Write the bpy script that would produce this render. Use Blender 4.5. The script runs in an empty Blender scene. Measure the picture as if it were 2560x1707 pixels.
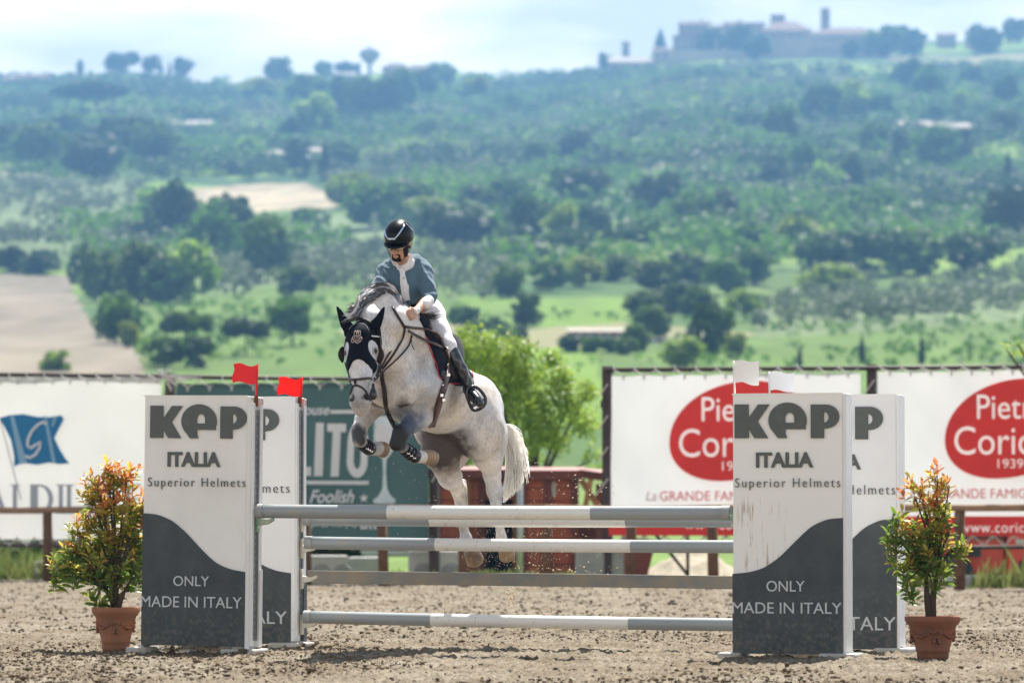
import bpy, bmesh, math, random
import numpy as np
from mathutils import Vector, Matrix
from mathutils.bvhtree import BVHTree

sc = bpy.context.scene
COL = sc.collection
rnd = random.Random(7)
nrs = np.random.RandomState(11)

# ------------------------------------------------------------------ camera
FPX = 10600.0            # focal length in pixels of the 2560 px wide photograph
CX, HY = 1280.0, 1306.0  # column of the optical axis, row of the horizon
CAMZ = 0.95
cam_data = bpy.data.cameras.new("camera")
cam = bpy.data.objects.new("camera", cam_data)
COL.objects.link(cam)
sc.camera = cam
cam_data.sensor_width = 36.0
cam_data.lens = FPX / 2560.0 * 36.0
cam_data.clip_start = 0.5
cam_data.clip_end = 12000.0
TILT = math.atan((HY - 853.5) / FPX)
cam.location = (0, 0, CAMZ)
cam.rotation_euler = (math.pi / 2 + TILT, 0, 0)
cam_data.dof.use_dof = True
cam_data.dof.focus_distance = 30.6
cam_data.dof.aperture_fstop = 3.0

# ------------------------------------------------------------------ sky and sun
SUN_EL, SUN_AZ = 58.0, 15.0     # azimuth: degrees to the right of straight ahead
world = bpy.data.worlds.new("World")
sc.world = world
world.use_nodes = True
wt = world.node_tree
wt.nodes.clear()
w_out = wt.nodes.new("ShaderNodeOutputWorld")
w_bg = wt.nodes.new("ShaderNodeBackground")
w_sky = wt.nodes.new("ShaderNodeTexSky")
w_sky.sky_type = 'NISHITA'
w_sky.sun_disc = False
w_sky.sun_elevation = math.radians(SUN_EL)
w_sky.sun_rotation = math.radians(SUN_AZ)
w_sky.air_density = 1.2
w_sky.dust_density = 2.0
w_tc = wt.nodes.new("ShaderNodeTexCoord")
w_map = wt.nodes.new("ShaderNodeMapping")
w_map.inputs['Scale'].default_value = (1.0, 1.0, 4.2)
w_map.inputs['Location'].default_value = (0.35, 0.2, 0.1)
w_n = wt.nodes.new("ShaderNodeTexNoise")
w_n.inputs['Scale'].default_value = 7.0
w_n.inputs['Detail'].default_value = 7.0
w_n.inputs['Roughness'].default_value = 0.52
w_r = wt.nodes.new("ShaderNodeValToRGB")
w_r.color_ramp.elements[0].position = 0.36
w_r.color_ramp.elements[0].color = (0.25, 0.25, 0.25, 1)
w_r.color_ramp.elements[1].position = 0.54
w_r.color_ramp.elements[1].color = (1, 1, 1, 1)
w_mix = wt.nodes.new("ShaderNodeMix")
w_mix.data_type = 'RGBA'
# thin bright cloud, in the sky's own units, milkier towards the horizon all the way round
w_sep = wt.nodes.new("ShaderNodeSeparateXYZ")
w_el = wt.nodes.new("ShaderNodeMapRange")
w_el.inputs['From Min'].default_value = 0.0
w_el.inputs['From Max'].default_value = 0.45
w_cl = wt.nodes.new("ShaderNodeMix")
w_cl.data_type = 'RGBA'
w_cl.inputs['A'].default_value = (21.0, 19.8, 18.2, 1)
w_cl.inputs['B'].default_value = (4.4, 4.7, 5.2, 1)
wt.links.new(w_tc.outputs['Generated'], w_sep.inputs[0])
wt.links.new(w_sep.outputs['Z'], w_el.inputs['Value'])
wt.links.new(w_el.outputs['Result'], w_cl.inputs['Factor'])
wt.links.new(w_cl.outputs['Result'], w_mix.inputs['B'])
wt.links.new(w_tc.outputs['Generated'], w_map.inputs['Vector'])
wt.links.new(w_map.outputs['Vector'], w_n.inputs['Vector'])
wt.links.new(w_n.outputs['Fac'], w_r.inputs['Fac'])
wt.links.new(w_r.outputs['Color'], w_mix.inputs['Factor'])
wt.links.new(w_sky.outputs['Color'], w_mix.inputs['A'])
wt.links.new(w_mix.outputs['Result'], w_bg.inputs['Color'])
w_bg.inputs['Strength'].default_value = 0.05
wt.links.new(w_bg.outputs['Background'], w_out.inputs['Surface'])

sun_data = bpy.data.lights.new("sun", 'SUN')
sun_data.energy = 5.0
sun_data.angle = math.radians(0.53)
sun_data.color = (1.0, 0.955, 0.88)
sun = bpy.data.objects.new("sun", sun_data)
COL.objects.link(sun)
_e, _a = math.radians(SUN_EL), math.radians(SUN_AZ)
SUNDIR = Vector((math.sin(_a) * math.cos(_e), math.cos(_a) * math.cos(_e), math.sin(_e)))
sun.rotation_euler = SUNDIR.to_track_quat('Z', 'Y').to_euler()

sc.view_settings.view_transform = 'Standard'
sc.view_settings.look = 'None'
sc.view_settings.exposure = 1.12
sc.view_settings.gamma = 1.0
sc.view_settings.use_curve_mapping = False
sc.render.engine = 'CYCLES'
sc.cycles.max_bounces = 6
sc.cycles.transparent_max_bounces = 8
sc.cycles.volume_bounces = 0
sc.cycles.use_denoising = True
sc.cycles.caustics_reflective = False
sc.cycles.caustics_refractive = False

# ------------------------------------------------------------------ helpers
def P(px, py, Y):
    """world point at depth Y on the line of sight through a pixel of the photograph"""
    # pixel -> direction for a tilted pinhole
    xn = (px - 1280.0) / FPX
    yn = -(py - 853.5) / FPX
    c, s = math.cos(TILT), math.sin(TILT)
    d = Vector((xn, c - yn * s, s + yn * c))
    t = Y / d.y
    return Vector((d.x * t, Y, CAMZ + d.z * t))

def proj(p):
    c, s = math.cos(TILT), math.sin(TILT)
    z = p[2] - CAMZ
    dep = p[1] * c + z * s
    up = -p[1] * s + z * c
    return (1280 + p[0] / dep * FPX, 853.5 - up / dep * FPX)

def link(o, parent=None):
    COL.objects.link(o)
    if parent is not None:
        o.parent = parent
    return o

def tag(o, label=None, cat=None, group=None, kind=None):
    if label: o['label'] = label
    if cat: o['category'] = cat
    if group: o['group'] = group
    if kind: o['kind'] = kind
    return o

def empty(name, loc=(0, 0, 0), rot=(0, 0, 0), label=None, cat=None, group=None):
    o = bpy.data.objects.new(name, None)
    o.empty_display_size = 0.1
    link(o)
    o.location = loc
    o.rotation_euler = rot
    return tag(o, label, cat, group)

def copy_tree(o, parent=None):
    c = o.copy()
    COL.objects.link(c)
    c.parent = parent
    for ch in list(o.children):
        copy_tree(ch, c)
    return c

def attach(o, root):
    """parent keeping the child's coordinates as world coordinates"""
    o.parent = root
    m = Matrix.LocRotScale(root.location, root.rotation_euler, root.scale)
    p = root.parent
    while p is not None:
        m = Matrix.LocRotScale(p.location, p.rotation_euler, p.scale) @ m
        p = p.parent
    o.matrix_parent_inverse = m.inverted()
    return o

class MB:
    """collects simple solids into one mesh"""
    def __init__(self):
        self.v, self.f, self.mi = [], [], []
        self.cur = 0
    def add(self, vs, fs):
        b = len(self.v)
        self.v += [tuple(p) for p in vs]
        for f in fs:
            self.f.append(tuple(i + b for i in f))
            self.mi.append(self.cur)
        return self
    def box(self, x0, x1, y0, y1, z0, z1, M=None):
        vs = [Vector(p) for p in ((x0,y0,z0),(x1,y0,z0),(x1,y1,z0),(x0,y1,z0),(x0,y0,z1),(x1,y0,z1),(x1,y1,z1),(x0,y1,z1))]
        if M is not None: vs = [M @ p for p in vs]
        return self.add(vs, [(0,3,2,1),(4,5,6,7),(0,1,5,4),(1,2,6,5),(2,3,7,6),(3,0,4,7)])
    def bar(self, a, b, w, h, up=(0,0,1)):
        a, b = Vector(a), Vector(b)
        d = (b - a).normalized()
        up = Vector(up)
        s = d.cross(up)
        if s.length < 1e-4: s = d.cross(Vector((0,1,0)))
        s.normalize()
        u = s.cross(d)
        s *= w / 2; u *= h / 2
        vs = [a-s-u, a+s-u, a+s+u, a-s+u, b-s-u, b+s-u, b+s+u, b-s+u]
        return self.add(vs, [(0,3,2,1),(4,5,6,7),(0,1,5,4),(1,2,6,5),(2,3,7,6),(3,0,4,7)])
    def tube(self, pts, rads, n=10, caps=True, flat=1.0, up=None):
        pts = [Vector(p) for p in pts]
        if not hasattr(rads, '__len__'): rads = [rads] * len(pts)
        rings = []
        prev = None
        for i, p in enumerate(pts):
            d = (pts[min(i+1, len(pts)-1)] - pts[max(i-1, 0)])
            if d.length < 1e-9: d = Vector((0,0,1))
            d.normalize()
            if up is not None:
                ref = Vector(up[i]) if hasattr(up[0], '__len__') else Vector(up)
            else:
                ref = prev if prev is not None else (Vector((0,0,1)) if abs(d.z) < 0.9 else Vector((1,0,0)))
            s = d.cross(ref)
            if s.length < 1e-6: s = d.cross(Vector((0.3,1,0.2)))
            s.normalize()
            u = s.cross(d).normalized()
            prev = u
            r = rads[i]
            rings.append([p + s*(math.cos(2*math.pi*k/n)*r) + u*(math.sin(2*math.pi*k/n)*r*flat) for k in range(n)])
        vs = [v for r_ in rings for v in r_]
        fs = []
        for i in range(len(rings)-1):
            for k in range(n):
                a, b = i*n+k, i*n+(k+1) % n
                fs.append((a, b, b+n, a+n))
        if caps:
            fs.append(tuple(range(n-1, -1, -1)))
            fs.append(tuple(range((len(rings)-1)*n, len(rings)*n)))
        return self.add(vs, fs)
    def lathe(self, prof, n=32, c=(0,0,0)):
        vs, fs = [], []
        for (r, z) in prof:
            for k in range(n):
                a = 2*math.pi*k/n
                vs.append((c[0]+r*math.cos(a), c[1]+r*math.sin(a), c[2]+z))
        for i in range(len(prof)-1):
            for k in range(n):
                a, b = i*n+k, i*n+(k+1) % n
                fs.append((a, b, b+n, a+n))
        fs.append(tuple(range(n-1, -1, -1)))
        fs.append(tuple(range((len(prof)-1)*n, len(prof)*n)))
        return self.add(vs, fs)
    def prism(self, pts, y0, y1):
        """polygon given in x,z extruded from y0 to y1"""
        n = len(pts)
        vs = [(x, y0, z) for x, z in pts] + [(x, y1, z) for x, z in pts]
        fs = [tuple(range(n-1, -1, -1)), tuple(range(n, 2*n))]
        fs += [(i, (i+1) % n, (i+1) % n + n, i+n) for i in range(n)]
        return self.add(vs, fs)
    def build(self, name, mat, parent=None, smooth=False, bevel=0, fixn=True):
        me = bpy.data.meshes.new(name)
        me.from_pydata(self.v, [], self.f)
        if fixn:
            bm = bmesh.new(); bm.from_mesh(me)
            bmesh.ops.recalc_face_normals(bm, faces=bm.faces)
            bm.to_mesh(me); bm.free()
        mats = mat if isinstance(mat, (list, tuple)) else [mat]
        for m in mats: me.materials.append(m)
        if len(mats) > 1:
            me.polygons.foreach_set('material_index', self.mi)
        if smooth:
            me.polygons.foreach_set('use_smooth', [True]*len(me.polygons))
        o = bpy.data.objects.new(name, me)
        link(o, parent)
        if bevel:
            md = o.modifiers.new('bevel', 'BEVEL'); md.width = bevel; md.segments = 2; md.limit_method = 'ANGLE'
            md.harden_normals = False
        return o

def np_mesh(name, V, F, mat, parent=None, smooth=True, colors=None):
    """V (n,3) array, F (m,k) array of equal sided faces, optional per vertex colour"""
    me = bpy.data.meshes.new(name)
    V = np.asarray(V, dtype=np.float32); F = np.asarray(F, dtype=np.int32)
    k = F.shape[1]
    me.vertices.add(len(V)); me.vertices.foreach_set('co', V.ravel())
    me.loops.add(F.size); me.loops.foreach_set('vertex_index', F.ravel())
    me.polygons.add(len(F))
    me.polygons.foreach_set('loop_start', np.arange(len(F), dtype=np.int32)*k)
    me.polygons.foreach_set('loop_total', np.full(len(F), k, dtype=np.int32))
    me.update(calc_edges=True)
    me.validate()
    if smooth: me.polygons.foreach_set('use_smooth', [True]*len(me.polygons))
    if colors is not None:
        C = np.ones((len(V), 4), dtype=np.float32); C[:, :3] = colors
        at = me.color_attributes.new('tint', 'FLOAT_COLOR', 'POINT')
        at.data.foreach_set('color', C.ravel())
    if mat is not None:
        for m in (mat if isinstance(mat, (list, tuple)) else [mat]): me.materials.append(m)
    o = bpy.data.objects.new(name, me)
    return link(o, parent)

# vectorised value noise
_perm = nrs.rand(4096)
def _h(ix, iy, iz):
    return _perm[((ix*73856093) ^ (iy*19349663) ^ (iz*83492791)) & 4095]
def vnoise(x, y, z=0.0):
    x = np.asarray(x, float); y = np.asarray(y, float); z = np.asarray(z, float) + np.zeros_like(x)
    ix, iy, iz = np.floor(x).astype(np.int64), np.floor(y).astype(np.int64), np.floor(z).astype(np.int64)
    fx, fy, fz = x-ix, y-iy, z-iz
    fx = fx*fx*(3-2*fx); fy = fy*fy*(3-2*fy); fz = fz*fz*(3-2*fz)
    r = 0
    for dx in (0, 1):
        for dy in (0, 1):
            for dz in (0, 1):
                w = (fx if dx else 1-fx)*(fy if dy else 1-fy)*(fz if dz else 1-fz)
                r = r + w*_h(ix+dx, iy+dy, iz+dz)
    return r*2-1
def fbm(x, y, z=0.0, o=4, g=0.5):
    r, a, s = 0, 1.0, 1.0
    for i in range(o):
        r = r + a*vnoise(x*s+i*17.3, y*s-i*9.1, np.asarray(z)*s+i*3.7); a *= g; s *= 2.03
    return r

def in_poly(x, y, poly):
    x = np.asarray(x, float); y = np.asarray(y, float)
    ins = np.zeros(x.shape, bool)
    n = len(poly)
    for i in range(n):
        x0, y0 = poly[i]; x1, y1 = poly[(i+1) % n]
        c = ((y0 > y) != (y1 > y)) & (x < (x1-x0)*(y-y0)/((y1-y0) if y1 != y0 else 1e-9)+x0)
        ins ^= c
    return ins

# ------------------------------------------------------------------ materials
MATS = {}
def mat(name, col, rough=0.6, spec=0.5, metal=0.0, noise=None, bump=None, translucent=0.0, attr=False, coat=0.0, sheen=0.0, col2=None, obj_var=0.0):
    """principled material; noise=(scale, amount) mottles the colour, bump=(scale, strength, distance)"""
    if name in MATS: return MATS[name]
    m = bpy.data.materials.new(name); m.use_nodes = True
    nt = m.node_tree; N = nt.nodes; L = nt.links
    b = N['Principled BSDF']
    b.inputs['Roughness'].default_value = rough
    b.inputs['Specular IOR Level'].default_value = spec
    b.inputs['Metallic'].default_value = metal
    b.inputs['Coat Weight'].default_value = coat
    b.inputs['Sheen Weight'].default_value = sheen
    b.inputs['Base Color'].default_value = (*col, 1)
    src = None
    tc = N.new('ShaderNodeTexCoord')
    if attr:
        a = N.new('ShaderNodeAttribute'); a.attribute_name = 'tint'
        src = a.outputs['Color']
    if noise:
        n = N.new('ShaderNodeTexNoise'); n.inputs['Scale'].default_value = noise[0]; n.inputs['Detail'].default_value = 6
        n.inputs['Roughness'].default_value = 0.6
        L.new(tc.outputs['Object'], n.inputs['Vector'])
        r = N.new('ShaderNodeMapRange')
        r.inputs['From Min'].default_value = 0.3; r.inputs['From Max'].default_value = 0.7
        r.inputs['To Min'].default_value = 0.0; r.inputs['To Max'].default_value = 1.0
        L.new(n.outputs['Fac'], r.inputs['Value'])
        mx = N.new('ShaderNodeMix'); mx.data_type = 'RGBA'
        if src is None:
            c2 = col2 or tuple(c*(1-noise[1]) for c in col)
            mx.inputs['A'].default_value = (*col, 1); mx.inputs['B'].default_value = (*c2, 1)
            L.new(r.outputs['Result'], mx.inputs['Factor'])
        else:
            mu = N.new('ShaderNodeMath'); mu.operation = 'MULTIPLY'; mu.inputs[1].default_value = noise[1]
            L.new(r.outputs['Result'], mu.inputs[0]); L.new(mu.outputs[0], mx.inputs['Factor'])
            L.new(src, mx.inputs['A']); mx.inputs['B'].default_value = (*(col2 or (0.02, 0.02, 0.02)), 1)
        src = mx.outputs['Result']
    if obj_var:
        oi = N.new('ShaderNodeObjectInfo'); hs = N.new('ShaderNodeHueSaturation')
        mr = N.new('ShaderNodeMapRange'); mr.inputs['To Min'].default_value = 1-obj_var; mr.inputs['To Max'].default_value = 1+obj_var
        mh = N.new('ShaderNodeMapRange'); mh.inputs['To Min'].default_value = 0.485; mh.inputs['To Max'].default_value = 0.515
        L.new(oi.outputs['Random'], mr.inputs['Value']); L.new(mr.outputs['Result'], hs.inputs['Value'])
        L.new(oi.outputs['Random'], mh.inputs['Value']); L.new(mh.outputs['Result'], hs.inputs['Hue'])
        if src is None: hs.inputs['Color'].default_value = (*col, 1)
        else: L.new(src, hs.inputs['Color'])
        src = hs.outputs['Color']
    if src is not None: L.new(src, b.inputs['Base Color'])
    if bump:
        n2 = N.new('ShaderNodeTexNoise'); n2.inputs['Scale'].default_value = bump[0]; n2.inputs['Detail'].default_value = 5
        L.new(tc.outputs['Object'], n2.inputs['Vector'])
        bp = N.new('ShaderNodeBump'); bp.inputs['Strength'].default_value = bump[1]; bp.inputs['Distance'].default_value = bump[2]
        L.new(n2.outputs['Fac'], bp.inputs['Height']); L.new(bp.outputs['Normal'], b.inputs['Normal'])
    if translucent:
        tr = N.new('ShaderNodeBsdfTranslucent'); ms = N.new('ShaderNodeMixShader')
        ms.inputs['Fac'].default_value = translucent
        if src is not None: L.new(src, tr.inputs['Color'])
        else: tr.inputs['Color'].default_value = (*col, 1)
        L.new(b.outputs['BSDF'], ms.inputs[1]); L.new(tr.outputs['BSDF'], ms.inputs[2])
        L.new(ms.outputs['Shader'], N['Material Output'].inputs['Surface'])
    MATS[name] = m
    return m

# ------------------------------------------------------------------ lettering
def text_mesh(body, size, depth, xscale=1.0, shear=0.0, bold=0.0, spacing=1.0, width=None, align='LEFT'):
    cu = bpy.data.curves.new('lettering', 'FONT')
    cu.body = body; cu.size = size; cu.extrude = depth/2; cu.shear = shear; cu.offset = bold
    cu.space_character = spacing; cu.resolution_u = 4
    o = bpy.data.objects.new('tmp', cu); COL.objects.link(o)
    dg = bpy.context.evaluated_depsgraph_get(); dg.update()
    me = bpy.data.meshes.new_from_object(o.evaluated_get(dg))
    bpy.data.objects.remove(o); bpy.data.curves.remove(cu)
    n = len(me.vertices); co = np.zeros(n*3, dtype=np.float32); me.vertices.foreach_get('co', co); co = co.reshape(-1, 3)
    x0, x1 = co[:, 0].min(), co[:, 0].max()
    co[:, 0] -= x0
    s = (width/(x1-x0)) if width else xscale
    co[:, 0] *= s
    if align == 'CENTER': co[:, 0] -= (x1-x0)*s/2
    # lay it upright in the x,z plane facing -y
    out = np.stack([co[:, 0], -co[:, 2], co[:, 1]], 1)
    me.vertices.foreach_set('co', out.ravel()); me.update()
    return me

def text_polys(body, size, bold=0.0, shear=0.0, spacing=1.0, width=None, x0=0.0, z0=0.0):
    """outlines of a line of text as closed polygons in x,z"""
    cu = bpy.data.curves.new('lettering', 'FONT')
    cu.body = body; cu.size = size; cu.shear = shear; cu.offset = bold*size; cu.space_character = spacing
    o = bpy.data.objects.new('tmp', cu); COL.objects.link(o)
    dg = bpy.context.evaluated_depsgraph_get(); dg.update()
    c2 = o.evaluated_get(dg).to_curve(dg)
    out = []
    for sp in c2.splines:
        P_ = []
        if sp.type == 'BEZIER':
            b = sp.bezier_points; n = len(b)
            for i in range(n):
                a_, b_ = b[i], b[(i+1) % n]
                p0, p1, p2, p3 = a_.co, a_.handle_right, b_.handle_left, b_.co
                st = 1 if ((p1-p0).cross(p3-p0)).length < 1e-6*size and ((p2-p0).cross(p3-p0)).length < 1e-6*size else 4
                for k in range(st):
                    t = k/st; q = p0*(1-t)**3+p1*3*t*(1-t)**2+p2*3*t*t*(1-t)+p3*t**3; P_.append((q.x, q.y))
        else:
            P_ = [(p.co[0], p.co[1]) for p in sp.points]
        if len(P_) > 2: out.append(P_)
    o.evaluated_get(dg).to_curve_clear()
    bpy.data.objects.remove(o); bpy.data.curves.remove(cu)
    xs = [x for q in out for x, _ in q]; a = min(xs); s = (width/(max(xs)-a)) if width else 1.0
    return [[(x0+(x-a)*s, z0+z) for x, z in q] for q in out]

def curve_mesh(polys, depth):
    """closed outlines (x,z), holes by nesting, extruded"""
    cu = bpy.data.curves.new('shape', 'CURVE'); cu.dimensions = '2D'; cu.fill_mode = 'BOTH'; cu.extrude = depth/2
    for pl in polys:
        sp = cu.splines.new('POLY'); sp.points.add(len(pl)-1)
        for i, (x, z) in enumerate(pl): sp.points[i].co = (x, z, 0, 1)
        sp.use_cyclic_u = True
    o = bpy.data.objects.new('tmp', cu); COL.objects.link(o)
    dg = bpy.context.evaluated_depsgraph_get(); dg.update()
    me = bpy.data.meshes.new_from_object(o.evaluated_get(dg))
    bpy.data.objects.remove(o); bpy.data.curves.remove(cu)
    n = len(me.vertices); co = np.zeros(n*3, dtype=np.float32); me.vertices.foreach_get('co', co); co = co.reshape(-1, 3)
    out = np.stack([co[:, 0], -co[:, 2], co[:, 1]], 1)
    me.vertices.foreach_set('co', out.ravel()); me.update()
    return me

def put(me, name, m, parent=None, loc=(0,0,0)):
    o = bpy.data.objects.new(name, me)
    me.materials.clear(); me.materials.append(m)
    link(o, parent); o.location = loc
    return o

def arc(cx, cy, r, a0, a1, n=16, ry=None):
    ry = r if ry is None else ry
    return [(cx+r*math.cos(math.radians(a0+(a1-a0)*i/n)), cy+ry*math.sin(math.radians(a0+(a1-a0)*i/n))) for i in range(n+1)]

def stroke_poly(pts, w, closed=False):
    """outline of a flat stroke of width w along pts"""
    pts = [Vector((p[0], p[1])) for p in pts]
    Lf, Rt = [], []
    n = len(pts)
    for i, p in enumerate(pts):
        a = pts[i-1] if (i > 0 or closed) else p
        b = pts[(i+1) % n] if (i < n-1 or closed) else p
        d = (b-a).normalized(); q = Vector((-d.y, d.x))*(w/2)
        Lf.append(tuple(p+q)); Rt.append(tuple(p-q))
    if closed: return [Lf, Rt[::-1]]
    return [Lf+Rt[::-1]]
# ================================================================== GROUND
TH = math.radians(17.0)
UX, UY = math.cos(TH), -math.sin(TH)          # along the fence, right end nearer the camera
NX, NY = math.sin(TH), math.cos(TH)           # from front element to rear element

def sand_height(x, y, far=False):
    h = 0.020*fbm(x*0.8, y*0.8, 1.0, 3)
    h += 0.010*fbm(x*5, y*5, 2.0, 2)
    if not far:
        a = vnoise(x*17, y*17, 3.0); h += 0.028*np.clip(a-0.2, 0, 1)
        b = vnoise(x*36, y*34, 5.0); h += 0.020*np.clip(b, 0, 1)
        c = vnoise(x*70, y*60, 7.0); h += 0.009*c
    else:
        a = vnoise(x*9, y*9, 3.0); h += 0.03*np.clip(a-0.1, 0, 1)
        b = vnoise(x*19, y*19, 5.0); h += 0.02*np.clip(b, 0, 1)
    return h

def grid_mesh(xs, ys, hf):
    X, Y = np.meshgrid(xs, ys)
    Z = hf(X, Y)
    nx, ny = len(xs), len(ys)
    idx = np.arange(nx*ny).reshape(ny, nx)
    F = np.stack([idx[:-1, :-1], idx[:-1, 1:], idx[1:, 1:], idx[1:, :-1]], -1).reshape(-1, 4)
    return np.stack([X, Y, Z], -1).reshape(-1, 3), F

def sand_material():
    m = bpy.data.materials.new('arena_sand'); m.use_nodes = True
    N = m.node_tree.nodes; L = m.node_tree.links; b = N['Principled BSDF']
    b.inputs['Roughness'].default_value = 0.9; b.inputs['Specular IOR Level'].default_value = 0.25
    g = N.new('ShaderNodeNewGeometry')
    n1 = N.new('ShaderNodeTexNoise'); n1.inputs['Scale'].default_value = 1.1; n1.inputs['Detail'].default_value = 5
    n2 = N.new('ShaderNodeTexNoise'); n2.inputs['Scale'].default_value = 26; n2.inputs['Detail'].default_value = 6; n2.inputs['Roughness'].default_value = 0.7
    n3 = N.new('ShaderNodeTexNoise'); n3.inputs['Scale'].default_value = 120; n3.inputs['Detail'].default_value = 3
    for n in (n1, n2, n3): L.new(g.outputs['Position'], n.inputs['Vector'])
    r1 = N.new('ShaderNodeValToRGB')
    r1.color_ramp.elements[0].position = 0.38; r1.color_ramp.elements[0].color = (0.185, 0.143, 0.092, 1)
    r1.color_ramp.elements[1].position = 0.62; r1.color_ramp.elements[1].color = (0.265, 0.226, 0.168, 1)
    r2 = N.new('ShaderNodeValToRGB')
    r2.color_ramp.elements[0].position = 0.36; r2.color_ramp.elements[0].color = (0.28, 0.24, 0.20, 1)
    r2.color_ramp.elements[1].position = 0.58; r2.color_ramp.elements[1].color = (1, 1, 1, 1)
    L.new(n1.outputs['Fac'], r1.inputs['Fac']); L.new(n2.outputs['Fac'], r2.inputs['Fac'])
    mx = N.new('ShaderNodeMix'); mx.data_type = 'RGBA'; mx.blend_type = 'MULTIPLY'; mx.inputs['Factor'].default_value = 0.9
    L.new(r1.outputs['Color'], mx.inputs['A']); L.new(r2.outputs['Color'], mx.inputs['B'])
    L.new(mx.outputs['Result'], b.inputs['Base Color'])
    bp = N.new('ShaderNodeBump'); bp.inputs['Strength'].default_value = 0.8; bp.inputs['Distance'].default_value = 0.01
    ad = N.new('ShaderNodeMath'); ad.operation = 'ADD'
    L.new(n2.outputs['Fac'], ad.inputs[0]); L.new(n3.outputs['Fac'], ad.inputs[1])
    L.new(ad.outputs[0], bp.inputs['Height']); L.new(bp.outputs['Normal'], b.inputs['Normal'])
    return m
M_SAND = sand_material()

V1, F1 = grid_mesh(np.arange(-7, 7.001, 0.022), np.arange(23.5, 37.001, 0.035), lambda x, y: sand_height(x, y))
nf = np_mesh('arena_ground', V1, F1, M_SAND); tag(nf, kind='structure')
EDGE_A, EDGE_B = (-7.9, 69.0), (7.4, 60.0)     # where the sand ends, under the wooden fence
def edgeY(x): return EDGE_A[1]+(x-EDGE_A[0])*(EDGE_B[1]-EDGE_A[1])/(EDGE_B[0]-EDGE_A[0])
def far_h(x, y):
    h = sand_height(x, y, True)
    k = np.clip((y-37.0)/2.0, 0, 1)
    h = h*k + sand_height(x, y)*(1-k)
    return np.where(y > edgeY(x)+0.25, -0.35, h)
V2, F2 = grid_mesh(np.arange(-14, 14.001, 0.07), np.arange(37.0, 79.001, 0.13), far_h)
nf2 = np_mesh('far_arena_ground', V2, F2, M_SAND); tag(nf2, kind='structure')
V3, F3 = grid_mesh(np.arange(-60, 60.1, 4.0), np.arange(-30, 80.1, 3.6), lambda x, y: -0.12+0*x)
tag(np_mesh('ground', V3, F3, M_SAND), kind='structure')

# loose clods of sand lying on the arena
ICO = None
def ico():
    bm = bmesh.new(); bmesh.ops.create_icosphere(bm, subdivisions=1, radius=1.0)
    V = np.array([v.co[:] for v in bm.verts]); F = np.array([[v.index for v in f.verts] for f in bm.faces]); bm.free()
    return V, F
IV, IF = ico()
def scatter_blobs(pts, sizes, squash=0.6, jit=0.35):
    n = len(pts)
    rs = nrs.uniform(1-jit, 1+jit, (n, 12, 1))
    sc3 = nrs.uniform(0.7, 1.3, (n, 1, 3)); sc3[:, :, 2] *= squash
    th = nrs.uniform(0, 6.28, n)
    V = IV[None]*rs*sc3*sizes[:, None, None]
    c, s = np.cos(th)[:, None], np.sin(th)[:, None]
    x = V[..., 0]*c-V[..., 1]*s; y = V[..., 0]*s+V[..., 1]*c
    V = np.stack([x, y, V[..., 2]], -1)+pts[:, None, :]
    F = IF[None]+(np.arange(n)*12)[:, None, None]
    return V.reshape(-1, 3), F.reshape(-1, 3)
M_CLOD = mat('clod_sand', (0.16, 0.115, 0.07), 0.95, 0.2, noise=(14, 0.5), bump=(120, 0.6, 0.004))
n = 85000
yy = 24.0+12.5*nrs.rand(n)**1.15; xx = nrs.uniform(-5.6, 5.6, n)
dens = fbm(xx*0.7, yy*0.45, 9.0, 3); keep = nrs.rand(n) < np.clip(0.5+1.1*dens, 0.06, 1)
xx, yy = xx[keep], yy[keep]
sz = np.clip(nrs.lognormal(-5.05, 0.50, len(xx)), 0.003, 0.032)
zz = sand_height(xx, yy)+sz*0.25
Vc, Fc = scatter_blobs(np.stack([xx, yy, zz], 1), sz)
tag(np_mesh('sand_clods', Vc, Fc, M_CLOD, smooth=False), 'small brown clods strewn over the raked arena sand', 'clods', kind='stuff')
n = 16000
yy = nrs.uniform(36, 66, n); xx = nrs.uniform(-1, 1, n)*(yy*0.135)
sz = np.clip(nrs.lognormal(-4.5, 0.4, n), 0.006, 0.035)
ok = yy < edgeY(xx); xx, yy, sz = xx[ok], yy[ok], sz[ok]
Vc, Fc = scatter_blobs(np.stack([xx, yy, sand_height(xx, yy, True)+sz*0.2], 1), sz)
tag(np_mesh('far_sand_clods', Vc, Fc, M_CLOD, smooth=False), 'brown clods on the far half of the arena sand', 'clods', kind='stuff')

# ================================================================== TERRAIN AND HILLS
RX = np.array([-1500, -600, 0, 130, 200, 300, 420, 480, 620, 760, 900, 1000, 1100, 1160, 1220, 1300, 1500, 1600, 1700, 1800, 2000, 2200, 2400, 2560, 3200, 4200])
RYp = np.array([330, 230, 200, 200, 185, 175, 185, 208, 206, 196, 185, 172, 165, 185, 196, 193, 166, 144, 110, 102, 90, 94, 98, 86, 120, 230])
LV_Y = np.array([72., 110, 200, 320, 450, 620, 850, 1150, 1600, 2100, 2600])
LV_p = np.array([1446., 1398, 1230, 1010, 880, 770, 650, 520, 370, 262, 186])     # row each distance shows at (mid column)
NPR = len(LV_Y)
def row_of(px, Y):
    """row of the terrain surface seen in column px at distance Y"""
    r = np.interp(px, RX, RYp)
    base = np.interp(Y, LV_Y, LV_p)
    w = np.clip((Y-450)/(2600-450), 0, 1)**1.2
    b = base+(r-186)*w
    b = b+14*np.sin(px*0.0031+0.6)*np.clip((Y-200)/500, 0, 1)*(1-w)
    return b
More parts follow.
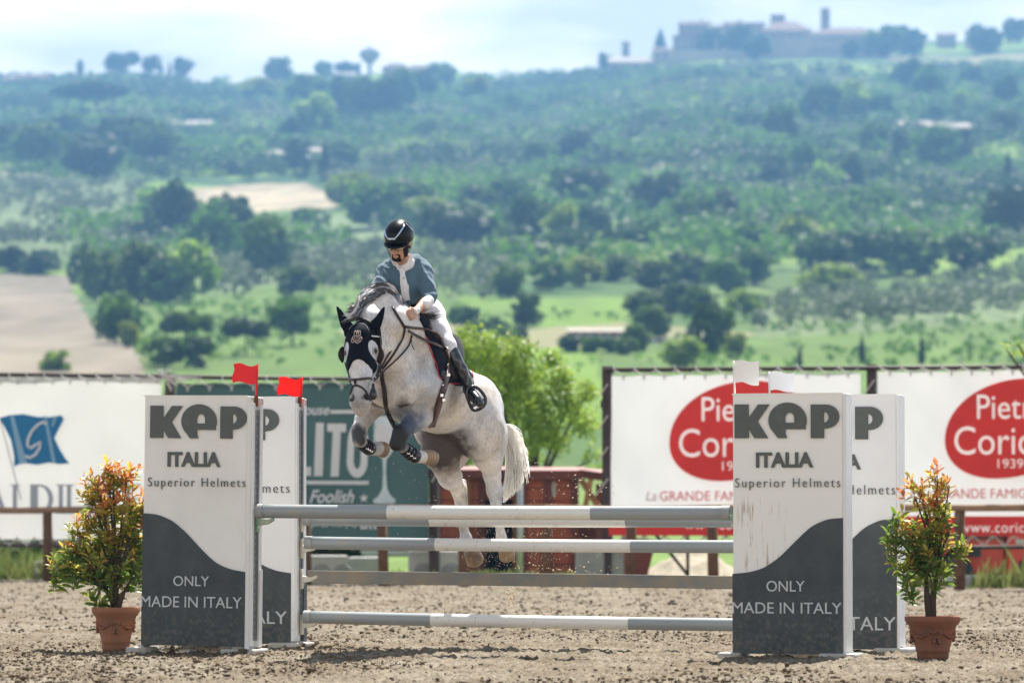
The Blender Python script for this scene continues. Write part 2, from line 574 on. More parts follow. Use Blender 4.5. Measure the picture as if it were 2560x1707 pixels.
def terr_z(X, Y):
    X = np.asarray(X, float); Y = np.asarray(Y, float)
    Yc = np.clip(Y, 72, 2600)
    px = CX+FPX*X/Yc
    z = CAMZ+Yc*(HY-row_of(px, Yc))/FPX
    z0 = -0.02
    t = np.clip((Yc-72)/40, 0, 1)
    z = z0*(1-t)+z*t
    z = z+np.clip((Yc-250)/900, 0, 1)*(2.2*fbm(X*0.012, Y*0.009, 0.5, 3))*np.clip((2600-Y)/500, 0.15, 1)
    z = np.where(Y > 2600, z-(Y-2600)*0.10-((Y-2600)/200)**2*0.8, z)
    return z
def terr_at(px, py):
    """point of the terrain seen at a pixel"""
    ys = np.linspace(150, 2598, 1400)
    X = (px-CX)/FPX*ys
    z = terr_z(X, ys)
    rows = HY-(z-CAMZ)/ys*FPX
    k = np.where(rows <= py)[0]
    i = k[0] if len(k) else len(ys)-1
    return Vector((X[i], ys[i], float(z[i])))

M_TERR = mat('terrain', (0.1, 0.14, 0.05), 0.95, 0.1, attr=True, noise=(0.05, 0.25), col2=(0.10, 0.13, 0.06))
ys = np.concatenate([np.linspace(58, 75, 60), np.linspace(76, 250, 60), np.linspace(255, 1000, 170), np.linspace(1008, 2600, 190), np.linspace(2640, 2800, 5)])
angs = np.linspace(-0.36, 0.36, 640)
A, YY = np.meshgrid(angs, ys)
XX = A*YY
ZZ = terr_z(XX, YY)
# the sand arena keeps its own edge: terrain dips under it
ZZ = np.where(YY < edgeY(XX)+0.1, -0.10, np.where(YY < 74, 0.0+0.03*fbm(XX*2, YY*2, 1.0, 2), ZZ))
PXg = CX+FPX*XX/YY
PYg = HY-(ZZ-CAMZ)/YY*FPX
G_GRASS = np.array([0.098, 0.16, 0.03]); G_OLIVE = np.array([0.13, 0.17, 0.075]); G_TAN = np.array([0.22, 0.18, 0.14])
G_PALE = np.array([0.38, 0.31, 0.21]); G_WOOD = np.array([0.055, 0.09, 0.03]); G_LIME = np.array([0.13, 0.215, 0.03])
Cg = np.zeros(PXg.shape+(3,)) + (0.075, 0.13, 0.03)
nz = fbm(XX*0.02, YY*0.012, 2.0, 4)
Cg = Cg + nz[..., None]*np.array([0.07, 0.075, 0.02])
nz2 = fbm(XX*0.011+5, YY*0.008, 6.0, 4)
Cg = np.where((nz2 > 0.35)[..., None], Cg*0.35+np.array([0.20, 0.31, 0.035])*0.65, Cg)
Cg = np.where((nz2 < -0.62)[..., None], Cg*0.4+np.array([0.33, 0.27, 0.17])*0.6, Cg)
def paint(poly, col, var=0.1, sc_=0.03):
    global Cg
    wob = 10*fbm(PXg*0.01, PYg*0.02, 4.0, 2)
    k = in_poly(PXg+wob, PYg+wob*0.3, poly)
    v = 1+var*fbm(XX*sc_, YY*sc_*0.6, 7.0, 3)+0.16*fbm(XX*0.22, YY*0.035, 3.0, 3)+0.05*np.sin(YY*0.9+XX*0.1)
    Cg = np.where(k[..., None], col*v[..., None], Cg)
paint([(-900, 420), (330, 450), (480, 560), (200, 640), (-900, 660)], G_OLIVE)
paint([(-900, 660), (180, 690), (185, 740), (250, 830), (370, 880), (370, 960), (-900, 1020)], G_TAN, 0.16, 0.015)
paint([(330, 770), (840, 745), (860, 960), (370, 980)], G_GRASS*1.05, 0.12, 0.02)
paint([(330, 740), (900, 690), (1150, 720), (1150, 800), (330, 800)], G_GRASS, 0.2)
paint([(1150, 740), (1640, 745), (1600, 800), (1150, 840)], G_LIME, 0.12)
paint([(900, 860), (1900, 880), (1900, 1060), (900, 1060)], G_LIME, 0.1)
paint([(1500, 850), (1900, 845), (2600, 800), (3600, 800), (3600, 1010), (1500, 1010)], G_GRASS*0.9, 0.22, 0.04)
paint([(1880, 770), (2560, 700), (3600, 690), (3600, 800), (2600, 800), (1900, 845)], G_OLIVE)
paint([(480, 470), (760, 455), (850, 500), (840, 520), (560, 530), (470, 515)], G_PALE, 0.25, 0.05)
paint([(400, 320), (640, 310), (650, 340), (420, 345)], G_OLIVE*1.2)
paint([(1400, 440), (1900, 400), (1900, 520), (1500, 560)], G_OLIVE*1.1)
paint([(300, 540), (900, 540), (1100, 650), (500, 740), (300, 640)], G_OLIVE*1.15)
paint([(1250, 560), (1850, 540), (2050, 640), (1250, 680)], G_GRASS*0.9, 0.3)
paint([(1850, 700), (2250, 660), (2300, 700), (2000, 760)], G_GRASS*0.8, 0.2)
near = (YY < 200)
Cg = np.where(near[..., None], (np.array([0.13, 0.2, 0.05])*(1+0.25*fbm(XX*0.5, YY*0.5, 1.0, 3))[..., None]), Cg)
Cg = np.clip(Cg, 0.02, 0.7)
idx = np.arange(PXg.size).reshape(PXg.shape)
Ft = np.stack([idx[:-1, :-1], idx[:-1, 1:], idx[1:, 1:], idx[1:, :-1]], -1).reshape(-1, 4)
tag(np_mesh('hillside_terrain', np.stack([XX, YY, ZZ], -1).reshape(-1, 3), Ft, M_TERR, colors=Cg.reshape(-1, 3)), kind='structure')

# ================================================================== HAZE
hz = MB().box(-1500, 1500, -60, 2860, -14, 335).build('haze', None and 0 or mat('haze_air', (1, 1, 1)))
hm = MATS['haze_air']; hn = hm.node_tree; hn.nodes.clear()
ho = hn.nodes.new('ShaderNodeOutputMaterial'); hv = hn.nodes.new('ShaderNodeVolumePrincipled')
hv.inputs['Color'].default_value = (0.27, 0.57, 1.0, 1)
hv.inputs['Density'].default_value = 0.00024
hv.inputs['Anisotropy'].default_value = 0.1
hn.links.new(hv.outputs['Volume'], ho.inputs['Volume'])
tag(hz, kind='stuff')
# ================================================================== TREES
M_LEAF = mat('leaf_mid', (0.060, 0.125, 0.016), 0.6, 0.35, noise=(0.6, 0.35), col2=(0.11, 0.19, 0.022), translucent=0.5, obj_var=0.28)
M_LEAF_D = mat('leaf_dark', (0.028, 0.066, 0.014), 0.6, 0.35, noise=(0.6, 0.35), col2=(0.055, 0.11, 0.016), translucent=0.4, obj_var=0.25)
M_LEAF_L = mat('leaf_light', (0.17, 0.28, 0.025), 0.6, 0.35, noise=(0.6, 0.35), col2=(0.25, 0.33, 0.05), translucent=0.55, obj_var=0.22)
M_OLIVE = mat('leaf_olive', (0.145, 0.175, 0.095), 0.65, 0.4, noise=(0.12, 0.45), col2=(0.085, 0.11, 0.05), translucent=0.3, obj_var=0.15)
M_BARK = mat('bark', (0.09, 0.065, 0.045), 0.9, 0.2, noise=(3, 0.4))

def leaf_quads(C, N_, size, aspect=0.6, jit=0.5):
    """quads centred on C, facing roughly N_"""
    n = len(C)
    Nn = N_+nrs.normal(0, jit, (n, 3)); Nn /= np.linalg.norm(Nn, axis=1, keepdims=True)+1e-9
    T = np.cross(Nn, nrs.normal(0, 1, (n, 3))); T /= np.linalg.norm(T, axis=1, keepdims=True)+1e-9
    B = np.cross(Nn, T)
    s = (size*nrs.uniform(0.6, 1.3, n))[:, None]
    a, b = T*s, B*s*aspect
    V = np.stack([C-a, C-b*0.9, C+a, C+b*0.9], 1)
    F = np.arange(n*4).reshape(n, 4)
    return V.reshape(-1, 3), F

def crown_mesh(name, kind, nl=1300, seed=0):
    """a crown about 2 wide and 2*hr high whose bottom sits at z=0; lumpy, gappy"""
    r = np.random.RandomState(seed)
    if kind == 'round': hr, nb, br = 0.92, 26, (0.26, 0.46)
    elif kind == 'tall': hr, nb, br = 1.25, 28, (0.25, 0.42)
    elif kind == 'flat': hr, nb, br = 0.42, 24, (0.18, 0.30)
    elif kind == 'cypress': hr, nb, br = 3.2, 26, (0.5, 0.75)
    elif kind == 'bush': hr, nb, br = 0.6, 18, (0.28, 0.42)
    Cs = []
    for i in range(nb):
        th = r.uniform(0, 6.283); u = r.uniform(-0.9, 1.0)
        rr = r.uniform(0.25, 0.78)*math.sqrt(max(0, 1-u*u*0.7))
        if kind == 'cypress':
            u = r.uniform(-1, 1); rr = r.uniform(0, 0.35)*(1-((u+1)/2)**2*0.8)
        if kind == 'flat': rr = math.sqrt(r.rand())*0.8; u = 0.5*(1-rr*rr)+r.uniform(-0.35, 0.2)
        b = r.uniform(*br)
        if kind == 'cypress': b *= max(0.2, 1-((u+1)/2)**1.6*0.85)
        Cs.append((rr*math.cos(th), rr*math.sin(th), hr*(1+u*0.78), b))
    Cs = np.array(Cs)
    w = Cs[:, 3]**2; w /= w.sum()
    pick = r.choice(nb, nl, p=w)
    d = r.normal(0, 1, (nl, 3)); d /= np.linalg.norm(d, axis=1, keepdims=True)
    rad = Cs[pick, 3]*r.uniform(0.55, 1.08, nl)
    C = Cs[pick, :3]+d*rad[:, None]*np.array([1, 1, 0.85 if kind != 'cypress' else 1.8])
    C[:, 2] = np.maximum(C[:, 2], 0.02)
    V, F = leaf_quads(C, d, 0.125 if kind != 'cypress' else 0.22, 0.8, 0.6)
    return V, F

CROWNS = {}
for kd in ('round', 'tall', 'flat', 'cypress', 'bush'):
    for tone, mm in (('mid', M_LEAF), ('dark', M_LEAF_D), ('light', M_LEAF_L)):
        for v in range(3 if kd in ('round', 'tall', 'bush') else 1):
            V, F = crown_mesh(kd, kd, 1300, seed=len(CROWNS)*7+v)
            o = np_mesh('crown', V, F, mm, smooth=False)
            CROWNS[(kd, tone, v)] = o.data
            bpy.data.objects.remove(o)
def trunk_mesh():
    mb = MB()
    mb.tube([(0,0,-0.3), (0.02,0,0.35), (0.0,0.03,0.8), (0.03,0,1.2)], [0.09, 0.07, 0.055, 0.03], 6)
    mb.tube([(0.0,0.0,0.6), (0.25,0.05,1.0), (0.4,0.1,1.35)], [0.05, 0.035, 0.02], 5)
    mb.tube([(0.0,0.0,0.5), (-0.22,-0.05,0.95), (-0.4,-0.1,1.3)], [0.05, 0.035, 0.02], 5)
    o = mb.build('trunk', M_BARK); d = o.data; bpy.data.objects.remove(o); return d
TRUNK = trunk_mesh()

K = 2560/2352.0      # the lists below are in rows and columns of a 2352 wide view
KINDW = {'round': 'round-headed', 'tall': 'tall-crowned', 'flat': 'flat-topped umbrella', 'cypress': 'narrow cypress', 'bush': 'low bushy'}
ORD = ['leftmost', 'second', 'third', 'fourth', 'fifth', 'sixth', 'seventh', 'eighth', 'ninth', 'tenth', 'eleventh', 'twelfth', 'thirteenth', 'fourteenth', 'fifteenth', 'sixteenth']
def hill_tree(cx, cy, w, h, kd, tone, label, group, lift=0.0, ztop=False):
    """cx, cy: centre of the crown; w, h its size in view pixels"""
    px, pb = cx*K, (cy+h*0.5+h*lift)*K
    g = terr_at(px, pb)
    s = w*K/2*g.y/FPX
    hgt = h*K*g.y/FPX
    root = empty('cypress_tree' if kd == 'cypress' else ('pine_tree' if kd == 'flat' else ('shrub' if kd == 'bush' else 'tree')),
                 (g.x, g.y, g.z), (0, 0, rnd.uniform(0, 6.28)), label, 'cypress' if kd == 'cypress' else ('pine' if kd == 'flat' else ('shrub' if kd == 'bush' else 'tree')), group)
    H = {'round': 1.84, 'tall': 2.5, 'flat': 0.9, 'cypress': 6.2, 'bush': 1.2}[kd]
    c = bpy.data.objects.new('crown', CROWNS[(kd, tone, rnd.randrange(3) if (kd, tone, 1) in CROWNS else 0)]); link(c, root)
    zl = hgt*lift
    c.scale = (s*1.34, s*1.34, hgt/H*1.22); c.location = (0, 0, zl-0.02*hgt)
    t = bpy.data.objects.new('trunk', TRUNK); link(t, root)
    ts = max(0.5, (zl+hgt*0.55)/1.3)
    t.scale = (ts*(0.9 if lift < .3 else 0.7), ts*(0.9 if lift < .3 else 0.7), ts)
    return root

# (place, [(cx, cy, w, h, kind, tone, lift)...]) each list runs from left to right
WOODS = [
 ('on the grass beside the brown field', [
   (265,740,95,100,'round','mid',0), (297,775,48,50,'round','light',0), (385,815,85,60,'round','mid',0), (430,752,115,58,'flat','mid',0.2),
   (455,815,64,62,'round','dark',0), (565,762,86,52,'flat','dark',0.6), (672,735,92,70,'round','mid',0.35)]),
 ('in the clump above the green meadow', [
   (188,622,58,90,'round','dark',0), (235,640,90,105,'round','mid',0), (305,535,72,44,'round','mid',0), (320,640,110,115,'round','mid',0), (375,655,80,90,'round','dark',0), (435,640,105,115,'round','light',0)]),
 ('under the pale terrace', [
   (345,485,70,80,'round','light',0), (395,500,110,125,'round','dark',0), (480,545,110,120,'round','mid',0), (525,530,90,115,'round','dark',0), (612,585,105,125,'round','mid',0), (690,652,98,56,'round','mid',0), (715,507,80,46,'round','mid',0)]),
 ('behind the rider', [
   (800,440,90,70,'round','light',0), (850,480,120,90,'round','mid',0), (925,470,130,80,'round','mid',0), (985,500,110,70,'round','light',0), (1045,535,150,90,'round','dark',0), (1090,470,90,60,'round','mid',0), (1150,455,100,70,'round','dark',0)]),
 ('at mid slope right of the rider', [
   (1215,512,98,92,'round','dark',0), (1290,528,82,82,'round','light',0), (1335,440,120,80,'round','dark',0), (1362,520,68,70,'round','dark',0), (1438,548,92,46,'flat','dark',0.3), (1510,458,110,90,'round','dark',0), (1600,500,90,80,'round','mid',0), (1660,495,80,80,'round','dark',0)]),
 ('in the hedge line above the lime field', [
   (1170,655,70,60,'round','mid',0), (1212,718,66,70,'tall','dark',0), (1265,640,80,60,'round','mid',0), (1335,632,90,56,'round','light',0), (1420,622,90,50,'round','mid',0), (1500,640,90,60,'round','mid',0), (1585,622,95,60,'round','dark',0), (1670,645,90,70,'round','mid',0), (1730,620,80,70,'round','mid',0)]),
 ('in the hollow just right of the rider', [
   (1065,745,66,56,'round','dark',0), (1105,768,66,46,'round','dark',0), (1150,778,60,40,'round','mid',0), (1185,775,50,36,'round','dark',0)]),
 ('in the low hedge under the barn', [
   (1318,792,60,34,'bush','dark',0), (1362,795,56,30,'bush','mid',0), (1402,794,56,32,'bush','dark',0), (1440,800,50,30,'bush','mid',0)]),
 ('between the meadow and the right-hand olive rows', [
   (1480,705,80,50,'round','mid',0), (1545,690,90,60,'round','dark',0), (1600,700,70,60,'round','mid',0), (1710,700,70,50,'round','light',0)]),
 ('around the valley barn', [
   (1135,760,55,40,'bush','dark',0), (1462,782,56,50,'round','mid',0), (1500,745,80,60,'round','mid',0), (1568,820,80,62,'round','light',0), (1622,765,70,110,'tall','dark',0), (1660,760,56,90,'tall','mid',0), (1690,800,50,50,'round','light',0)]),
 ('in the wood on the right flank', [
   (1720,560,130,80,'round','mid',0), (1830,552,100,74,'round','light',0), (1902,600,110,90,'round','dark',0), (1912,652,116,66,'round','light',0), (1985,590,120,90,'round','dark',0), (2105,585,140,92,'round','mid',0), (2235,602,130,92,'round','dark',0), (2318,510,100,110,'round','dark',0)]),
 ('on the wooded spur at left', [
   (30,330,90,70,'round','dark',0), (90,345,110,90,'round','mid',0), (160,300,90,60,'round','mid',0), (215,375,130,90,'round','dark',0), (285,330,120,90,'round','dark',0), (345,340,90,90,'round','mid',0)]),
 ('in the belt below the olive terraces at left', [
   (20,600,80,50,'round','dark',0), (85,605,90,50,'round','dark',0), (130,835,70,36,'bush','light',0)]),
 ('around the stone house on the slope', [
   (440,362,70,42,'round','mid',0), (525,382,70,34,'round','mid',0), (575,350,60,50,'round','light',0), (665,312,58,60,'round','dark',0), (685,362,60,76,'tall','dark',0), (722,280,86,90,'round','light',0), (780,360,70,50,'round','mid',0)]),
 ('in the grove below the water tower', [
   (600,212,90,50,'round','light',0), (640,172,58,58,'round','mid',0), (700,212,90,60,'round','mid',0), (740,160,38,34,'round','mid',0), (785,235,62,80,'round','dark',0), (830,240,70,90,'round','mid',0), (875,235,80,90,'round','dark',0), (925,215,70,80,'round','mid',0), (965,205,66,66,'round','dark',0), (1015,172,60,46,'round','mid',0), (1090,215,50,60,'round','light',0)]),
 ('on the ridge at far left', [
   (180,156,17,34,'tall','dark',0), (262,150,52,40,'round','dark',0), (290,140,50,36,'flat','dark',0.2), (342,152,38,36,'round','dark',0), (416,156,44,42,'round','dark',0), (806,157,54,30,'bush','dark',0)]),
 ('in the middle of the slope under the town', [
   (1165,242,54,46,'round','mid',0), (1245,360,80,60,'round','mid',0), (1320,350,84,66,'round','dark',0), (1410,370,86,50,'round','dark',0), (1663,310,44,46,'round','light',0), (1722,283,80,44,'round','dark',0), (1800,300,74,84,'round','mid',0)]),
 ('on the steep slope at right', [
   (1868,250,50,80,'round','dark',0), (1905,245,66,84,'tall','dark',0), (1958,240,74,84,'round','light',0), (2030,255,60,60,'round','mid',0), (2090,180,70,70,'round','dark',0), (2135,200,80,80,'round','mid',0), (2150,265,50,44,'round','mid',0), (2222,240,54,56,'round','light',0), (2312,220,62,66,'round','dark',0), (2240,185,54,50,'round','mid',0)]),
 ('along the top below the town wall', [
   (1395,143,40,34,'round','dark',0), (1595,97,54,50,'round','dark',0), (1640,100,60,56,'round','mid',0), (1700,100,60,60,'round','dark',0), (1740,112,60,46,'round','dark',0), (1955,115,44,34,'round','dark',0), (2000,103,56,50,'round','light',0), (2045,100,60,60,'round','mid',0), (2095,95,60,56,'round','dark',0), (2268,92,70,56,'round','dark',0), (2335,72,50,50,'round','mid',0)]),
 ('around the long farmhouse at right', [
   (2010,330,60,70,'round','mid',0), (2085,345,70,70,'round','dark',0), (2150,355,90,96,'round','mid',0), (2215,345,60,80,'tall','dark',0), (2310,290,60,60,'round','mid',0)]),
 ('low on the right-hand grove edge', [
   (1780,400,70,76,'tall','dark',0), (1850,380,60,76,'round','mid',0), (1900,420,70,70,'round','light',0), (1960,400,60,80,'round','mid',0), (2010,480,100,80,'round','mid',0)]),
]
for place, lst in WOODS:
    gid = 'trees '+place
    for i, (cx, cy, w, h, kd, tone, lift) in enumerate(lst):
        tw = {'mid': 'mid-green', 'dark': 'dark blue-green', 'light': 'light green'}[tone]
        o_ = ORD[i] if i < len(ORD)-1 else 'last'
        if i == len(lst)-1 and i > 1: o_ = 'rightmost'
        lab = f"{o_} tree {place}, {tw} and {KINDW[kd].replace('-headed','').replace('-crowned','').replace('narrow ','')}"
        if i not in (0, len(lst)-1): lab = f"{o_} tree from left {place}, {tw}"
        hill_tree(cx, cy, w, h, kd, tone, lab, gid, lift)

# umbrella pines with bare trunks, left
for i, (cx, cy, w, h) in enumerate([(150,215,62,34), (185,208,66,36), (222,204,66,38), (256,210,60,34), (215,222,50,26)]):
    hill_tree(cx, cy, w, h, 'flat', 'dark', f"{ORD[i]} umbrella pine of the stand with bare trunks on the left slope" if i < 4 else 'lower umbrella pine in front of the stand with bare trunks', 'umbrella pines on the left slope', 1.3)
# cypresses
CYP = [(366,140,10,38,'beside the ridge house at far left, taller'), (386,147,9,30,'right of the taller one on the far left ridge'), (745,372,30,84,'beside the stone house on the slope'),
       (1520,92,24,48,'at the left end of the hill town'), (1512,96,18,36,'just left of the cypress at the town end'), (1752,98,20,50,'against the town wall under the lantern roof'),
       (1985,335,22,66,'left of the long farmhouse'), (2205,372,18,66,'first of three right of the farmhouse'), (2228,372,16,60,'second of three right of the farmhouse'), (2318,392,26,70,'last of three right of the farmhouse'),
       (1800,430,18,60,'in the grove edge at mid right'), (1645,735,22,96,'tall one beside the valley barn trees')]
for cx, cy, w, h, s in CYP:
    hill_tree(cx, cy, w, h, 'cypress', 'dark', 'dark cypress '+s, 'cypresses on the hillside', 0)

# ------------------------------------------------ groves and scrub: uncountable
def grove(name, label, polys, m, spacing, r, hgt, nq=22, leaf=0.4, seed=1, rows=0.0, bias=0.8, gain=0.9):
    rs = np.random.RandomState(seed)
    Vs, n = [], 0
    Cs, Ns, Ss = [], [], []
    for poly in polys:
        xs = [p[0] for p in poly]; yv = [p[1] for p in poly]
        # sample on the terrain
        a = terr_at(np.clip(sum(xs)/len(xs), 0, 2560), max(yv)); b = terr_at(np.clip(sum(xs)/len(xs), 0, 2560), min(yv))
        Y0, Y1 = a.y*0.9, min(b.y*1.1, 2590)
        X0, X1 = (min(xs)-CX)/FPX, (max(xs)-CX)/FPX
        area = (X1-X0)*(Y1*Y1-Y0*Y0)/2
        k = int(area/spacing**2)
        Yr = np.sqrt(rs.rand(k)*(Y1*Y1-Y0*Y0)+Y0*Y0); Xr = rs.uniform(X0, X1, k)*Yr
        if rows:
            Yr = np.round(Yr/rows)*rows+rs.normal(0, 0.3, k); Xr = np.round(Xr/(spacing*0.8))*(spacing*0.8)+rs.normal(0, 0.4, k)
        Z = terr_z(Xr, Yr)
        pxs = CX+FPX*Xr/Yr; pys = HY-(Z-CAMZ)/Yr*FPX
        ok = in_poly(pxs, pys, poly)
        ok &= rs.rand(k) < np.clip(bias+gain*fbm(Xr*0.02, Yr*0.012, seed, 3), 0.02, 1)
        Cs.append(np.stack([Xr, Yr, Z], 1)[ok])
    C = np.concatenate(Cs); k = len(C)
    sz = rs.uniform(0.65, 1.25, k)
    d = rs.normal(0, 1, (k, nq, 3)); d /= np.linalg.norm(d, axis=2, keepdims=True)
    lump = d*np.array([r, r, hgt*0.42])*rs.uniform(0.6, 1.1, (k, nq, 1))*sz[:, None, None]
    ctr = C[:, None, :]+np.array([0, 0, hgt*0.62])*sz[:, None, None]+lump
    V, F = leaf_quads(ctr.reshape(-1, 3), d.reshape(-1, 3), leaf, 0.8, 0.6)
    print(name, k, 'plants', len(F), 'quads')
    tag(np_mesh(name, V, F, m, smooth=False), label, 'grove', kind='stuff')
S = lambda L: [((-500 if x == 0 else 2850 if x == 2352 else x)*K, y*K) for x, y in L]     # groves run on past the frame
grove('olive_grove', 'grey-green olive groves spread over the hillside', [
   S([(1180,150),(1560,150),(2352,170),(2352,700),(1900,560),(1500,420),(1180,380)]),
   S([(0,410),(330,430),(300,520),(0,540)]), S([(0,540),(430,520),(820,560),(820,640),(460,700),(180,560),(0,600)]),
   S([(300,190),(760,230),(1180,190),(1180,420),(760,430),(560,330),(300,330)]),
   S([(650,560),(1180,590),(1150,700),(700,690)])], M_OLIVE, 7.4, 2.3, 4.0, 22, 0.66, 3)
grove('olive_row', 'olive trees in rows above the right-hand meadow', [S([(1730,720),(1950,670),(2400,625),(2400,735),(2000,750),(1740,770)])], M_OLIVE, 5.5, 1.7, 3.4, 40, 0.42, 4, rows=8.0)
grove('hillside_scrub', 'light green scrub and hedges scattered over the hillside', [
   S([(0,190),(600,200),(2352,170),(2352,560),(1200,620),(800,420),(0,400)]), S([(800,540),(1900,600),(1900,660),(800,620)])], M_LEAF_L, 13, 2.8, 3.4, 24, 0.7, 5, bias=.45, gain=1.6)
grove('dark_scrub', 'dark green bushes and thickets between the olive groves', [
   S([(0,180),(600,190),(2352,150),(2352,560),(1200,620),(800,420),(0,410)]), S([(850,430),(1850,480),(1850,560),(850,560)])], M_LEAF_D, 12, 4.2, 6.0, 44, 0.95, 6, bias=.22, gain=1.7)
grove('hillside_woods', 'mid-green woods filling the folds of the hillside', [
   S([(0,180),(600,190),(2352,150),(2352,600),(1200,640),(800,430),(0,410)]), S([(150,500),(800,560),(800,600),(160,620)])], M_LEAF, 12, 4.2, 6.0, 44, 0.95, 12, bias=.22, gain=1.7)
grove('meadow_tufts', 'darker tufts and weeds dotted over the meadows', [
   S([(330,690),(900,690),(1640,740),(2352,740),(2352,840),(300,860)])], M_LEAF, 5.0, 0.8, 0.9, 8, 0.35, 14, bias=.15, gain=1.6)
# ================================================================== HILL TOWN AND HOUSES
M_STONE = mat('town_stone', (0.40, 0.32, 0.24), 0.9, 0.2, noise=(0.15, 0.35))
M_STONE2 = mat('pale_stone', (0.50, 0.42, 0.33), 0.9, 0.2, noise=(0.15, 0.3))
M_BRICKW = mat('pink_plaster', (0.36, 0.25, 0.19), 0.9, 0.2, noise=(0.2, 0.3))
M_ROOF = mat('clay_roof', (0.25, 0.165, 0.115), 0.85, 0.2, noise=(0.5, 0.35))
M_ROOFP = mat('pale_roof', (0.48, 0.42, 0.35), 0.85, 0.2, noise=(0.5, 0.25))
M_WHITEW = mat('white_plaster', (0.62, 0.60, 0.57), 0.9, 0.2, noise=(0.3, 0.15))
M_DARKWIN = mat('dark_window', (0.03, 0.035, 0.045), 0.25, 0.5)
M_CONCF = mat('tower_concrete', (0.30, 0.28, 0.27), 0.9, 0.2, noise=(0.3, 0.2))

GT = 'buildings of the hill town'
def house(x0, x1, ytop, ybase, roof, wallm, roofm, label, wins=(3, 2), name='house', hip=False, depth=None, base_off=0, arches=False, chim=False, cat='house', group=None):
    """x0..x1, eaves row ytop, foot row ybase (view pixels); roof = rise in view pixels"""
    g = terr_at((x0+x1)/2*K, (ybase+base_off)*K)
    mpp = g.y/FPX*K
    if group == GT: ytop -= 5
    w = (x1-x0)*mpp; hgt = (ybase-ytop)*mpp; rr = roof*mpp
    d = depth or max(7.0, min(16, w*0.6))
    root = empty(name, (g.x, g.y, g.z+base_off*mpp), (0, 0, rnd.uniform(-0.12, 0.12)), label, cat, group)
    mb = MB().box(-w/2, w/2, 0, d, -6, hgt); mb.build('wall', wallm, root)
    if roof > 0:
        e = 0.5
        r = MB()
        if hip:
            r.add([(-w/2-e,-e,hgt),(w/2+e,-e,hgt),(w/2+e,d+e,hgt),(-w/2-e,d+e,hgt),(-w*0.2,d/2,hgt+rr),(w*0.2,d/2,hgt+rr)],
                  [(0,1,5,4),(2,3,4,5),(1,2,5),(3,0,4),(0,3,2,1)])
        else:
            r.add([(-w/2-e,-e,hgt),(w/2+e,-e,hgt),(w/2+e,d+e,hgt),(-w/2-e,d+e,hgt),(-w/2-e,d/2,hgt+rr),(w/2+e,d/2,hgt+rr)],
                  [(0,1,5,4),(2,3,4,5),(1,2,5),(3,0,4),(0,3,2,1)])
        ro = r.build('roof', roofm, root)
        if chim:
            MB().box(w*0.2, w*0.2+1, d*0.4, d*0.4+1, hgt+rr*0.4, hgt+rr+1.3).build('chimney', wallm, ro)
    nx, nz = wins
    wd = None
    for j in range(nz):
        for i in range(nx):
            x = -w/2+w*(i+0.5)/nx; z = hgt*(j+0.55)/nz
            if wd is None:
                ww, wh = min(1.3, w/nx*0.4), min(1.9, hgt/nz*0.5)
                m_ = MB().box(-ww/2, ww/2, -0.06, 0.05, -wh/2, wh/2)
                if arches: m_ = MB().prism([(-ww/2,-wh/2),(ww/2,-wh/2),(ww/2,wh*0.3)]+[(ww/2*math.cos(t),wh*0.3+ww/2*math.sin(t)) for t in (0.6,1.2,1.57,1.94,2.5)]+[(-ww/2,wh*0.3)], -0.06, 0.05)
                o = m_.build('window', M_DARKWIN, root); wd = o.data
            else:
                o = bpy.data.objects.new('window', wd); link(o, root)
            o.location = (x, 0, z)
    return root

house(1400,1500,146,164,16,M_BRICKW,M_ROOFP,'low pink house with a long pale roof at the left foot of the hill town',(4,1),group=GT)
house(1430,1447,99,140,4,M_BRICKW,M_ROOF,'small brick bell tower left of the hill town, above the pink house',(1,1),'bell_tower',hip=True,depth=4,cat='tower',group=GT,arches=True)
house(1500,1560,118,140,8,M_STONE2,M_ROOF,'low stone house between the small bell tower and the town',(3,1),group=GT)
house(1548,1600,86,132,6,M_STONE,M_ROOF,'stepped house at the left end of the town wall',(3,3),group=GT)
house(1560,1632,58,130,10,M_BRICKW,M_ROOF,'tall reddish house with pitched roof at the left of the hill town',(4,4),group=GT,chim=True)
house(1628,1668,66,128,8,M_STONE2,M_ROOF,'narrow pale house beside the tall reddish one',(2,4),group=GT)
house(1668,1716,60,126,10,M_STONE,M_ROOF,'stone house left of the flat-topped palace',(3,4),group=GT,chim=True)
house(1712,1758,54,124,2,M_STONE2,M_ROOF,'flat-topped palace in the middle of the hill town',(3,4),group=GT)
house(1750,1868,72,126,26,M_STONE,M_ROOF,'large church with a low pitched roof under the lantern',(6,2),'church',depth=26,cat='church',group=GT,hip=True,arches=True)
house(1776,1806,36,62,4,M_BRICKW,M_ROOF,'octagonal lantern on the crossing of the hilltop church',(3,1),'church_lantern',hip=True,depth=9,cat='lantern',group=GT,base_off=30)
house(1890,1909,20,110,0,M_BRICKW,M_ROOF,'tall slender brick bell tower above the long convent roof',(1,2),'bell_tower',depth=6,cat='tower',group=GT,arches=True)
house(1856,2040,80,128,18,M_STONE2,M_ROOF,'long convent with a row of windows right of the bell tower',(16,2),'convent',depth=18,cat='building',group=GT,hip=True,arches=True)
house(1770,1862,92,130,0,M_STONE2,M_ROOF,'plain curtain wall in front of the hilltop church',(0,0),'town_wall',depth=3,cat='wall',group=GT)
house(1540,1720,118,136,0,M_STONE2,M_ROOF,'long low retaining wall under the left half of the town',(0,0),'town_wall',depth=3,cat='wall',group=GT)
house(2036,2070,88,112,7,M_STONE,M_ROOF,'small house at the right end of the convent',(2,2),group=GT)
house(2155,2200,84,108,8,M_STONE,M_ROOF,'stone house alone on the ridge between the trees',(3,2),group=GT)
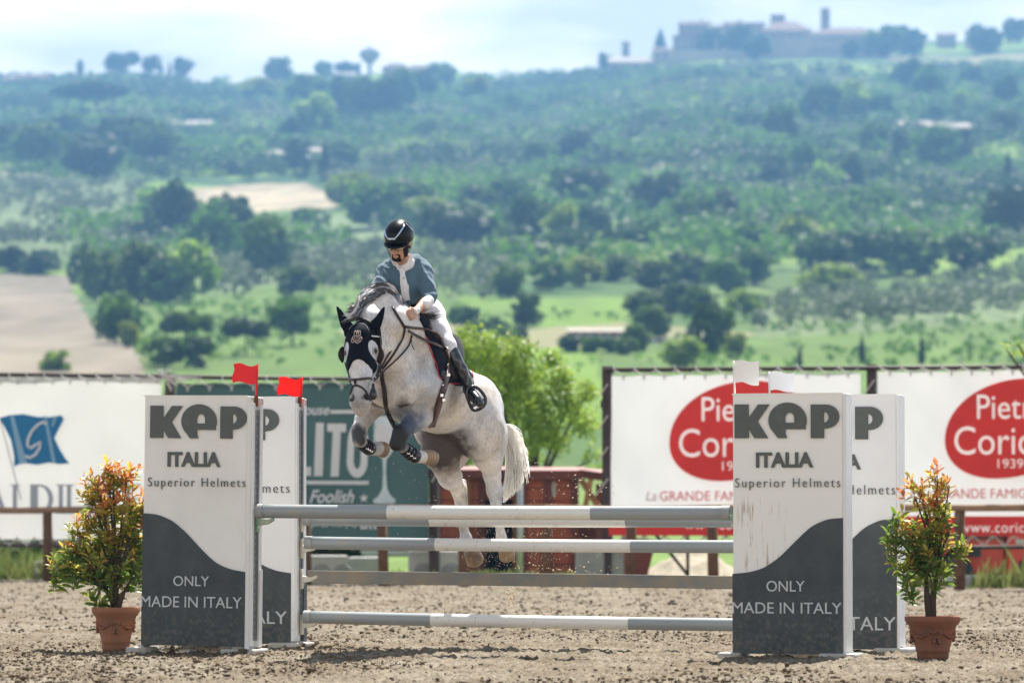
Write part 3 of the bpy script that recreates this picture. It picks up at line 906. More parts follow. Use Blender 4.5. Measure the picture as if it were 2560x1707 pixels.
house(2225,2290,72,106,8,M_STONE2,M_ROOF,'square house on the ridge near the right edge',(4,2),group=GT,hip=True)
house(2246,2262,54,74,3,M_BRICKW,M_ROOF,'stubby tower behind the square house near the right edge',(1,1),'small_tower',depth=5,cat='tower',group=GT)
GH = 'houses on the hillside'
house(360,482,286,304,14,M_WHITEW,M_ROOFP,'long white farmhouse on the left slope',(6,1),group=GH)
house(612,656,352,392,10,M_STONE2,M_ROOFP,'tower-like stone house with a pale roof on the left slope',(2,2),group=GH,hip=True)
house(702,740,346,368,9,M_BRICKW,M_ROOFP,'small pink house right of the tower-like stone house',(2,1),group=GH)
house(878,938,152,172,12,M_BRICKW,M_ROOF,'brick house on the ridge right of the water tower',(3,1),group=GH,hip=True)
house(930,1000,154,176,10,M_STONE2,M_ROOF,'pale house with wide roof on the ridge right of the brick house',(4,1),group=GH,hip=True)
house(775,815,170,182,8,M_BRICKW,M_ROOFP,'little pink roofed house below the water tower',(2,1),group=GH)
house(0,36,180,200,7,M_BRICKW,M_ROOF,'reddish house cut by the left edge of the ridge',(2,1),group=GH)
house(34,72,176,200,8,M_STONE,M_ROOF,'second house from left on the far left ridge',(2,1),group=GH)
house(66,112,174,200,6,M_STONE2,M_ROOF,'third house from left on the far left ridge',(3,1),group=GH)
house(2068,2140,288,312,14,M_STONE2,M_ROOFP,'left wing of the long stone farmhouse on the right slope',(3,1),group=GH)
house(2136,2232,292,316,14,M_STONE2,M_ROOFP,'right wing of the long stone farmhouse on the right slope',(4,1),group=GH)
house(1838,1888,338,350,9,M_BRICKW,M_ROOFP,'small pink cottage in the middle of the right slope',(2,1),group=GH)
house(1020,1090,428,436,6,M_BRICKW,M_ROOFP,'tiny pale roof half hidden behind the trees right of the helmet',(2,1),group=GH)
house(1312,1442,762,776,11,M_STONE,M_ROOFP,'long low barn with a pale roof in the valley',(6,1),'barn',group=GH,cat='barn')
house(2266,2288,640,652,4,M_WHITEW,M_ROOFP,'tiny white hut near the right edge above the olive rows',(1,1),'hut',group=GH,cat='hut')
house(1500,1530,776,790,4,M_WHITEW,M_ROOFP,'small white hut among bushes right of the valley barn',(1,1),'hut',group=GH,cat='hut')

def water_tower():
    g = terr_at(848*K, 150*K); mpp = g.y/FPX*K
    root = empty('water_tower', g, (0, 0, 0), 'grey mushroom-shaped water tower on the ridge', 'water tower')
    z = lambda r: (150-r)*mpp
    MB().lathe([(5*mpp, -4), (4.4*mpp, z(132)), (6*mpp, z(127))], 20).build('shaft', M_CONCF, root, True)
    MB().lathe([(6*mpp, z(127)), (17*mpp, z(118)), (24*mpp, z(108)), (24.5*mpp, z(102)), (16*mpp, z(93)), (6*mpp, z(89)), (1*mpp, z(88))], 28).build('tank', M_CONCF, root, True)
    MB().tube([(0,0,z(89)), (0,0,z(80))], 0.4, 6).build('mast', M_CONCF, root)
water_tower()

# ================================================================== BEYOND THE ARENA
M_RUST = mat('dark_painted_steel', (0.060, 0.035, 0.032), 0.55, 0.4, noise=(6, 0.4))
M_WOODP = mat('weathered_brown_wood', (0.17, 0.085, 0.042), 0.75, 0.3, noise=(9, 0.5))
M_RAIL = mat('pale_rail_wood', (0.36, 0.22, 0.13), 0.75, 0.3, noise=(9, 0.35))
def banner_mat(name, c):
    return mat(name, c, 0.55, 0.35, noise=(1.3, 0.06), translucent=0.38)
M_BANW = banner_mat('banner_white', (0.74, 0.745, 0.76))
M_BANW2 = banner_mat('banner_cream', (0.74, 0.735, 0.72))
M_BANG = mat('banner_green', (0.045, 0.10, 0.10), 0.5, 0.4, noise=(0.9, 0.35), translucent=0.2)
M_BANR = mat('banner_red', (0.90, 0.10, 0.085), 0.5, 0.35, noise=(1.5, 0.12), translucent=0.5)
M_BANRT = mat('banner_red_text', (0.80, 0.06, 0.08), 0.5, 0.35)
M_BANGREY = mat('banner_grey_text', (0.40, 0.42, 0.47), 0.5, 0.3)
M_BANBLUE = mat('banner_blue', (0.022, 0.22, 0.46), 0.5, 0.35, translucent=0.25)
M_BANPALE = mat('banner_pale_blue', (0.22, 0.40, 0.56), 0.5, 0.35)
M_INKW = mat('banner_ink_white', (0.92, 0.92, 0.93), 0.5, 0.3, translucent=0.45)
M_CORD = mat('tie_cord', (0.55, 0.54, 0.52), 0.7, 0.3)
M_DARKTXT = mat('banner_dark', (0.05, 0.06, 0.06), 0.5, 0.3)

class Frame:
    """flat frame of reference on a banner: column a of the photograph -> metres along the banner"""
    def __init__(self, pxa, Ya, pxb, Yb):
        self.a = Vector(((pxa-CX)/FPX*Ya, Ya, 0)); self.b = Vector(((pxb-CX)/FPX*Yb, Yb, 0))
        self.d = (self.b-self.a).normalized()
        self.ang = math.atan2(self.d.y, self.d.x)
    def at(self, px):
        # point of the line a-b seen in column px
        k = (px-CX)/FPX
        t = (k*self.a.y-self.a.x)/(self.d.x-k*self.d.y)
        return t, self.a.y+self.d.y*t
    def xz(self, px, py):
        t, Y = self.at(px)
        return t, CAMZ+(HY-py)/FPX*Y
def cloth(fr, x0, x1, z0, z1, m, name, parent, y=0.0, wrinkle=0.02, seed=0.0, nx=60, nz=24, tabs=True):
    xs = np.linspace(x0, x1, nx); zs = np.linspace(z0, z1, nz)
    X, Z = np.meshgrid(xs, zs)
    t = (Z-z0)/(z1-z0)
    Yw = y+wrinkle*(fbm(X*0.8+Z*0.7, Z*0.3, seed, 3)*0.8+0.7*np.sin((X*1.1-Z*0.55)*4.2+seed)*np.clip(t-0.5, 0, 1))
    sag = -0.02*np.abs(np.sin(X*math.pi/0.62))*np.clip((t-0.85)/0.15, 0, 1)*(1 if tabs else 0)
    idx = np.arange(X.size).reshape(X.shape)
    F = np.stack([idx[:-1, :-1], idx[:-1, 1:], idx[1:, 1:], idx[1:, :-1]], -1).reshape(-1, 4)
    return np_mesh(name, np.stack([X, Yw, Z+sag], -1).reshape(-1, 3), F, m, parent)

def flat_shape(polys, m, name, parent, y, depth=0.004):
    o = put(curve_mesh(polys, depth), name, m, parent, (0, y, 0)); return o

def frame_and_banner(fr, px0, px1, top0, top1, bot0, bot1, bx0, bx1, bt, bb, label, m, posts, lab_post):
    """steel frame with a banner laced into it"""
    root = empty('banner', (fr.a.x, fr.a.y, 0), (0, 0, fr.ang), label, 'banner', 'printed banners laced into steel frames')
    return root

def lacing(root, xs, zbar, zcl, y, seed=0):
    mb = MB(); r = random.Random(seed)
    for i, x in enumerate(xs):
        mb.tube([(x-0.02, y-0.02, zbar+0.05), (x, y-0.05, zbar-0.02), (x+0.14, y-0.03, zcl-0.02)], 0.011, 5)
        mb.tube([(x+0.14, y-0.03, zcl-0.02), (x+0.31, y+0.03, zbar-0.03)], 0.009, 5)
        mb.box(x+0.125, x+0.155, y-0.035, y-0.025, zcl-0.08, zcl+0.0)
    return mb.build('cord', M_CORD, root)

def steel_frame(fr, pxs, toppy, botpy, label, posts):
    root = empty('banner_fence', (fr.a.x, fr.a.y, 0), (0, 0, fr.ang), label, 'steel fence')
    t0, za = fr.xz(pxs[0], toppy[0]); t1, zb = fr.xz(pxs[1], toppy[1])
    MB().tube([(t0, 0.05, za), (t1, 0.05, zb)], 0.035, 8).build('top_bar', M_RUST, root, True)
    t0, za2 = fr.xz(pxs[0], botpy[0]); t1, zb2 = fr.xz(pxs[1], botpy[1])
    MB().tube([(t0, 0.05, za2), (t1, 0.05, zb2)], 0.03, 8).build('bottom_bar', M_RUST, root, True)
    for p in posts:
        t, z = fr.xz(p, toppy[0]+(toppy[1]-toppy[0])*(p-pxs[0])/(pxs[1]-pxs[0]))
        MB().box(t-0.07, t+0.07, 0.09, 0.2, -0.1, z+0.06).build('post', M_RUST, root)
    return root

FL = Frame(-260, 68.5, 1085, 65.5)
FR = Frame(1512, 64.5, 2860, 62.0)
FL_root = steel_frame(FL, (-260, 1085), (933, 950), (1360, 1372), 'rusty steel frame holding the banners left of the horse', [-245, 416, 1078])
FR_root = steel_frame(FR, (1508, 2860), (925, 915), (1372, 1366), 'rusty steel frame holding the two red and white banners', [1512, 2175, 2845])
MB().box(FR.xz(1503, 0)[0]-0.03, FR.xz(1503, 0)[0]+0.05, 0.06, 0.16, FR.xz(1503, 1020)[1], FR.xz(1503, 1000)[1]).build('bracket', M_RUST, FR_root)

# --- left banner: blue flag emblem and grey serif lettering
def xz_list(fr, pts): return [fr.xz(x, y) for x, y in pts]
B1 = empty('banner', (FL.a.x, FL.a.y, 0), (0, 0, FL.ang), 'cream banner with a blue waving flag emblem and grey serif letters', 'banner', 'printed banners laced into steel frames')
x0, z1 = FL.xz(-240, 944); x1, z0 = FL.xz(402, 1348)
cloth(FL, x0, x1, z0, z1, M_BANW2, 'cloth', B1, 0.025, 0.028, 1.0)
LY = -0.035
flag_pts = ([(0,1045),(25,1038),(60,1035),(95,1042),(125,1043),(155,1038),(162,1048),(150,1070),(138,1095),(150,1120),(165,1145),(176,1158),(150,1160),(125,1156),(95,1162),(60,1156),(38,1166),(38,1140),(30,1100),(15,1070)])
flat_shape([xz_list(FL, flag_pts)], M_BANBLUE, 'flag_emblem', B1, LY)
for k, (dx, w_) in enumerate([(28, 9), (112, 7), (146, 6)]):
    q = [(dx, 1040), (dx+w_, 1040), (dx+w_+24, 1158), (dx+22, 1158)] if k else [(dx, 1040), (dx+w_, 1040), (dx+w_+34, 1158), (dx+24, 1160)]
    if k == 2: q = [(dx-8, 1042), (dx-1, 1041), (dx-10, 1066), (dx-16, 1066)]
    flat_shape([xz_list(FL, q)], M_BANPALE, 'stripe', B1, LY-0.006)
gs = [(120,1060),(110,1055),(97,1062),(82,1078),(73,1098),(72,1114),(80,1120),(92,1112),(104,1104),(102,1120),(92,1136),(78,1144),(66,1140)]
flat_shape([xz_list(FL, [(px, pz) for px, pz in pl]) for pl in stroke_poly(gs, 6.5)], M_INKW, 'emblem_letter', B1, LY-0.012)
flat_shape([xz_list(FL, [(2,1050),(4.5,1050),(57,1248),(54,1248)])], M_BANGREY, 'flagpole', B1, LY-0.004)
def serif_word(fr, word, x0, top, base, adv, m, parent, y, gap=8):
    """capitals with slab serifs drawn as thick and thin strokes, in photograph pixels"""
    H = base-top; x = x0; T = H*0.15; t = H*0.05
    for ch in word:
        if ch == ' ': x += H*0.35; continue
        S_ = []
        def bar(ax, ay, bx, by, w): S_.extend(stroke_poly([(ax, ay), (bx, by)], w))
        def ser(cx_, cy_, w_): S_.append([(cx_-w_/2, cy_-t/2), (cx_+w_/2, cy_-t/2), (cx_+w_/2, cy_+t/2), (cx_-w_/2, cy_+t/2)])
        if ch == 'I': wd = H*0.34; c_ = x+wd/2; bar(c_, top, c_, base, T); ser(c_, top, wd); ser(c_, base, wd)
        elif ch == 'L':
            wd = H*0.62; c_ = x+H*0.17; bar(c_, top, c_, base, T); ser(c_, top, H*0.34)
            S_.append([(x, base-t/2), (x+wd, base-t/2), (x+wd+2, base-H*0.22), (x+wd-3, base-H*0.2), (x+wd-8, base+t/2), (x, base+t/2)][::1])
        elif ch == 'D':
            wd = H*0.82; c_ = x+H*0.2; bar(c_, top, c_, base, T)
            cy_ = (top+base)/2
            o_ = [(x, top-t/2)]+[(x+H*0.34+(wd-H*0.34)*math.cos(a), cy_+(H/2+t/2)*math.sin(a)) for a in np.linspace(-math.pi/2, math.pi/2, 16)]+[(x, base+t/2)]
            i_ = [(c_+T/2, top+t)]+[(x+H*0.32+(wd-H*0.34-T)*math.cos(a), cy_+(H/2-t)*math.sin(a)) for a in np.linspace(-math.pi/2, math.pi/2, 16)]+[(c_+T/2, base-t)]
            S_ = [o_, i_]
            S_ += [[(x-1, top+t), (c_-T/2, top+t), (c_-T/2, base-t), (x-1, base-t)]]
        elif ch == 'N':
            wd = H*0.85; a_, b_ = x+H*0.15, x+wd-H*0.12; bar(a_, top, a_, base, t*1.3); bar(b_, top, b_, base, t*1.3); bar(a_, top, b_, base, T); ser(a_, base, H*0.26); ser(b_, top, H*0.26)
        elif ch == 'E':
            wd = H*0.62; c_ = x+H*0.17; bar(c_, top, c_, base, T)
            for yy_, l in ((top, wd), (top+H*0.48, wd*0.8), (base, wd)): S_.append([(x if l == wd else c_, yy_-t/2), (x+l, yy_-t/2), (x+l, yy_+t), (x if l == wd else c_, yy_+t/2)])
        elif ch == 'A':
            wd = H*0.85; bar(x+wd/2, top, x+H*0.1, base, t*1.3); bar(x+wd/2-2, top, x+wd-H*0.1, base, T); bar(x+wd*0.25, base-H*0.32, x+wd*0.72, base-H*0.32, t); ser(x+H*0.1, base, H*0.24); ser(x+wd-H*0.1, base, H*0.28)
        elif ch == 'S':
            wd = H*0.55; pts = arc(x+wd/2, top+H*0.27, wd*0.42, -30, -250, 12, H*0.24)+arc(x+wd/2, base-H*0.27, wd*0.45, -70, 150, 12, H*0.25); S_ = stroke_poly(pts, T*0.8)
        for s_ in (S_ if ch != 'D' else []):
            flat_shape([xz_list(fr, s_)], m, 'letter', parent, y+rnd.uniform(-0.003, 0.0))
        if ch == 'D': 
            flat_shape([xz_list(fr, S_[0]), xz_list(fr, S_[1])], m, 'letter', parent, y)
        x += wd+adv
serif_word(FL, 'ALDI', -38, 1212, 1282, 7, M_BANGREY, B1, LY-0.002)
serif_word(FL, 'LINES', 164, 1212, 1282, 7, M_BANGREY, B1, LY-0.002)
tt = [FL.xz(p, 0)[0] for p in np.arange(-235, 405, 43.5)]
lacing(B1, tt, FL.xz(200, 938)[1], FL.xz(200, 948)[1], 0, 1)
lacing(B1, tt, FL.xz(200, 1360)[1], FL.xz(200, 1346)[1]+0.03, 0, 5)
# knot of cord on the post
kn = MB()
for i in range(6):
    a = rnd.uniform(0, 3.1); t_, z_ = FL.xz(415, 940)
    kn.tube([(t_-0.2*math.cos(a), -0.1, z_+0.12*math.sin(a)), (t_, -0.14, z_), (t_+rnd.uniform(0.1,0.7), -0.05, z_-rnd.uniform(0.05,0.5)*math.sin(a))], 0.014, 5)
kn.build('knot', M_CORD, B1)

# --- green banner
B2 = empty('banner', (FL.a.x, FL.a.y, 0), (0, 0, FL.ang), 'dark green banner with white lettering and a wine glass behind the horse', 'banner', 'printed banners laced into steel frames')
x0, z1 = FL.xz(440, 958); x1, z0 = FL.xz(1072, 1352)
cloth(FL, x0, x1, z0, z1, M_BANG, 'cloth', B2, 0.0, 0.02, 4.0)
def place_text(fr, parent, body, xl, base, capH, m, xr=None, y=LY, bold=0.0, shear=0.0, depth=0.004, name='lettering', spacing=1.0):
    """text whose left end is column xl, baseline row, capital height in rows, optional right end column"""
    t0, z0_ = fr.xz(xl, base); _, z1_ = fr.xz(xl, base-capH)
    size = (z1_-z0_)/0.73
    w = fr.xz(xr, base)[0]-t0 if xr else None
    me = text_mesh(body, size, depth, width=w, bold=bold*size, shear=shear, spacing=spacing)
    return put(me, name, m, parent, (t0, y, z0_))
place_text(FL, B2, 'House', 738, 1037, 26, M_INKW, 826, shear=0.35, bold=0.02)
flat_shape([xz_list(FL, [(828,1025),(890,1025),(890,1034),(828,1034)])], M_INKW, 'rule', B2, LY)
def bigletters():
    P_ = []
    P_.append([(690,1057),(714,1057),(714,1167),(780,1167),(780,1189),(690,1189)])      # L
    P_.append([(792,1057),(812,1057),(809,1190),(787,1190)])                            # I
    P_.append([(820,1059),(867,1059),(867,1080),(854,1080),(849,1191),(829,1191),(834,1080),(820,1078)])  # T
    P_.append(arc(897,1110,26,-180,0,14,53)+arc(895,1152,26,0,180,14,42))
    P_.append(arc(896,1108,8,-180,0,14,30)+arc(895,1150,9,0,180,14,22))
    return P_
bl = bigletters()
for q in bl[:3]: flat_shape([xz_list(FL, q)], M_INKW, 'letter', B2, LY)
flat_shape([xz_list(FL, bl[3]), xz_list(FL, bl[4])], M_INKW, 'letter', B2, LY)
flat_shape([xz_list(FL, [(690,1201),(924,1202),(924,1211),(690,1210)])], M_INKW, 'rule', B2, LY)
place_text(FL, B2, 'Foolish', 776, 1256, 33, M_INKW, 888, shear=0.35, bold=0.02)
star = []
for i in range(10):
    a = math.radians(-90+36*i); r_ = 12 if i % 2 == 0 else 5
    star.append((912+r_*math.cos(a), 1245+r_*math.sin(a)))
flat_shape([xz_list(FL, star)], M_INKW, 'star', B2, LY)
place_text(FL, B2, 'april 25, Trevi (PG)', 774, 1316, 15, M_INKW, 894, bold=0.008)
flat_shape([xz_list(FL, [(903,1302),(921,1302),(921,1322),(903,1322)]), xz_list(FL, [(909,1308),(915,1308),(915,1316),(909,1316)])], M_INKW, 'icon', B2, LY)
flat_shape([xz_list(FL, [(925,1302),(943,1302),(943,1322),(925,1322)]), xz_list(FL, [(932,1306),(938,1306),(938,1309),(936,1322),(932,1322)])], M_INKW, 'icon', B2, LY)
M_GLASSP = mat('printed_glass', (0.40, 0.50, 0.53), 0.4, 0.4, noise=(3, 0.5), col2=(0.65, 0.72, 0.75))
gl = [(938,1040),(982,1040),(990,1090),(988,1120),(976,1140),(969,1147),(967,1180),(970,1220),(978,1238),(992,1250),(988,1258),(938,1258),(934,1250),(948,1240),(958,1222),(960,1180),(958,1147),(944,1136),(936,1110)]
flat_shape([xz_list(FL, gl)], M_GLASSP, 'wine_glass_print', B2, LY)
flat_shape([xz_list(FL, [(945,1060),(975,1060),(982,1095),(978,1120),(965,1136),(955,1136),(943,1118),(940,1090)])], M_INKW, 'wine_glass_highlight', B2, LY-0.005)
tt = [FL.xz(p, 0)[0] for p in np.arange(450, 1065, 55)]
lacing(B2, tt, FL.xz(760, 948)[1], FL.xz(760, 962)[1], 0, 2)
lacing(B2, tt, FL.xz(760, 1368)[1], FL.xz(760, 1350)[1]+0.03, 0, 6)
t_, z_ = FL.xz(1080, 1180)
cd = MB()
cd.tube([(t_-0.05, -0.06, z_+0.2), (t_+0.10, -0.02, z_+0.02), (t_+0.02, -0.05, z_-0.15)], 0.010, 5)
cd.build('cord', M_CORD, B2)

# --- the two red and white banners
def red_banner(off, xl, xr, label):
    B = empty('banner', (FR.a.x, FR.a.y, 0), (0, 0, FR.ang), label, 'banner', 'printed banners laced into steel frames')
    x0, z1 = FR.xz(xl, 938 if off == 0 else 928); x1, z0 = FR.xz(xr, 1338)
    zr = FR.xz(xl, 1292)[1] if off == 0 else FR.xz(xl, 1290)[1]
    cloth(FR, x0, x1, z0, z1, M_BANW, 'cloth', B, 0.045, 0.034, 2.0+off*0.01)
    wt_ = FR.xz(1714+off, 1322+(0 if off == 0 else 8)); ws_ = (FR.xz(1714+off, 1295)[1]-FR.xz(1714+off, 1322)[1])/0.73
    flat_shape([[(x0-0.003+(x1-x0+0.006)*q_/24, z0-0.003) for q_ in range(25)]+[(x1+0.003-(x1-x0+0.006)*q_/24, zr) for q_ in range(25)]]+text_polys('www.coricelli.it', ws_, 0.0, 0, 1.1, FR.xz(1950+off, 0)[0]-wt_[0], wt_[0], wt_[1]), M_BANR, 'red_band', B, LY-0.034)
    dy = 0 if off == 0 else -6
    cxp, cyp = 1845+off, 1077+dy
    blob = []
    for i in range(48):
        a = 2*math.pi*i/48
        c_, s_ = math.cos(a), math.sin(a)
        e = 2/2.12
        x = 166*math.copysign(abs(c_)**e, c_); y = 124*math.copysign(abs(s_)**e, s_)
        y -= x*0.10; x += -y*0.12
        blob.append((cxp+x, cyp+y))
    holes = []
    for bd_, xl_, xr_, base_, cap_, bo_ in (('Pietro', 1757+off, 1936+off, 1053+dy, 64, 0.03), ('Coricelli', 1700+off, 1988+off, 1142+dy, 74, 0.04), ('1939', 1808+off, 1872+off, 1176+dy, 24, 0.0)):
        t_a, z_a = FR.xz(xl_, base_); sz_ = (FR.xz(xl_, base_-cap_)[1]-z_a)/0.73
        holes += text_polys(bd_, sz_, bo_, 0, 1.0, FR.xz(xr_, base_)[0]-t_a, t_a, z_a)
    flat_shape([xz_list(FR, blob)]+holes, M_BANR, 'red_oval', B, LY-0.030)
    place_text(FR, B, 'La', 1616+off, 1251+dy, 25, mat('banner_pink_text', (0.62, 0.36, 0.38), 0.5, 0.3), 1642+off, shear=0.25)
    place_text(FR, B, "GRANDE FAMIGLIA", 1651+off, 1251+dy, 25, M_BANRT, 1925+off)
    tt = [FR.xz(p, 0)[0] for p in np.arange(xl+12, xr-20, 51)]
    lacing(B, tt, FR.xz(xl, 922 if off == 0 else 918)[1], z1-0.0, 0, 3)
    lacing(B, tt, FR.xz(xl, 1362)[1], z0+0.03, 0, 7)
    # side lacing on the post
    t_, _ = FR.xz(xl-8, 0)
    for k in range(7 if off == 0 else 3):
        z_ = z1-0.25-k*0.48
        MB().tube([(t_+0.02, -0.03, z_+0.12), (t_-0.16, -0.03, z_-0.12)], 0.010, 5).build('side_cord', M_CORD, B)
    return B
red_banner(0, 1526, 2150, 'left of the two red and white banners, mostly behind the right wing')
red_banner(688, 2192, 2838, 'right of the two red and white banners, cut by the photo edge')

# ---------------------------------------------------------------- wooden arena fence
WF = Frame(60, 67.0, 2440, 58.8)
wf = empty('wooden_fence', (WF.a.x, WF.a.y, 0), (0, 0, WF.ang), 'low brown wooden post and rail fence along the far side of the arena', 'fence')
posts = [-95, 120, 335, 545, 765, 956, 1158, 1368, 1578, 1780, 1985, 2190, 2398, 2620]
pm = None
for p in posts:
    t_, _ = WF.xz(p, 0)
    lean = rnd.uniform(-0.05, 0.05)
    o = MB().tube([(t_-lean, 0, -0.15), (t_+lean*0.3, 0, 1.12)], [0.085, 0.075], 10).build('post', M_WOODP, wf, True)
ra = WF.xz(-120, 1266)[0]; rb = WF.xz(2660, 1282)[0]
npc = 7
for i in range(npc):
    a_, b_ = ra+(rb-ra)*i/npc, ra+(rb-ra)*(i+1)/npc
    MB().tube([(a_+0.01, -0.0, 1.16), ((a_+b_)/2, 0, 1.15+rnd.uniform(-0.012, 0.012)), (b_-0.01, 0, 1.16)], [0.055, 0.05, 0.052], 10).build('rail', M_RAIL, wf, True)

# ---------------------------------------------------------------- verge grass
M_GRASS = mat('verge_grass', (0.14, 0.22, 0.045), 0.7, 0.3, noise=(2, 0.45), col2=(0.30, 0.30, 0.10), translucent=0.35)
def grass(name, label, x0, x1, y0f, y1f, n, hgt):
    X = nrs.uniform(x0, x1, n); Y = y0f(X)+(y1f(X)-y0f(X))*nrs.rand(n)
    h = hgt*nrs.uniform(0.4, 1.3, n)*np.clip(1+0.6*fbm(X*0.9, Y*0.9, 3.0, 2), 0.3, 1.8)
    w = 0.012+0.02*nrs.rand(n); lx = nrs.normal(0, 0.25, n)*h; ly = nrs.normal(0, 0.2, n)*h
    th = nrs.uniform(0, 3.14, n); c, s = np.cos(th)*w, np.sin(th)*w
    z = 0*X
    V = np.stack([np.stack([X-c, Y-s, z], 1), np.stack([X+c, Y+s, z], 1), np.stack([X+lx*.5+c*.6, Y+ly*.5+s*.6, h*.6], 1), np.stack([X+lx, Y+ly, h], 1)], 1)
    F = np.arange(n*4).reshape(n, 4)
    tag(np_mesh(name, V.reshape(-1, 3), F, M_GRASS, smooth=False), label, 'grass', kind='stuff')
grass('verge_grass', 'bright green grass fringe behind the arena edge', -12, 12, lambda x: edgeY(x)+0.15, lambda x: edgeY(x)+6.0, 26000, 0.13)
grass('tall_grass', 'tall seeding grass left of the concrete blocks', -9.2, -6.5, lambda x: edgeY(x)+0.3, lambda x: edgeY(x)+2.2, 2600, 0.55)
grass('tall_grass_tufts', 'tall grass tufts in front of the red machine at right', 6.6, 8.6, lambda x: edgeY(x)+0.1, lambda x: edgeY(x)+0.9, 420, 0.5)

# ---------------------------------------------------------------- concrete blocks
M_CONC = mat('grey_concrete', (0.36, 0.355, 0.345), 0.9, 0.2, noise=(4, 0.25), bump=(30, 0.3, 0.01))
M_CONC2 = mat('white_concrete', (0.56, 0.55, 0.53), 0.9, 0.2, noise=(4, 0.2), bump=(30, 0.3, 0.01))
def conc(px0, px1, pt, pb, Y, d, label, m=M_CONC, disc=None):
    a = P(px0, pb, Y); b = P(px1, pt, Y)
    root = empty('concrete_block', (a.x, Y, -0.02), (0, 0, rnd.uniform(-0.05, 0.05)), label, 'block', 'concrete blocks behind the wooden fence')
    w = b.x-a.x; h = b.z+0.02
    o = MB().box(0, w, 0, d, 0, h).build('block_body', m, root, bevel=0.03)
    for dx in (disc or []):
        MB().lathe([(0.16, 0), (0.15, 0.012), (0.10, 0.016), (0.07, 0.004), (0.01, 0.003)], 20).build('round_recess', M_CONC, root, True)
        q = root.children[-1]; q.rotation_euler = (math.pi/2, 0, 0); q.location = (w*dx, -0.004, h*0.35)
    return root
conc(86, 212, 1402, 1452, 69.3, 0.9, 'grey concrete block at the left, beside the tall grass')
conc(212, 330, 1400, 1452, 69.9, 0.9, 'grey concrete block behind the left potted bush')
conc(770, 868, 1388, 1448, 66.6, 0.8, 'white concrete block in front of the parked white car', M_CONC2, (0.35, 0.9))
conc(868, 950, 1392, 1448, 67.3, 0.8, 'white concrete block right of the one by the car', M_CONC2)
conc(1022, 1155, 1376, 1448, 65.9, 0.9, 'broad pale concrete block between two fence posts behind the plank', M_CONC2, (0.28, 0.8))
conc(1440, 1560, 1376, 1452, 64.6, 0.9, 'dark grey concrete block right of the wooden sheds')
conc(2335, 2478, 1438, 1474, 61.2, 0.5, 'low pale concrete kerb block in front of the red machine', M_CONC2)

# ---------------------------------------------------------------- white car behind the block
def car():
    a = P(775, 1445, 75.0); 
    root = empty('parked_car', (a.x, 75, 0), (0, 0, 0), 'white parked car seen under the green banner', 'car')
    cw = mat('car_white', (0.75, 0.76, 0.78), 0.25, 0.5, coat=0.6); cg = mat('car_glass', (0.05, 0.09, 0.13), 0.1, 0.6)
    pr = [(-0.6,0.35),(-0.6,0.75),(-0.45,0.86),(0.10,0.92),(0.55,1.34),(1.0,1.42),(1.9,1.42),(2.5,1.2),(2.95,0.95),(3.1,0.8),(3.1,0.35)]
    b = MB().prism(pr, 0, 1.65).build('body', cw, root, bevel=0.05)
    MB().prism([(0.28,0.95),(0.64,1.28),(1.1,1.34),(1.1,0.95)], -0.012, 0.0).build('window', cg, root)
    MB().prism([(1.2,0.95),(1.2,1.34),(1.85,1.34),(2.3,1.15),(2.55,0.95)], -0.012, 0.0).build('window', cg, root)
    for x in (0.1, 2.3):
        o = MB().lathe([(0.02, 0), (0.3, 0), (0.32, 0.05), (0.32, 0.2), (0.02, 0.2)], 24).build('wheel', M_DARKTXT, root, True)
        o.rotation_euler = (math.pi/2, 0, 0); o.location = (x, 0.12, 0.32)
car()

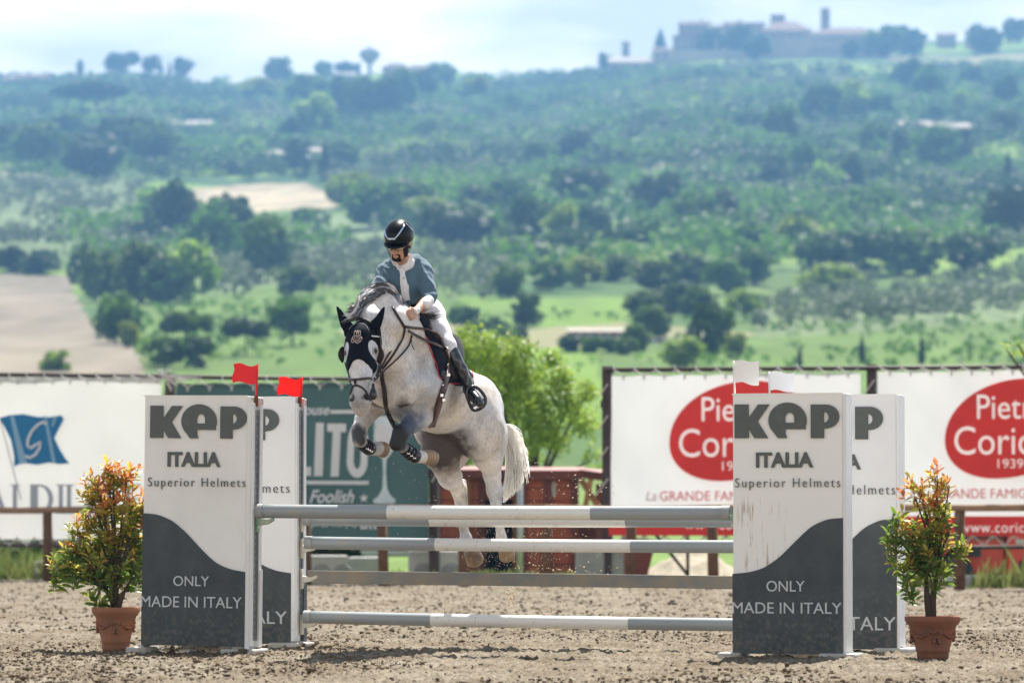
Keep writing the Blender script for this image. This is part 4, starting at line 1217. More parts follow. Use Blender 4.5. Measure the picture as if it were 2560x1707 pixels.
# ---------------------------------------------------------------- red-brown wooden sheds
M_RED = mat('redbrown_boards', (0.46, 0.10, 0.04), 0.55, 0.4, noise=(3, 0.35), bump=(12, 0.3, 0.01))
M_RED2 = mat('redbrown_frame', (0.17, 0.035, 0.022), 0.55, 0.4, noise=(3, 0.3))
M_ORW = mat('orange_wood', (0.42, 0.17, 0.07), 0.6, 0.35, noise=(4, 0.35))
M_BLACK = mat('shed_inside', (0.015, 0.013, 0.014), 0.9, 0.1)
M_PINKROOF = mat('shed_roof_felt', (0.42, 0.24, 0.23), 0.8, 0.3)
def shed(px0, px1, ptop, Y, label, boards=8, doorpx=None, brace=None, posts_px=()):
    a = P(px0, 1440, Y); w = P(px1, 1440, Y).x-a.x; h = CAMZ+(HY-ptop)/FPX*Y
    root = empty('wooden_shed', (a.x, Y, 0), (0, 0, -0.03), label, 'shed', 'red-brown wooden sheds behind the horse')
    dz0 = (P(doorpx[0], 0, Y).x-a.x, P(doorpx[1], 0, Y).x-a.x) if doorpx else None
    bh = (h-0.1)/boards
    for i in range(boards):
        z0_, z1_ = 0.05+i*bh, 0.05+(i+1)*bh-0.012
        segs = [(0.0, w)]
        if dz0 and z0_ < 1.25: segs = [(0.0, dz0[0]), (dz0[1], w)]
        for s0, s1 in segs:
            if s1-s0 > 0.05:
                MB().add([(s0,0,z0_),(s1,0,z0_),(s1,0.02,z1_),(s0,0.02,z1_),(s0,0.05,z0_),(s1,0.05,z0_),(s1,0.05,z1_),(s0,0.05,z1_)],
                         [(0,1,2,3),(4,7,6,5),(0,4,5,1),(3,2,6,7),(0,3,7,4),(1,5,6,2)]).build('board', M_RED, root)
    MB().box(0.0, w, 0.06, 2.0, 0.0, h-0.06).build('shed_body', M_BLACK, root)
    r = MB().add([(-0.12,-0.15,h-0.04),(w+0.12,-0.15,h-0.04),(w+0.12,2.1,h+0.05),(-0.12,2.1,h+0.05),(-0.12,-0.15,h+0.02),(w+0.12,-0.15,h+0.02),(w+0.12,2.1,h+0.11),(-0.12,2.1,h+0.11)],
               [(0,3,2,1),(4,5,6,7),(0,1,5,4),(1,2,6,5),(2,3,7,6),(3,0,4,7)]).build('roof', M_PINKROOF, root)
    MB().box(-0.12, w+0.12, -0.18, -0.155, h-0.12, h+0.03).build('fascia', M_RED2, root)
    for p in posts_px:
        x = P(p, 0, Y).x-a.x
        MB().box(x-0.06, x+0.06, -0.06, -0.004, 0, h-0.06).build('post', M_RED2 if p % 2 else M_ORW, root)
    return root, a, w, h
s1, a1, w1, h1 = shed(1088, 1292, 1178, 72.5, 'left red-brown board shed, seen between the hind legs', 8, (1212, 1290), None, (1093, 1168, 1205, 1292))
s2, a2, w2, h2 = shed(1306, 1440, 1180, 71.0, 'right red-brown board shed, right of the tail', 8, None, None, (1309, 1371, 1437))
MB().box(P(1380,0,71).x-a2.x, P(1389,0,71).x-a2.x, -0.03, -0.01, P(0,1240,71).z, P(0,1205,71).z).build('white_plate', M_CONC2, s2)
# open porch on its right
pr = empty('wooden_porch', (a2.x+w2+0.03, 71.0, 0), (0, 0, 0), 'open wooden porch with diagonal braces right of the sheds', 'porch')
wpo = P(1512, 0, 71).x-P(1441, 0, 71).x
MB().bar((wpo*0.75, 0, 0), (wpo*0.75, 0, h2-0.2), 0.11, 0.11, (0,1,0)).build('post', M_RED2, pr)
MB().bar((0.02, -0.02, h2-0.02), (wpo+0.1, -0.02, h2-0.10), 0.14, 0.14).build('beam', M_RED2, pr)
MB().bar((0.05, -0.09, h2-0.12), (wpo*0.95, -0.09, h2-0.75), 0.1, 0.1).build('brace', M_ORW, pr)
MB().bar((0.1, -0.2, h2-0.7), (wpo*0.45, -0.2, h2-0.12), 0.09, 0.09).build('brace', M_ORW, pr)
MB().add([(-0.0,-0.2,h2+0.02),(wpo+0.2,-0.2,h2-0.02),(wpo+0.2,1.8,h2+0.04),(0,1.8,h2+0.10)], [(0,1,2,3)]).build('roof', M_PINKROOF, pr)
MB().box(0.02, wpo, 1.2, 1.25, 0.0, h2*0.62).build('back_board', M_RED2, pr)
M_PIPE = mat('galvanised_pipe', (0.45, 0.47, 0.48), 0.4, 0.5, metal=0.4)
pz = empty('metal_post', P(1300, 1443, 69.0), (0, 0, 0), 'grey metal post between the two red-brown sheds', 'post')
MB().tube([(0,0,-0.1), (0,0,1.7)], 0.05, 10).build('pole', M_PIPE, pz, True)
0 and MB().tube([(0,0,1.7), (0.12,-0.03,1.9), (0.36,-0.03,2.02), (0.5,-0.03,2.0)], [0.045,0.04,0.03,0.03], 8).build('arm', M_PIPE, pz, True)

# ---------------------------------------------------------------- sand heap, trestle, red machine
def heap():
    n_ = 40; xs = np.linspace(-1, 1, n_); X, Y = np.meshgrid(xs, xs)
    r = np.sqrt(X**2+Y**2)
    Z = np.clip(1-r, 0, 1)**0.9*0.62*(1+0.25*fbm(X*2, Y*2, 3., 3))+0.04*fbm(X*8, Y*8, 1., 3)*np.clip(1.2-r, 0, 1)-0.02
    idx = np.arange(X.size).reshape(X.shape)
    F = np.stack([idx[:-1, :-1], idx[:-1, 1:], idx[1:, 1:], idx[1:, :-1]], -1).reshape(-1, 4)
    c = P(1730, 1440, 66.5)
    tag(np_mesh('sand_heap', np.stack([X*0.98+c.x, Y*1.3+66.5, Z], -1).reshape(-1, 3), F, mat('heap_sand', (0.46, 0.40, 0.31), 0.95, 0.2, noise=(5, 0.3), bump=(25, 0.6, 0.03))), 'pale sand heap behind the fence right of the sheds', 'sand heap')
heap()
ts = empty('steel_trestle', P(1690, 1450, 64.9), (0, 0, 0), 'dark steel brace standing before the sand heap', 'trestle')
MB().bar((-0.35,0,0.75), (0.18,0,0.08), 0.05, 0.05).build('strut', M_RUST, ts)
MB().bar((0.18,0,0.0), (0.18,0,0.78), 0.05, 0.05, (0,1,0)).build('leg', M_RUST, ts)
sd = empty('slanted_barrier', P(1600, 1450, 66.0), (0, 0, 0), 'slanted dark red board beside the sand heap', 'board')
MB().prism([(-0.28,0),(0.1,0),(0.25,0.62),(-0.28,0.68)], 0, 0.06).build('board', M_RED2, sd)

M_MRED = mat('machine_red', (0.62, 0.045, 0.022), 0.35, 0.5, noise=(2, 0.15), coat=0.3)
M_MDARK = mat('machine_dark', (0.02, 0.02, 0.022), 0.5, 0.4)
mc = P(2330, 1470, 66.0)
rm = empty('red_machine', (mc.x, 66.0, 0), (0, 0, 0.05), 'bright red farm machine behind the fence at right', 'machine')
MB().box(-0.15, 0.42, 0, 1.2, 0.16, 0.92).build('side_panel', M_MRED, rm, bevel=0.03)
MB().box(0.44, 1.15, 0.05, 1.3, 0.14, 0.80).build('side_panel', M_MRED, rm, bevel=0.03)
MB().box(1.17, 3.2, -0.08, 1.3, 0.12, 0.95).build('hood', M_MRED, rm, bevel=0.04)
MB().box(-0.2, 3.3, -0.02, 0.02, 0.70, 0.735).build('rail', M_MDARK, rm)
for (x0_, x1_, z0_, z1_) in [(0.55,0.75,0.42,0.60),(0.0,0.32,0.14,0.26),(1.35,1.65,0.12,0.36),(1.95,2.2,0.2,0.4)]:
    MB().box(x0_, x1_, -0.1, -0.085, z0_, z1_).build('vent', M_MDARK, rm)
for x in (1.3, 1.72, 2.3): MB().box(x, x+0.14, -0.1, -0.088, 0.62, 0.69).build('sticker', M_CONC2, rm)
for x in (0.3, 2.6):
    o = MB().lathe([(0.02,0),(0.28,0),(0.32,0.06),(0.32,0.2),(0.02,0.2)], 22).build('wheel', M_MDARK, rm, True); o.rotation_euler = (math.pi/2,0,0); o.location = (x, -0.0, 0.16)

# ---------------------------------------------------------------- dark hedge at left, tree behind the horse
V, F = crown_mesh('hedge', 'bush', 3200, 55)
for i, (px, s) in enumerate([(20, 1.5), (210, 1.4), (380, 1.3), (800, 0.9)]):
    c = P(px, 1435, 74.0)
    r_ = empty('hedge_bush', (c.x, 74+i*0.3, 0), (0, 0, i*1.3), ['dark bush under the left edge of the cream banner', 'dark bush behind the left potted plant under the banner', 'dark bush behind the left wing at ground level', 'dark bush behind the white car'][i], 'bush', 'dark bushes under the banners')
    o = np_mesh('foliage', V*np.array([s, s*0.7, 0.62]), F, M_LEAF_D, r_, smooth=False)
    MB().tube([(0,0,-0.1),(0.05,0,0.5)], 0.05, 6).build('stem', M_BARK, r_)

M_NEARLEAF = mat('fresh_leaf', (0.19, 0.31, 0.035), 0.42, 0.45, noise=(2.5, 0.45), col2=(0.36, 0.46, 0.06), translucent=0.6)
def fine_tree(cx, Y, blobs, nleaf, leaf, trunk_px, label, seed):
    """blobs: (px, py, rpx) volumes of foliage; trunk from trunk_px (px, foot row)"""
    r = np.random.RandomState(seed)
    g = P(trunk_px[0], trunk_px[1], Y)
    root = empty('tree', (g.x, Y, 0), (0, 0, 0), label, 'tree')
    B = []
    for (px, py, rp) in blobs:
        q = P(px, py, Y); B.append((q.x-g.x, r.uniform(-0.7, 0.7), q.z, rp/FPX*Y))
    B = np.array(B)
    w = B[:, 3]**2; w /= w.sum()
    # twigs: clusters of leaves
    ncl = nleaf//9
    pk = r.choice(len(B), ncl, p=w)
    d = r.normal(0, 1, (ncl, 3)); d /= np.linalg.norm(d, axis=1, keepdims=True)
    cc = B[pk, :3]+d*(B[pk, 3]*r.uniform(0.3, 1.12, ncl))[:, None]
    C = (cc[:, None, :]+r.normal(0, leaf*1.3, (ncl, 9, 3))).reshape(-1, 3)
    V, F = leaf_quads(C, np.repeat(d, 9, 0)+np.array([0, 0, 0.5]), leaf, 0.5, 0.7)
    np_mesh('crown', V, F, M_NEARLEAF, root, smooth=False)
    mb = MB()
    top = B[:, :3].mean(0)
    fork = Vector((0.05, 0, top[2]*0.45))
    mb.tube([(0, 0, -0.1), (0.03, 0, fork.z*0.5), fork], [0.11, 0.085, 0.07], 8)
    for b in B[::2]:
        e = Vector(b[:3]); m_ = fork.lerp(e, 0.5)+Vector((0, 0, 0.1))
        mb.tube([fork, m_, e], [0.055, 0.03, 0.012], 6)
    mb.build('trunk', M_BARK, root, True)
    return root
fine_tree(1300, 78, [(1190,865,60),(1150,900,60),(1245,900,70),(1300,940,70),(1180,980,80),(1260,1000,80),(1340,1010,60),(1400,950,40),(1420,1010,50),(1460,1060,40),(1350,1080,55),(1260,1100,60),(1170,1100,60),(1390,1100,40),(1320,1150,40),(1240,1170,40),(1470,980,26),(1380,900,30),(1310,870,34),(1140,1150,50),(1480,1150,22)],
          17500, 0.05, (1330, 1440), 'fresh green young tree right behind the horse', 3)
fine_tree(2700, 60, [(2530,865,14),(2550,880,16),(2515,872,10),(2580,870,30),(2640,850,60),(2720,840,90),(2700,950,90)], 4500, 0.035, (2720, 1480), 'green tree whose branch tip enters at the right edge', 9)
for i, (px, y0, y1) in enumerate([(2155, 840, 910), (2305, 838, 910), (2000, 870, 915)]):
    hill_tree(px/K, (y0+y1)/2/K, 15, (y1-y0)/K, 'cypress', 'dark', ['slim young cypress before the right meadow, middle one', 'slim young cypress before the right meadow, rightmost', 'slim young cypress before the right meadow, leftmost'][i], 'young cypresses above the red banners')
# ================================================================== THE FENCE (OXER)
M_WHITE = mat('wing_white', (0.85, 0.84, 0.815), 0.42, 0.45, noise=(2.2, 0.14), bump=(60, 0.06, 0.002))
M_WHITEB = mat('wing_white_cool', (0.83, 0.835, 0.85), 0.42, 0.45, noise=(3.0, 0.06), bump=(60, 0.06, 0.002))
M_GREYD = mat('wing_grey', (0.072, 0.082, 0.085), 0.5, 0.3, noise=(5, 0.35), col2=(0.040, 0.050, 0.058), bump=(90, 0.12, 0.002))
M_LET = mat('letter_grey', (0.115, 0.125, 0.118), 0.6, 0.3, noise=(20, 0.15))
M_LETW = mat('letter_silver', (0.56, 0.58, 0.60), 0.5, 0.4)
M_ALU = mat('track_metal', (0.42, 0.43, 0.44), 0.38, 0.5, metal=0.75, noise=(20, 0.2))
M_SLOT = mat('slot_dark', (0.03, 0.03, 0.032), 0.8, 0.2)
M_CUP = mat('cup_ivory', (0.66, 0.62, 0.52), 0.5, 0.4, noise=(25, 0.15))
M_GREENC = mat('cup_green', (0.05, 0.23, 0.14), 0.45, 0.4, noise=(18, 0.6), col2=(0.55, 0.55, 0.42))
M_RUSTY = mat('rust', (0.22, 0.09, 0.035), 0.9, 0.2, noise=(20, 0.4))
M_FOOT = mat('foot_white', (0.55, 0.55, 0.54), 0.55, 0.35, noise=(9, 0.3), col2=(0.30, 0.27, 0.22), bump=(40, 0.2, 0.003))

FD = 30.0      # depth of the front line at the middle column
PXM = 354.0
def line_pt(off_n, px):
    """ground point of the line parallel to the fence, off_n behind the front element, seen in column px"""
    bx, by = off_n*NX, FD+off_n*NY
    k = (px-CX)/FPX
    t = (k*by-bx)/(UX-k*UY)
    return Vector((bx+UX*t, by+UY*t, 0)), t
OX = 1.36      # spread of the oxer

def dirt_mat():
    """white panel with brown mud streaks and splashes"""
    m = bpy.data.materials.new('wing_white_muddy'); m.use_nodes = True
    N = m.node_tree.nodes; L = m.node_tree.links; b = N['Principled BSDF']; b.inputs['Roughness'].default_value = 0.45
    tc = N.new('ShaderNodeTexCoord'); mp = N.new('ShaderNodeMapping'); mp.inputs['Scale'].default_value = (34, 1, 2.6)
    n = N.new('ShaderNodeTexNoise'); n.inputs['Scale'].default_value = 1.0; n.inputs['Detail'].default_value = 5; n.inputs['Roughness'].default_value = 0.65
    L.new(tc.outputs['Object'], mp.inputs['Vector']); L.new(mp.outputs['Vector'], n.inputs['Vector'])
    sp = N.new('ShaderNodeSeparateXYZ'); L.new(tc.outputs['Object'], sp.inputs[0])
    # streaks live between x 0.02..0.36 and z 0.5..1.18
    def win(sock, a, b_, f):
        r1 = N.new('ShaderNodeMapRange'); r1.inputs['From Min'].default_value = a; r1.inputs['From Max'].default_value = a+f
        r2 = N.new('ShaderNodeMapRange'); r2.inputs['From Min'].default_value = b_; r2.inputs['From Max'].default_value = b_-f
        L.new(sock, r1.inputs['Value']); L.new(sock, r2.inputs['Value'])
        mu = N.new('ShaderNodeMath'); mu.operation = 'MULTIPLY'; L.new(r1.outputs[0], mu.inputs[0]); L.new(r2.outputs[0], mu.inputs[1]); return mu.outputs[0]
    wx = win(sp.outputs['X'], 0.0, 0.40, 0.08); wz = win(sp.outputs['Z'], 0.42, 1.16, 0.10)
    rr = N.new('ShaderNodeMapRange'); rr.inputs['From Min'].default_value = 0.55; rr.inputs['From Max'].default_value = 0.62
    L.new(n.outputs['Fac'], rr.inputs['Value'])
    m1 = N.new('ShaderNodeMath'); m1.operation = 'MULTIPLY'; L.new(wx, m1.inputs[0]); L.new(wz, m1.inputs[1])
    m2 = N.new('ShaderNodeMath'); m2.operation = 'MULTIPLY'; L.new(m1.outputs[0], m2.inputs[0]); L.new(rr.outputs[0], m2.inputs[1])
    m3 = N.new('ShaderNodeMath'); m3.operation = 'MULTIPLY'; m3.inputs[1].default_value = 0.75; L.new(m2.outputs[0], m3.inputs[0])
    mx = N.new('ShaderNodeMix'); mx.data_type = 'RGBA'; mx.inputs['A'].default_value = (0.84, 0.83, 0.805, 1); mx.inputs['B'].default_value = (0.38, 0.27, 0.16, 1)
    L.new(m3.outputs[0], mx.inputs['Factor']); L.new(mx.outputs['Result'], b.inputs['Base Color'])
    return m
M_MUDDY = dirt_mat()
def splash(m):
    """dried sand splashed up the foot of a painted panel, with scuffs"""
    N = m.node_tree.nodes; L = m.node_tree.links; b = N['Principled BSDF']
    old = b.inputs['Base Color'].links[0].from_socket
    tc = N.new('ShaderNodeTexCoord'); sp = N.new('ShaderNodeSeparateXYZ'); L.new(tc.outputs['Object'], sp.inputs[0])
    n = N.new('ShaderNodeTexNoise'); n.inputs['Scale'].default_value = 22; n.inputs['Detail'].default_value = 7; n.inputs['Roughness'].default_value = 0.75
    L.new(tc.outputs['Object'], n.inputs['Vector'])
    r = N.new('ShaderNodeMapRange'); r.inputs['From Min'].default_value = 0.0; r.inputs['From Max'].default_value = 0.75; r.inputs['To Min'].default_value = 0.16; r.inputs['To Max'].default_value = -0.02
    L.new(sp.outputs['Z'], r.inputs['Value'])
    a = N.new('ShaderNodeMath'); a.operation = 'ADD'; L.new(n.outputs['Fac'], a.inputs[0]); L.new(r.outputs[0], a.inputs[1])
    q = N.new('ShaderNodeMapRange'); q.inputs['From Min'].default_value = 0.60; q.inputs['From Max'].default_value = 0.76; q.inputs['To Max'].default_value = 0.28
    L.new(a.outputs[0], q.inputs['Value'])
    mx = N.new('ShaderNodeMix'); mx.data_type = 'RGBA'; mx.inputs['B'].default_value = (0.30, 0.25, 0.18, 1)
    L.new(q.outputs[0], mx.inputs['Factor']); L.new(old, mx.inputs['A']); L.new(mx.outputs['Result'], b.inputs['Base Color'])
splash(M_GREYD); splash(M_WHITE); splash(M_WHITEB)

# outlines of the big letters, in a box 525 wide and 184 high (y down)
KEPP_K = [(0,10),(70,10),(70,82),(118,10),(175,10),(116,98),(168,184),(99,184),(70,134),(70,184),(0,184)]
def kepp_e():
    c = (266, 92); out = arc(c[0], c[1], 96, 10, -200, 30, 94)
    out = [(362, 140)]+[(c[0]+96*math.cos(math.radians(a)), c[1]+94*math.sin(math.radians(a))) for a in np.linspace(28, -232, 34)]
    out = [(358, 138)]+[(c[0]+96*math.cos(math.radians(a)), c[1]+92*math.sin(math.radians(a))) for a in np.linspace(20, -225, 34)]+[(218,184),(262,184),(256,162),(255,138)]
    hole = [(254,104)]+[(277+23*math.cos(math.radians(a)), 82+30*math.sin(math.radians(a))) for a in np.linspace(-180, 0, 12)]+[(300,104)]
    return out, hole
def kepp_p(x):
    out = [(x,10),(x+75,10)]+[(x+75+68*math.cos(math.radians(a)), 72+62*math.sin(math.radians(a))) for a in np.linspace(-90, 90, 18)]+[(x+66,136),(x+66,184),(x,184)]
    hole = [(x+66,48)]+[(x+66+24*math.cos(math.radians(a)), 76+28*math.sin(math.radians(a))) for a in np.linspace(-90, 90, 12)]+[(x+66,104)]
    return out, hole
def wing(name_label, off, pxl, pxr, top, bottom, curve, txt, side, lean=0.0, depth=0.19, white=None, cups=(), mirror=False, feet=True):
    """pxl..pxr: columns of the printed face; curve: rows of the painted edge at even steps from left to right"""
    a, ta = line_pt(off, pxl); b, tb = line_pt(off, pxr)
    W = tb-ta
    root = empty('jump_wing', (a.x, a.y, 0), (0, lean, -TH), name_label, 'jump wing', 'printed wings of the jump')
    ya, yb = a.y, b.y
    def lz(px, py):      # local x,z of an image point on the face plane
        p, t = line_pt(off, px); return t-ta, CAMZ+(HY-py)/FPX*p.y
    z1 = CAMZ+(HY-top)/FPX*(ya+yb)/2; z0 = CAMZ+(HY-bottom)/FPX*(ya+yb)/2
    wm = white or M_WHITE
    MB().box(0, W, 0.004, depth, z0, z1).build('panel', wm, root, bevel=0.004)
    # raised frame edge
    MB().box(-0.006, W+0.004, -0.0, 0.003, z1-0.006, z1+0.004).build('edge_trim', wm, root)
    cv = []
    n = len(curve)
    # smooth interpolation of the painted edge
    xs = np.linspace(0, 1, n); fine = np.linspace(0, 1, 36)
    sm = np.interp(fine, xs, curve)
    for _ in range(3): sm[1:-1] = (sm[:-2]+2*sm[1:-1]+sm[2:])/4
    for f, r_ in zip(fine, sm):
        y_ = ya+(yb-ya)*f; cv.append((f*W, CAMZ+(HY-r_)/FPX*y_))
    cv[0] = (-0.004, cv[0][1]); 
    poly = [(-0.004, z0-0.003)]+[(W-0.002 if side != 'none' else W, z0-0.003)]+cv[::-1]
    MB().prism(poly, -0.006, 0.002).build('painted_panel', M_GREYD, root)
    # big letters
    kx0, kx1, ky0, ky1 = txt['kepp']
    def mapk(pts): return [lz(kx0+(kx1-kx0)*x/525.0, ky0+(ky1-ky0)*y/184.0) for x, y in pts]
    if txt.get('K', True): put(curve_mesh([mapk(KEPP_K)], 0.012), 'letter', M_LET, root, (0, -0.004, 0))
    e1, e2 = kepp_e()
    if txt.get('e', True): put(curve_mesh([mapk(e1), mapk(e2)], 0.012), 'letter', M_LET, root, (0, -0.004, 0))
    for x in (383,):
        o_, h_ = kepp_p(x); put(curve_mesh([mapk(o_), mapk(h_)], 0.012), 'letter', M_LET, root, (0, -0.004, 0))
    def tx(body, xl, xr, base, cap, m, bold=0.0, dep=0.008, sp_=1.0):
        if body[0] == 'S': sp_, bold, cap = 1.25, -0.016, cap*1.08
        x_l, zb = lz(xl, base); _, zt = lz(xl, base-cap); x_r, _ = lz(xr, base)
        size = (zt-zb)/0.73
        me = text_mesh(body, size, dep, width=x_r-x_l, bold=bold*size, spacing=sp_)
        o = put(me, 'lettering', m, root, (x_l, -0.007 if m is M_LETW else -0.003, zb))
        # follow the slope of the line of text
        o.rotation_euler = (0, -math.atan2(lz(xr, base)[1]-zb, x_r-x_l)*0.0, 0)
        return o
    for t_ in txt['lines']: tx(*t_)
    # feet
    if feet:
        for fa, fb in ((-0.10, 0.06), (W-0.16, W+0.10)):
            MB().box(fa, fb, -0.07, depth+0.07, 0.0, 0.05).build('foot', M_FOOT, root, bevel=0.014)
            MB().box(fa+0.06, fb-0.06, 0.02, depth-0.02, 0.05, max(z0, 0.06)).build('foot_stem', M_FOOT, root)
        MB().box(W*0.34, W*0.46, 0.05, depth-0.03, 0.0, 0.035).build('block', M_CUP, root, bevel=0.006)
    return root, W, z0, z1, depth, lz, a

def track(root, x, y0, y1, z0, z1, off=0.0):
    """metal keyhole track on the inner side of a wing: a U channel with dark slots"""
    mb = MB()
    mb.box(x, x+0.004, y0, y1, z0, z1)
    mb.box(x+0.004, x+0.020, y0, y0+0.004, z0, z1).box(x+0.004, x+0.020, y1-0.004, y1, z0, z1)
    mb.build('track', M_ALU, root)
    s = MB(); z = z0+0.03
    while z < z1-0.05:
        s.box(x+0.0045, x+0.007, (y0+y1)/2-0.012, (y0+y1)/2+0.012, z, z+0.034)
        z += 0.052
    o = s.build('slots', M_SLOT, root); tag(o, kind='stuff')

def cup(root, x, y, z, m, L=0.12, flip=1):
    """pole cup: plate on the track, arm and a lip under the pole"""
    s = flip
    mb = MB()
    mb.prism([(x, z+0.07), (x+s*0.022, z+0.075), (x+s*0.03, z+0.02), (x+s*0.10, z+0.012), (x+s*(L+0.03), z+0.028), (x+s*(L+0.034), z+0.008), (x+s*(L-0.01), z-0.018), (x+s*0.06, z-0.026), (x+s*0.03, z-0.03), (x+s*0.026, z-0.075), (x, z-0.08)], y-0.025, y+0.025)
    return mb.build('pole_cup', m, root, bevel=0.004)

T_LF = dict(kepp=(371, 611, 1009, 1094), lines=[
    ('ITALIA', 415, 547, 1164, 36, M_LET, 0.035), ('Superior Helmets', 367, 610, 1215, 22, M_LET, 0.004),
    ('ONLY', 434, 523, 1462, 26, M_LETW, 0.0), ('MADE IN ITALY', 354, 605, 1515, 29, M_LETW, 0.0)])
T_RF = dict(kepp=(1837, 2098, 1006, 1095), lines=[
    ('ITALIA', 1890, 2033, 1167, 37, M_LET, 0.035), ('Superior Helmets', 1838, 2100, 1218, 23, M_LET, 0.004),
    ('ONLY', 1916, 2011, 1477, 28, M_LETW, 0.0), ('MADE IN ITALY', 1831, 2103, 1531, 29, M_LETW, 0.0)])
T_LR = dict(kepp=(459, 697, 1018, 1100), lines=[
    ('ITALIA', 500, 620, 1168, 34, M_LET, 0.035), ('Superior Helmets', 457, 724, 1232, 23, M_LET, 0.004),
    ('MADE IN', 500, 600, 1505, 27, M_LETW, 0.0), ('ITALY', 597, 719, 1557, 33, M_LETW, 0.0)])
T_RR = dict(kepp=(1953, 2207, 1012, 1098), lines=[
    ('ITALIA', 2010, 2152, 1172, 36, M_LET, 0.035), ('Superior Helmets', 1970, 2237, 1236, 24, M_LET, 0.004),
    ('MADE IN', 2000, 2110, 1520, 27, M_LETW, 0.0), ('ITALY', 2110, 2238, 1573, 35, M_LETW, 0.0)])
CL = [1282, 1285, 1300, 1331, 1371, 1405, 1420, 1426]
CR = [1433, 1430, 1419, 1392, 1352, 1315, 1297, 1294]

w1, W1, z0_1, z1_1, dp1, lz1, a_1 = wing('left front wing, white over a grey falling wave, beside the left flower pot', 0.0, 356, 612, 988, 1610, CL, T_LF, 'r', lean=0.010)
w2, W2, z0_2, z1_2, dp2, lz2, a_2 = wing('left rear wing, half hidden behind the front one and carrying three rails', OX, 470, 728, 993, 1606, [r+6 for r in CL], T_LR, 'r', white=M_WHITEB)
w3, W3, z0_3, z1_3, dp3, lz3, a_3 = wing('right front wing with brown mud streaks under the lettering', 0.0, 1832, 2106, 984, 1632, CR, T_RF, 'r', white=M_MUDDY)
w4, W4, z0_4, z1_4, dp4, lz4, a_4 = wing('right rear wing, half hidden behind the muddy one', OX, 1966, 2240, 987, 1620, [r+2 for r in CR], T_RR, 'r', white=M_WHITEB, feet=True)
M_WHITES = mat('post_white', (0.79, 0.79, 0.785), 0.42, 0.45, noise=(5.0, 0.1))
# inner posts with tracks on the left wings
for (w, W, z0_, z1_) in ((w1, W1, 0.05, z1_1), (w2, W2, 0.06, z1_2)):
    MB().box(W+0.001, W+0.034, -0.004, 0.192, z0_, z1_-0.004).build('post', M_WHITES if w is w1 else M_WHITEB, w, bevel=0.004)
    track(w, W+0.035, 0.045, 0.115, z0_+0.06, z1_-0.10)
    MB().box(W+0.034, W+0.058, 0.125, 0.180, z0_+0.02, z1_-0.01).build('flange', M_WHITES, w, bevel=0.003)
    MB().box(W+0.034, W+0.050, -0.002, 0.040, z0_+0.02, z1_-0.05).build('flange', M_WHITES, w, bevel=0.003)
    MB().box(W+0.036, W+0.056, 0.05, 0.075, z1_-0.075, z1_+0.0).build('flag_socket', M_RUSTY, w)
    MB().box(W+0.036, W+0.059, 0.13, 0.175, z0_+0.0, z0_+0.03).build('rust_patch', M_RUSTY, w)
MB().box(W2+0.035, W2+0.062, 0.118, 0.186, 0.06, 0.52).build('lower_flange', M_GREYD, w2)
MB().box(W1+0.035, W1+0.066, 0.118, 0.186, 0.06, 0.62).build('lower_flange', M_WHITES, w1)
def sticker(w, W, z):
    put(text_mesh('3', 0.05, 0.002), 'number', mat('red_number', (0.6, 0.05, 0.05), 0.5), w, (W+0.060, 0.122, z))
    w.children[-1].rotation_euler = (0, 0, 0)
sticker(w1, W1, z1_1-0.06); sticker(w2, W2, z1_2-0.06)
# outer side of the right wings
MB().box(W3+0.001, W3+0.026, 0.0, 0.195, 0.04, z1_3-0.002).build('post', M_WHITES, w3, bevel=0.004)
MB().box(W4+0.001, W4+0.024, 0.0, 0.195, 0.04, z1_4-0.002).build('post', M_WHITEB, w4, bevel=0.004)

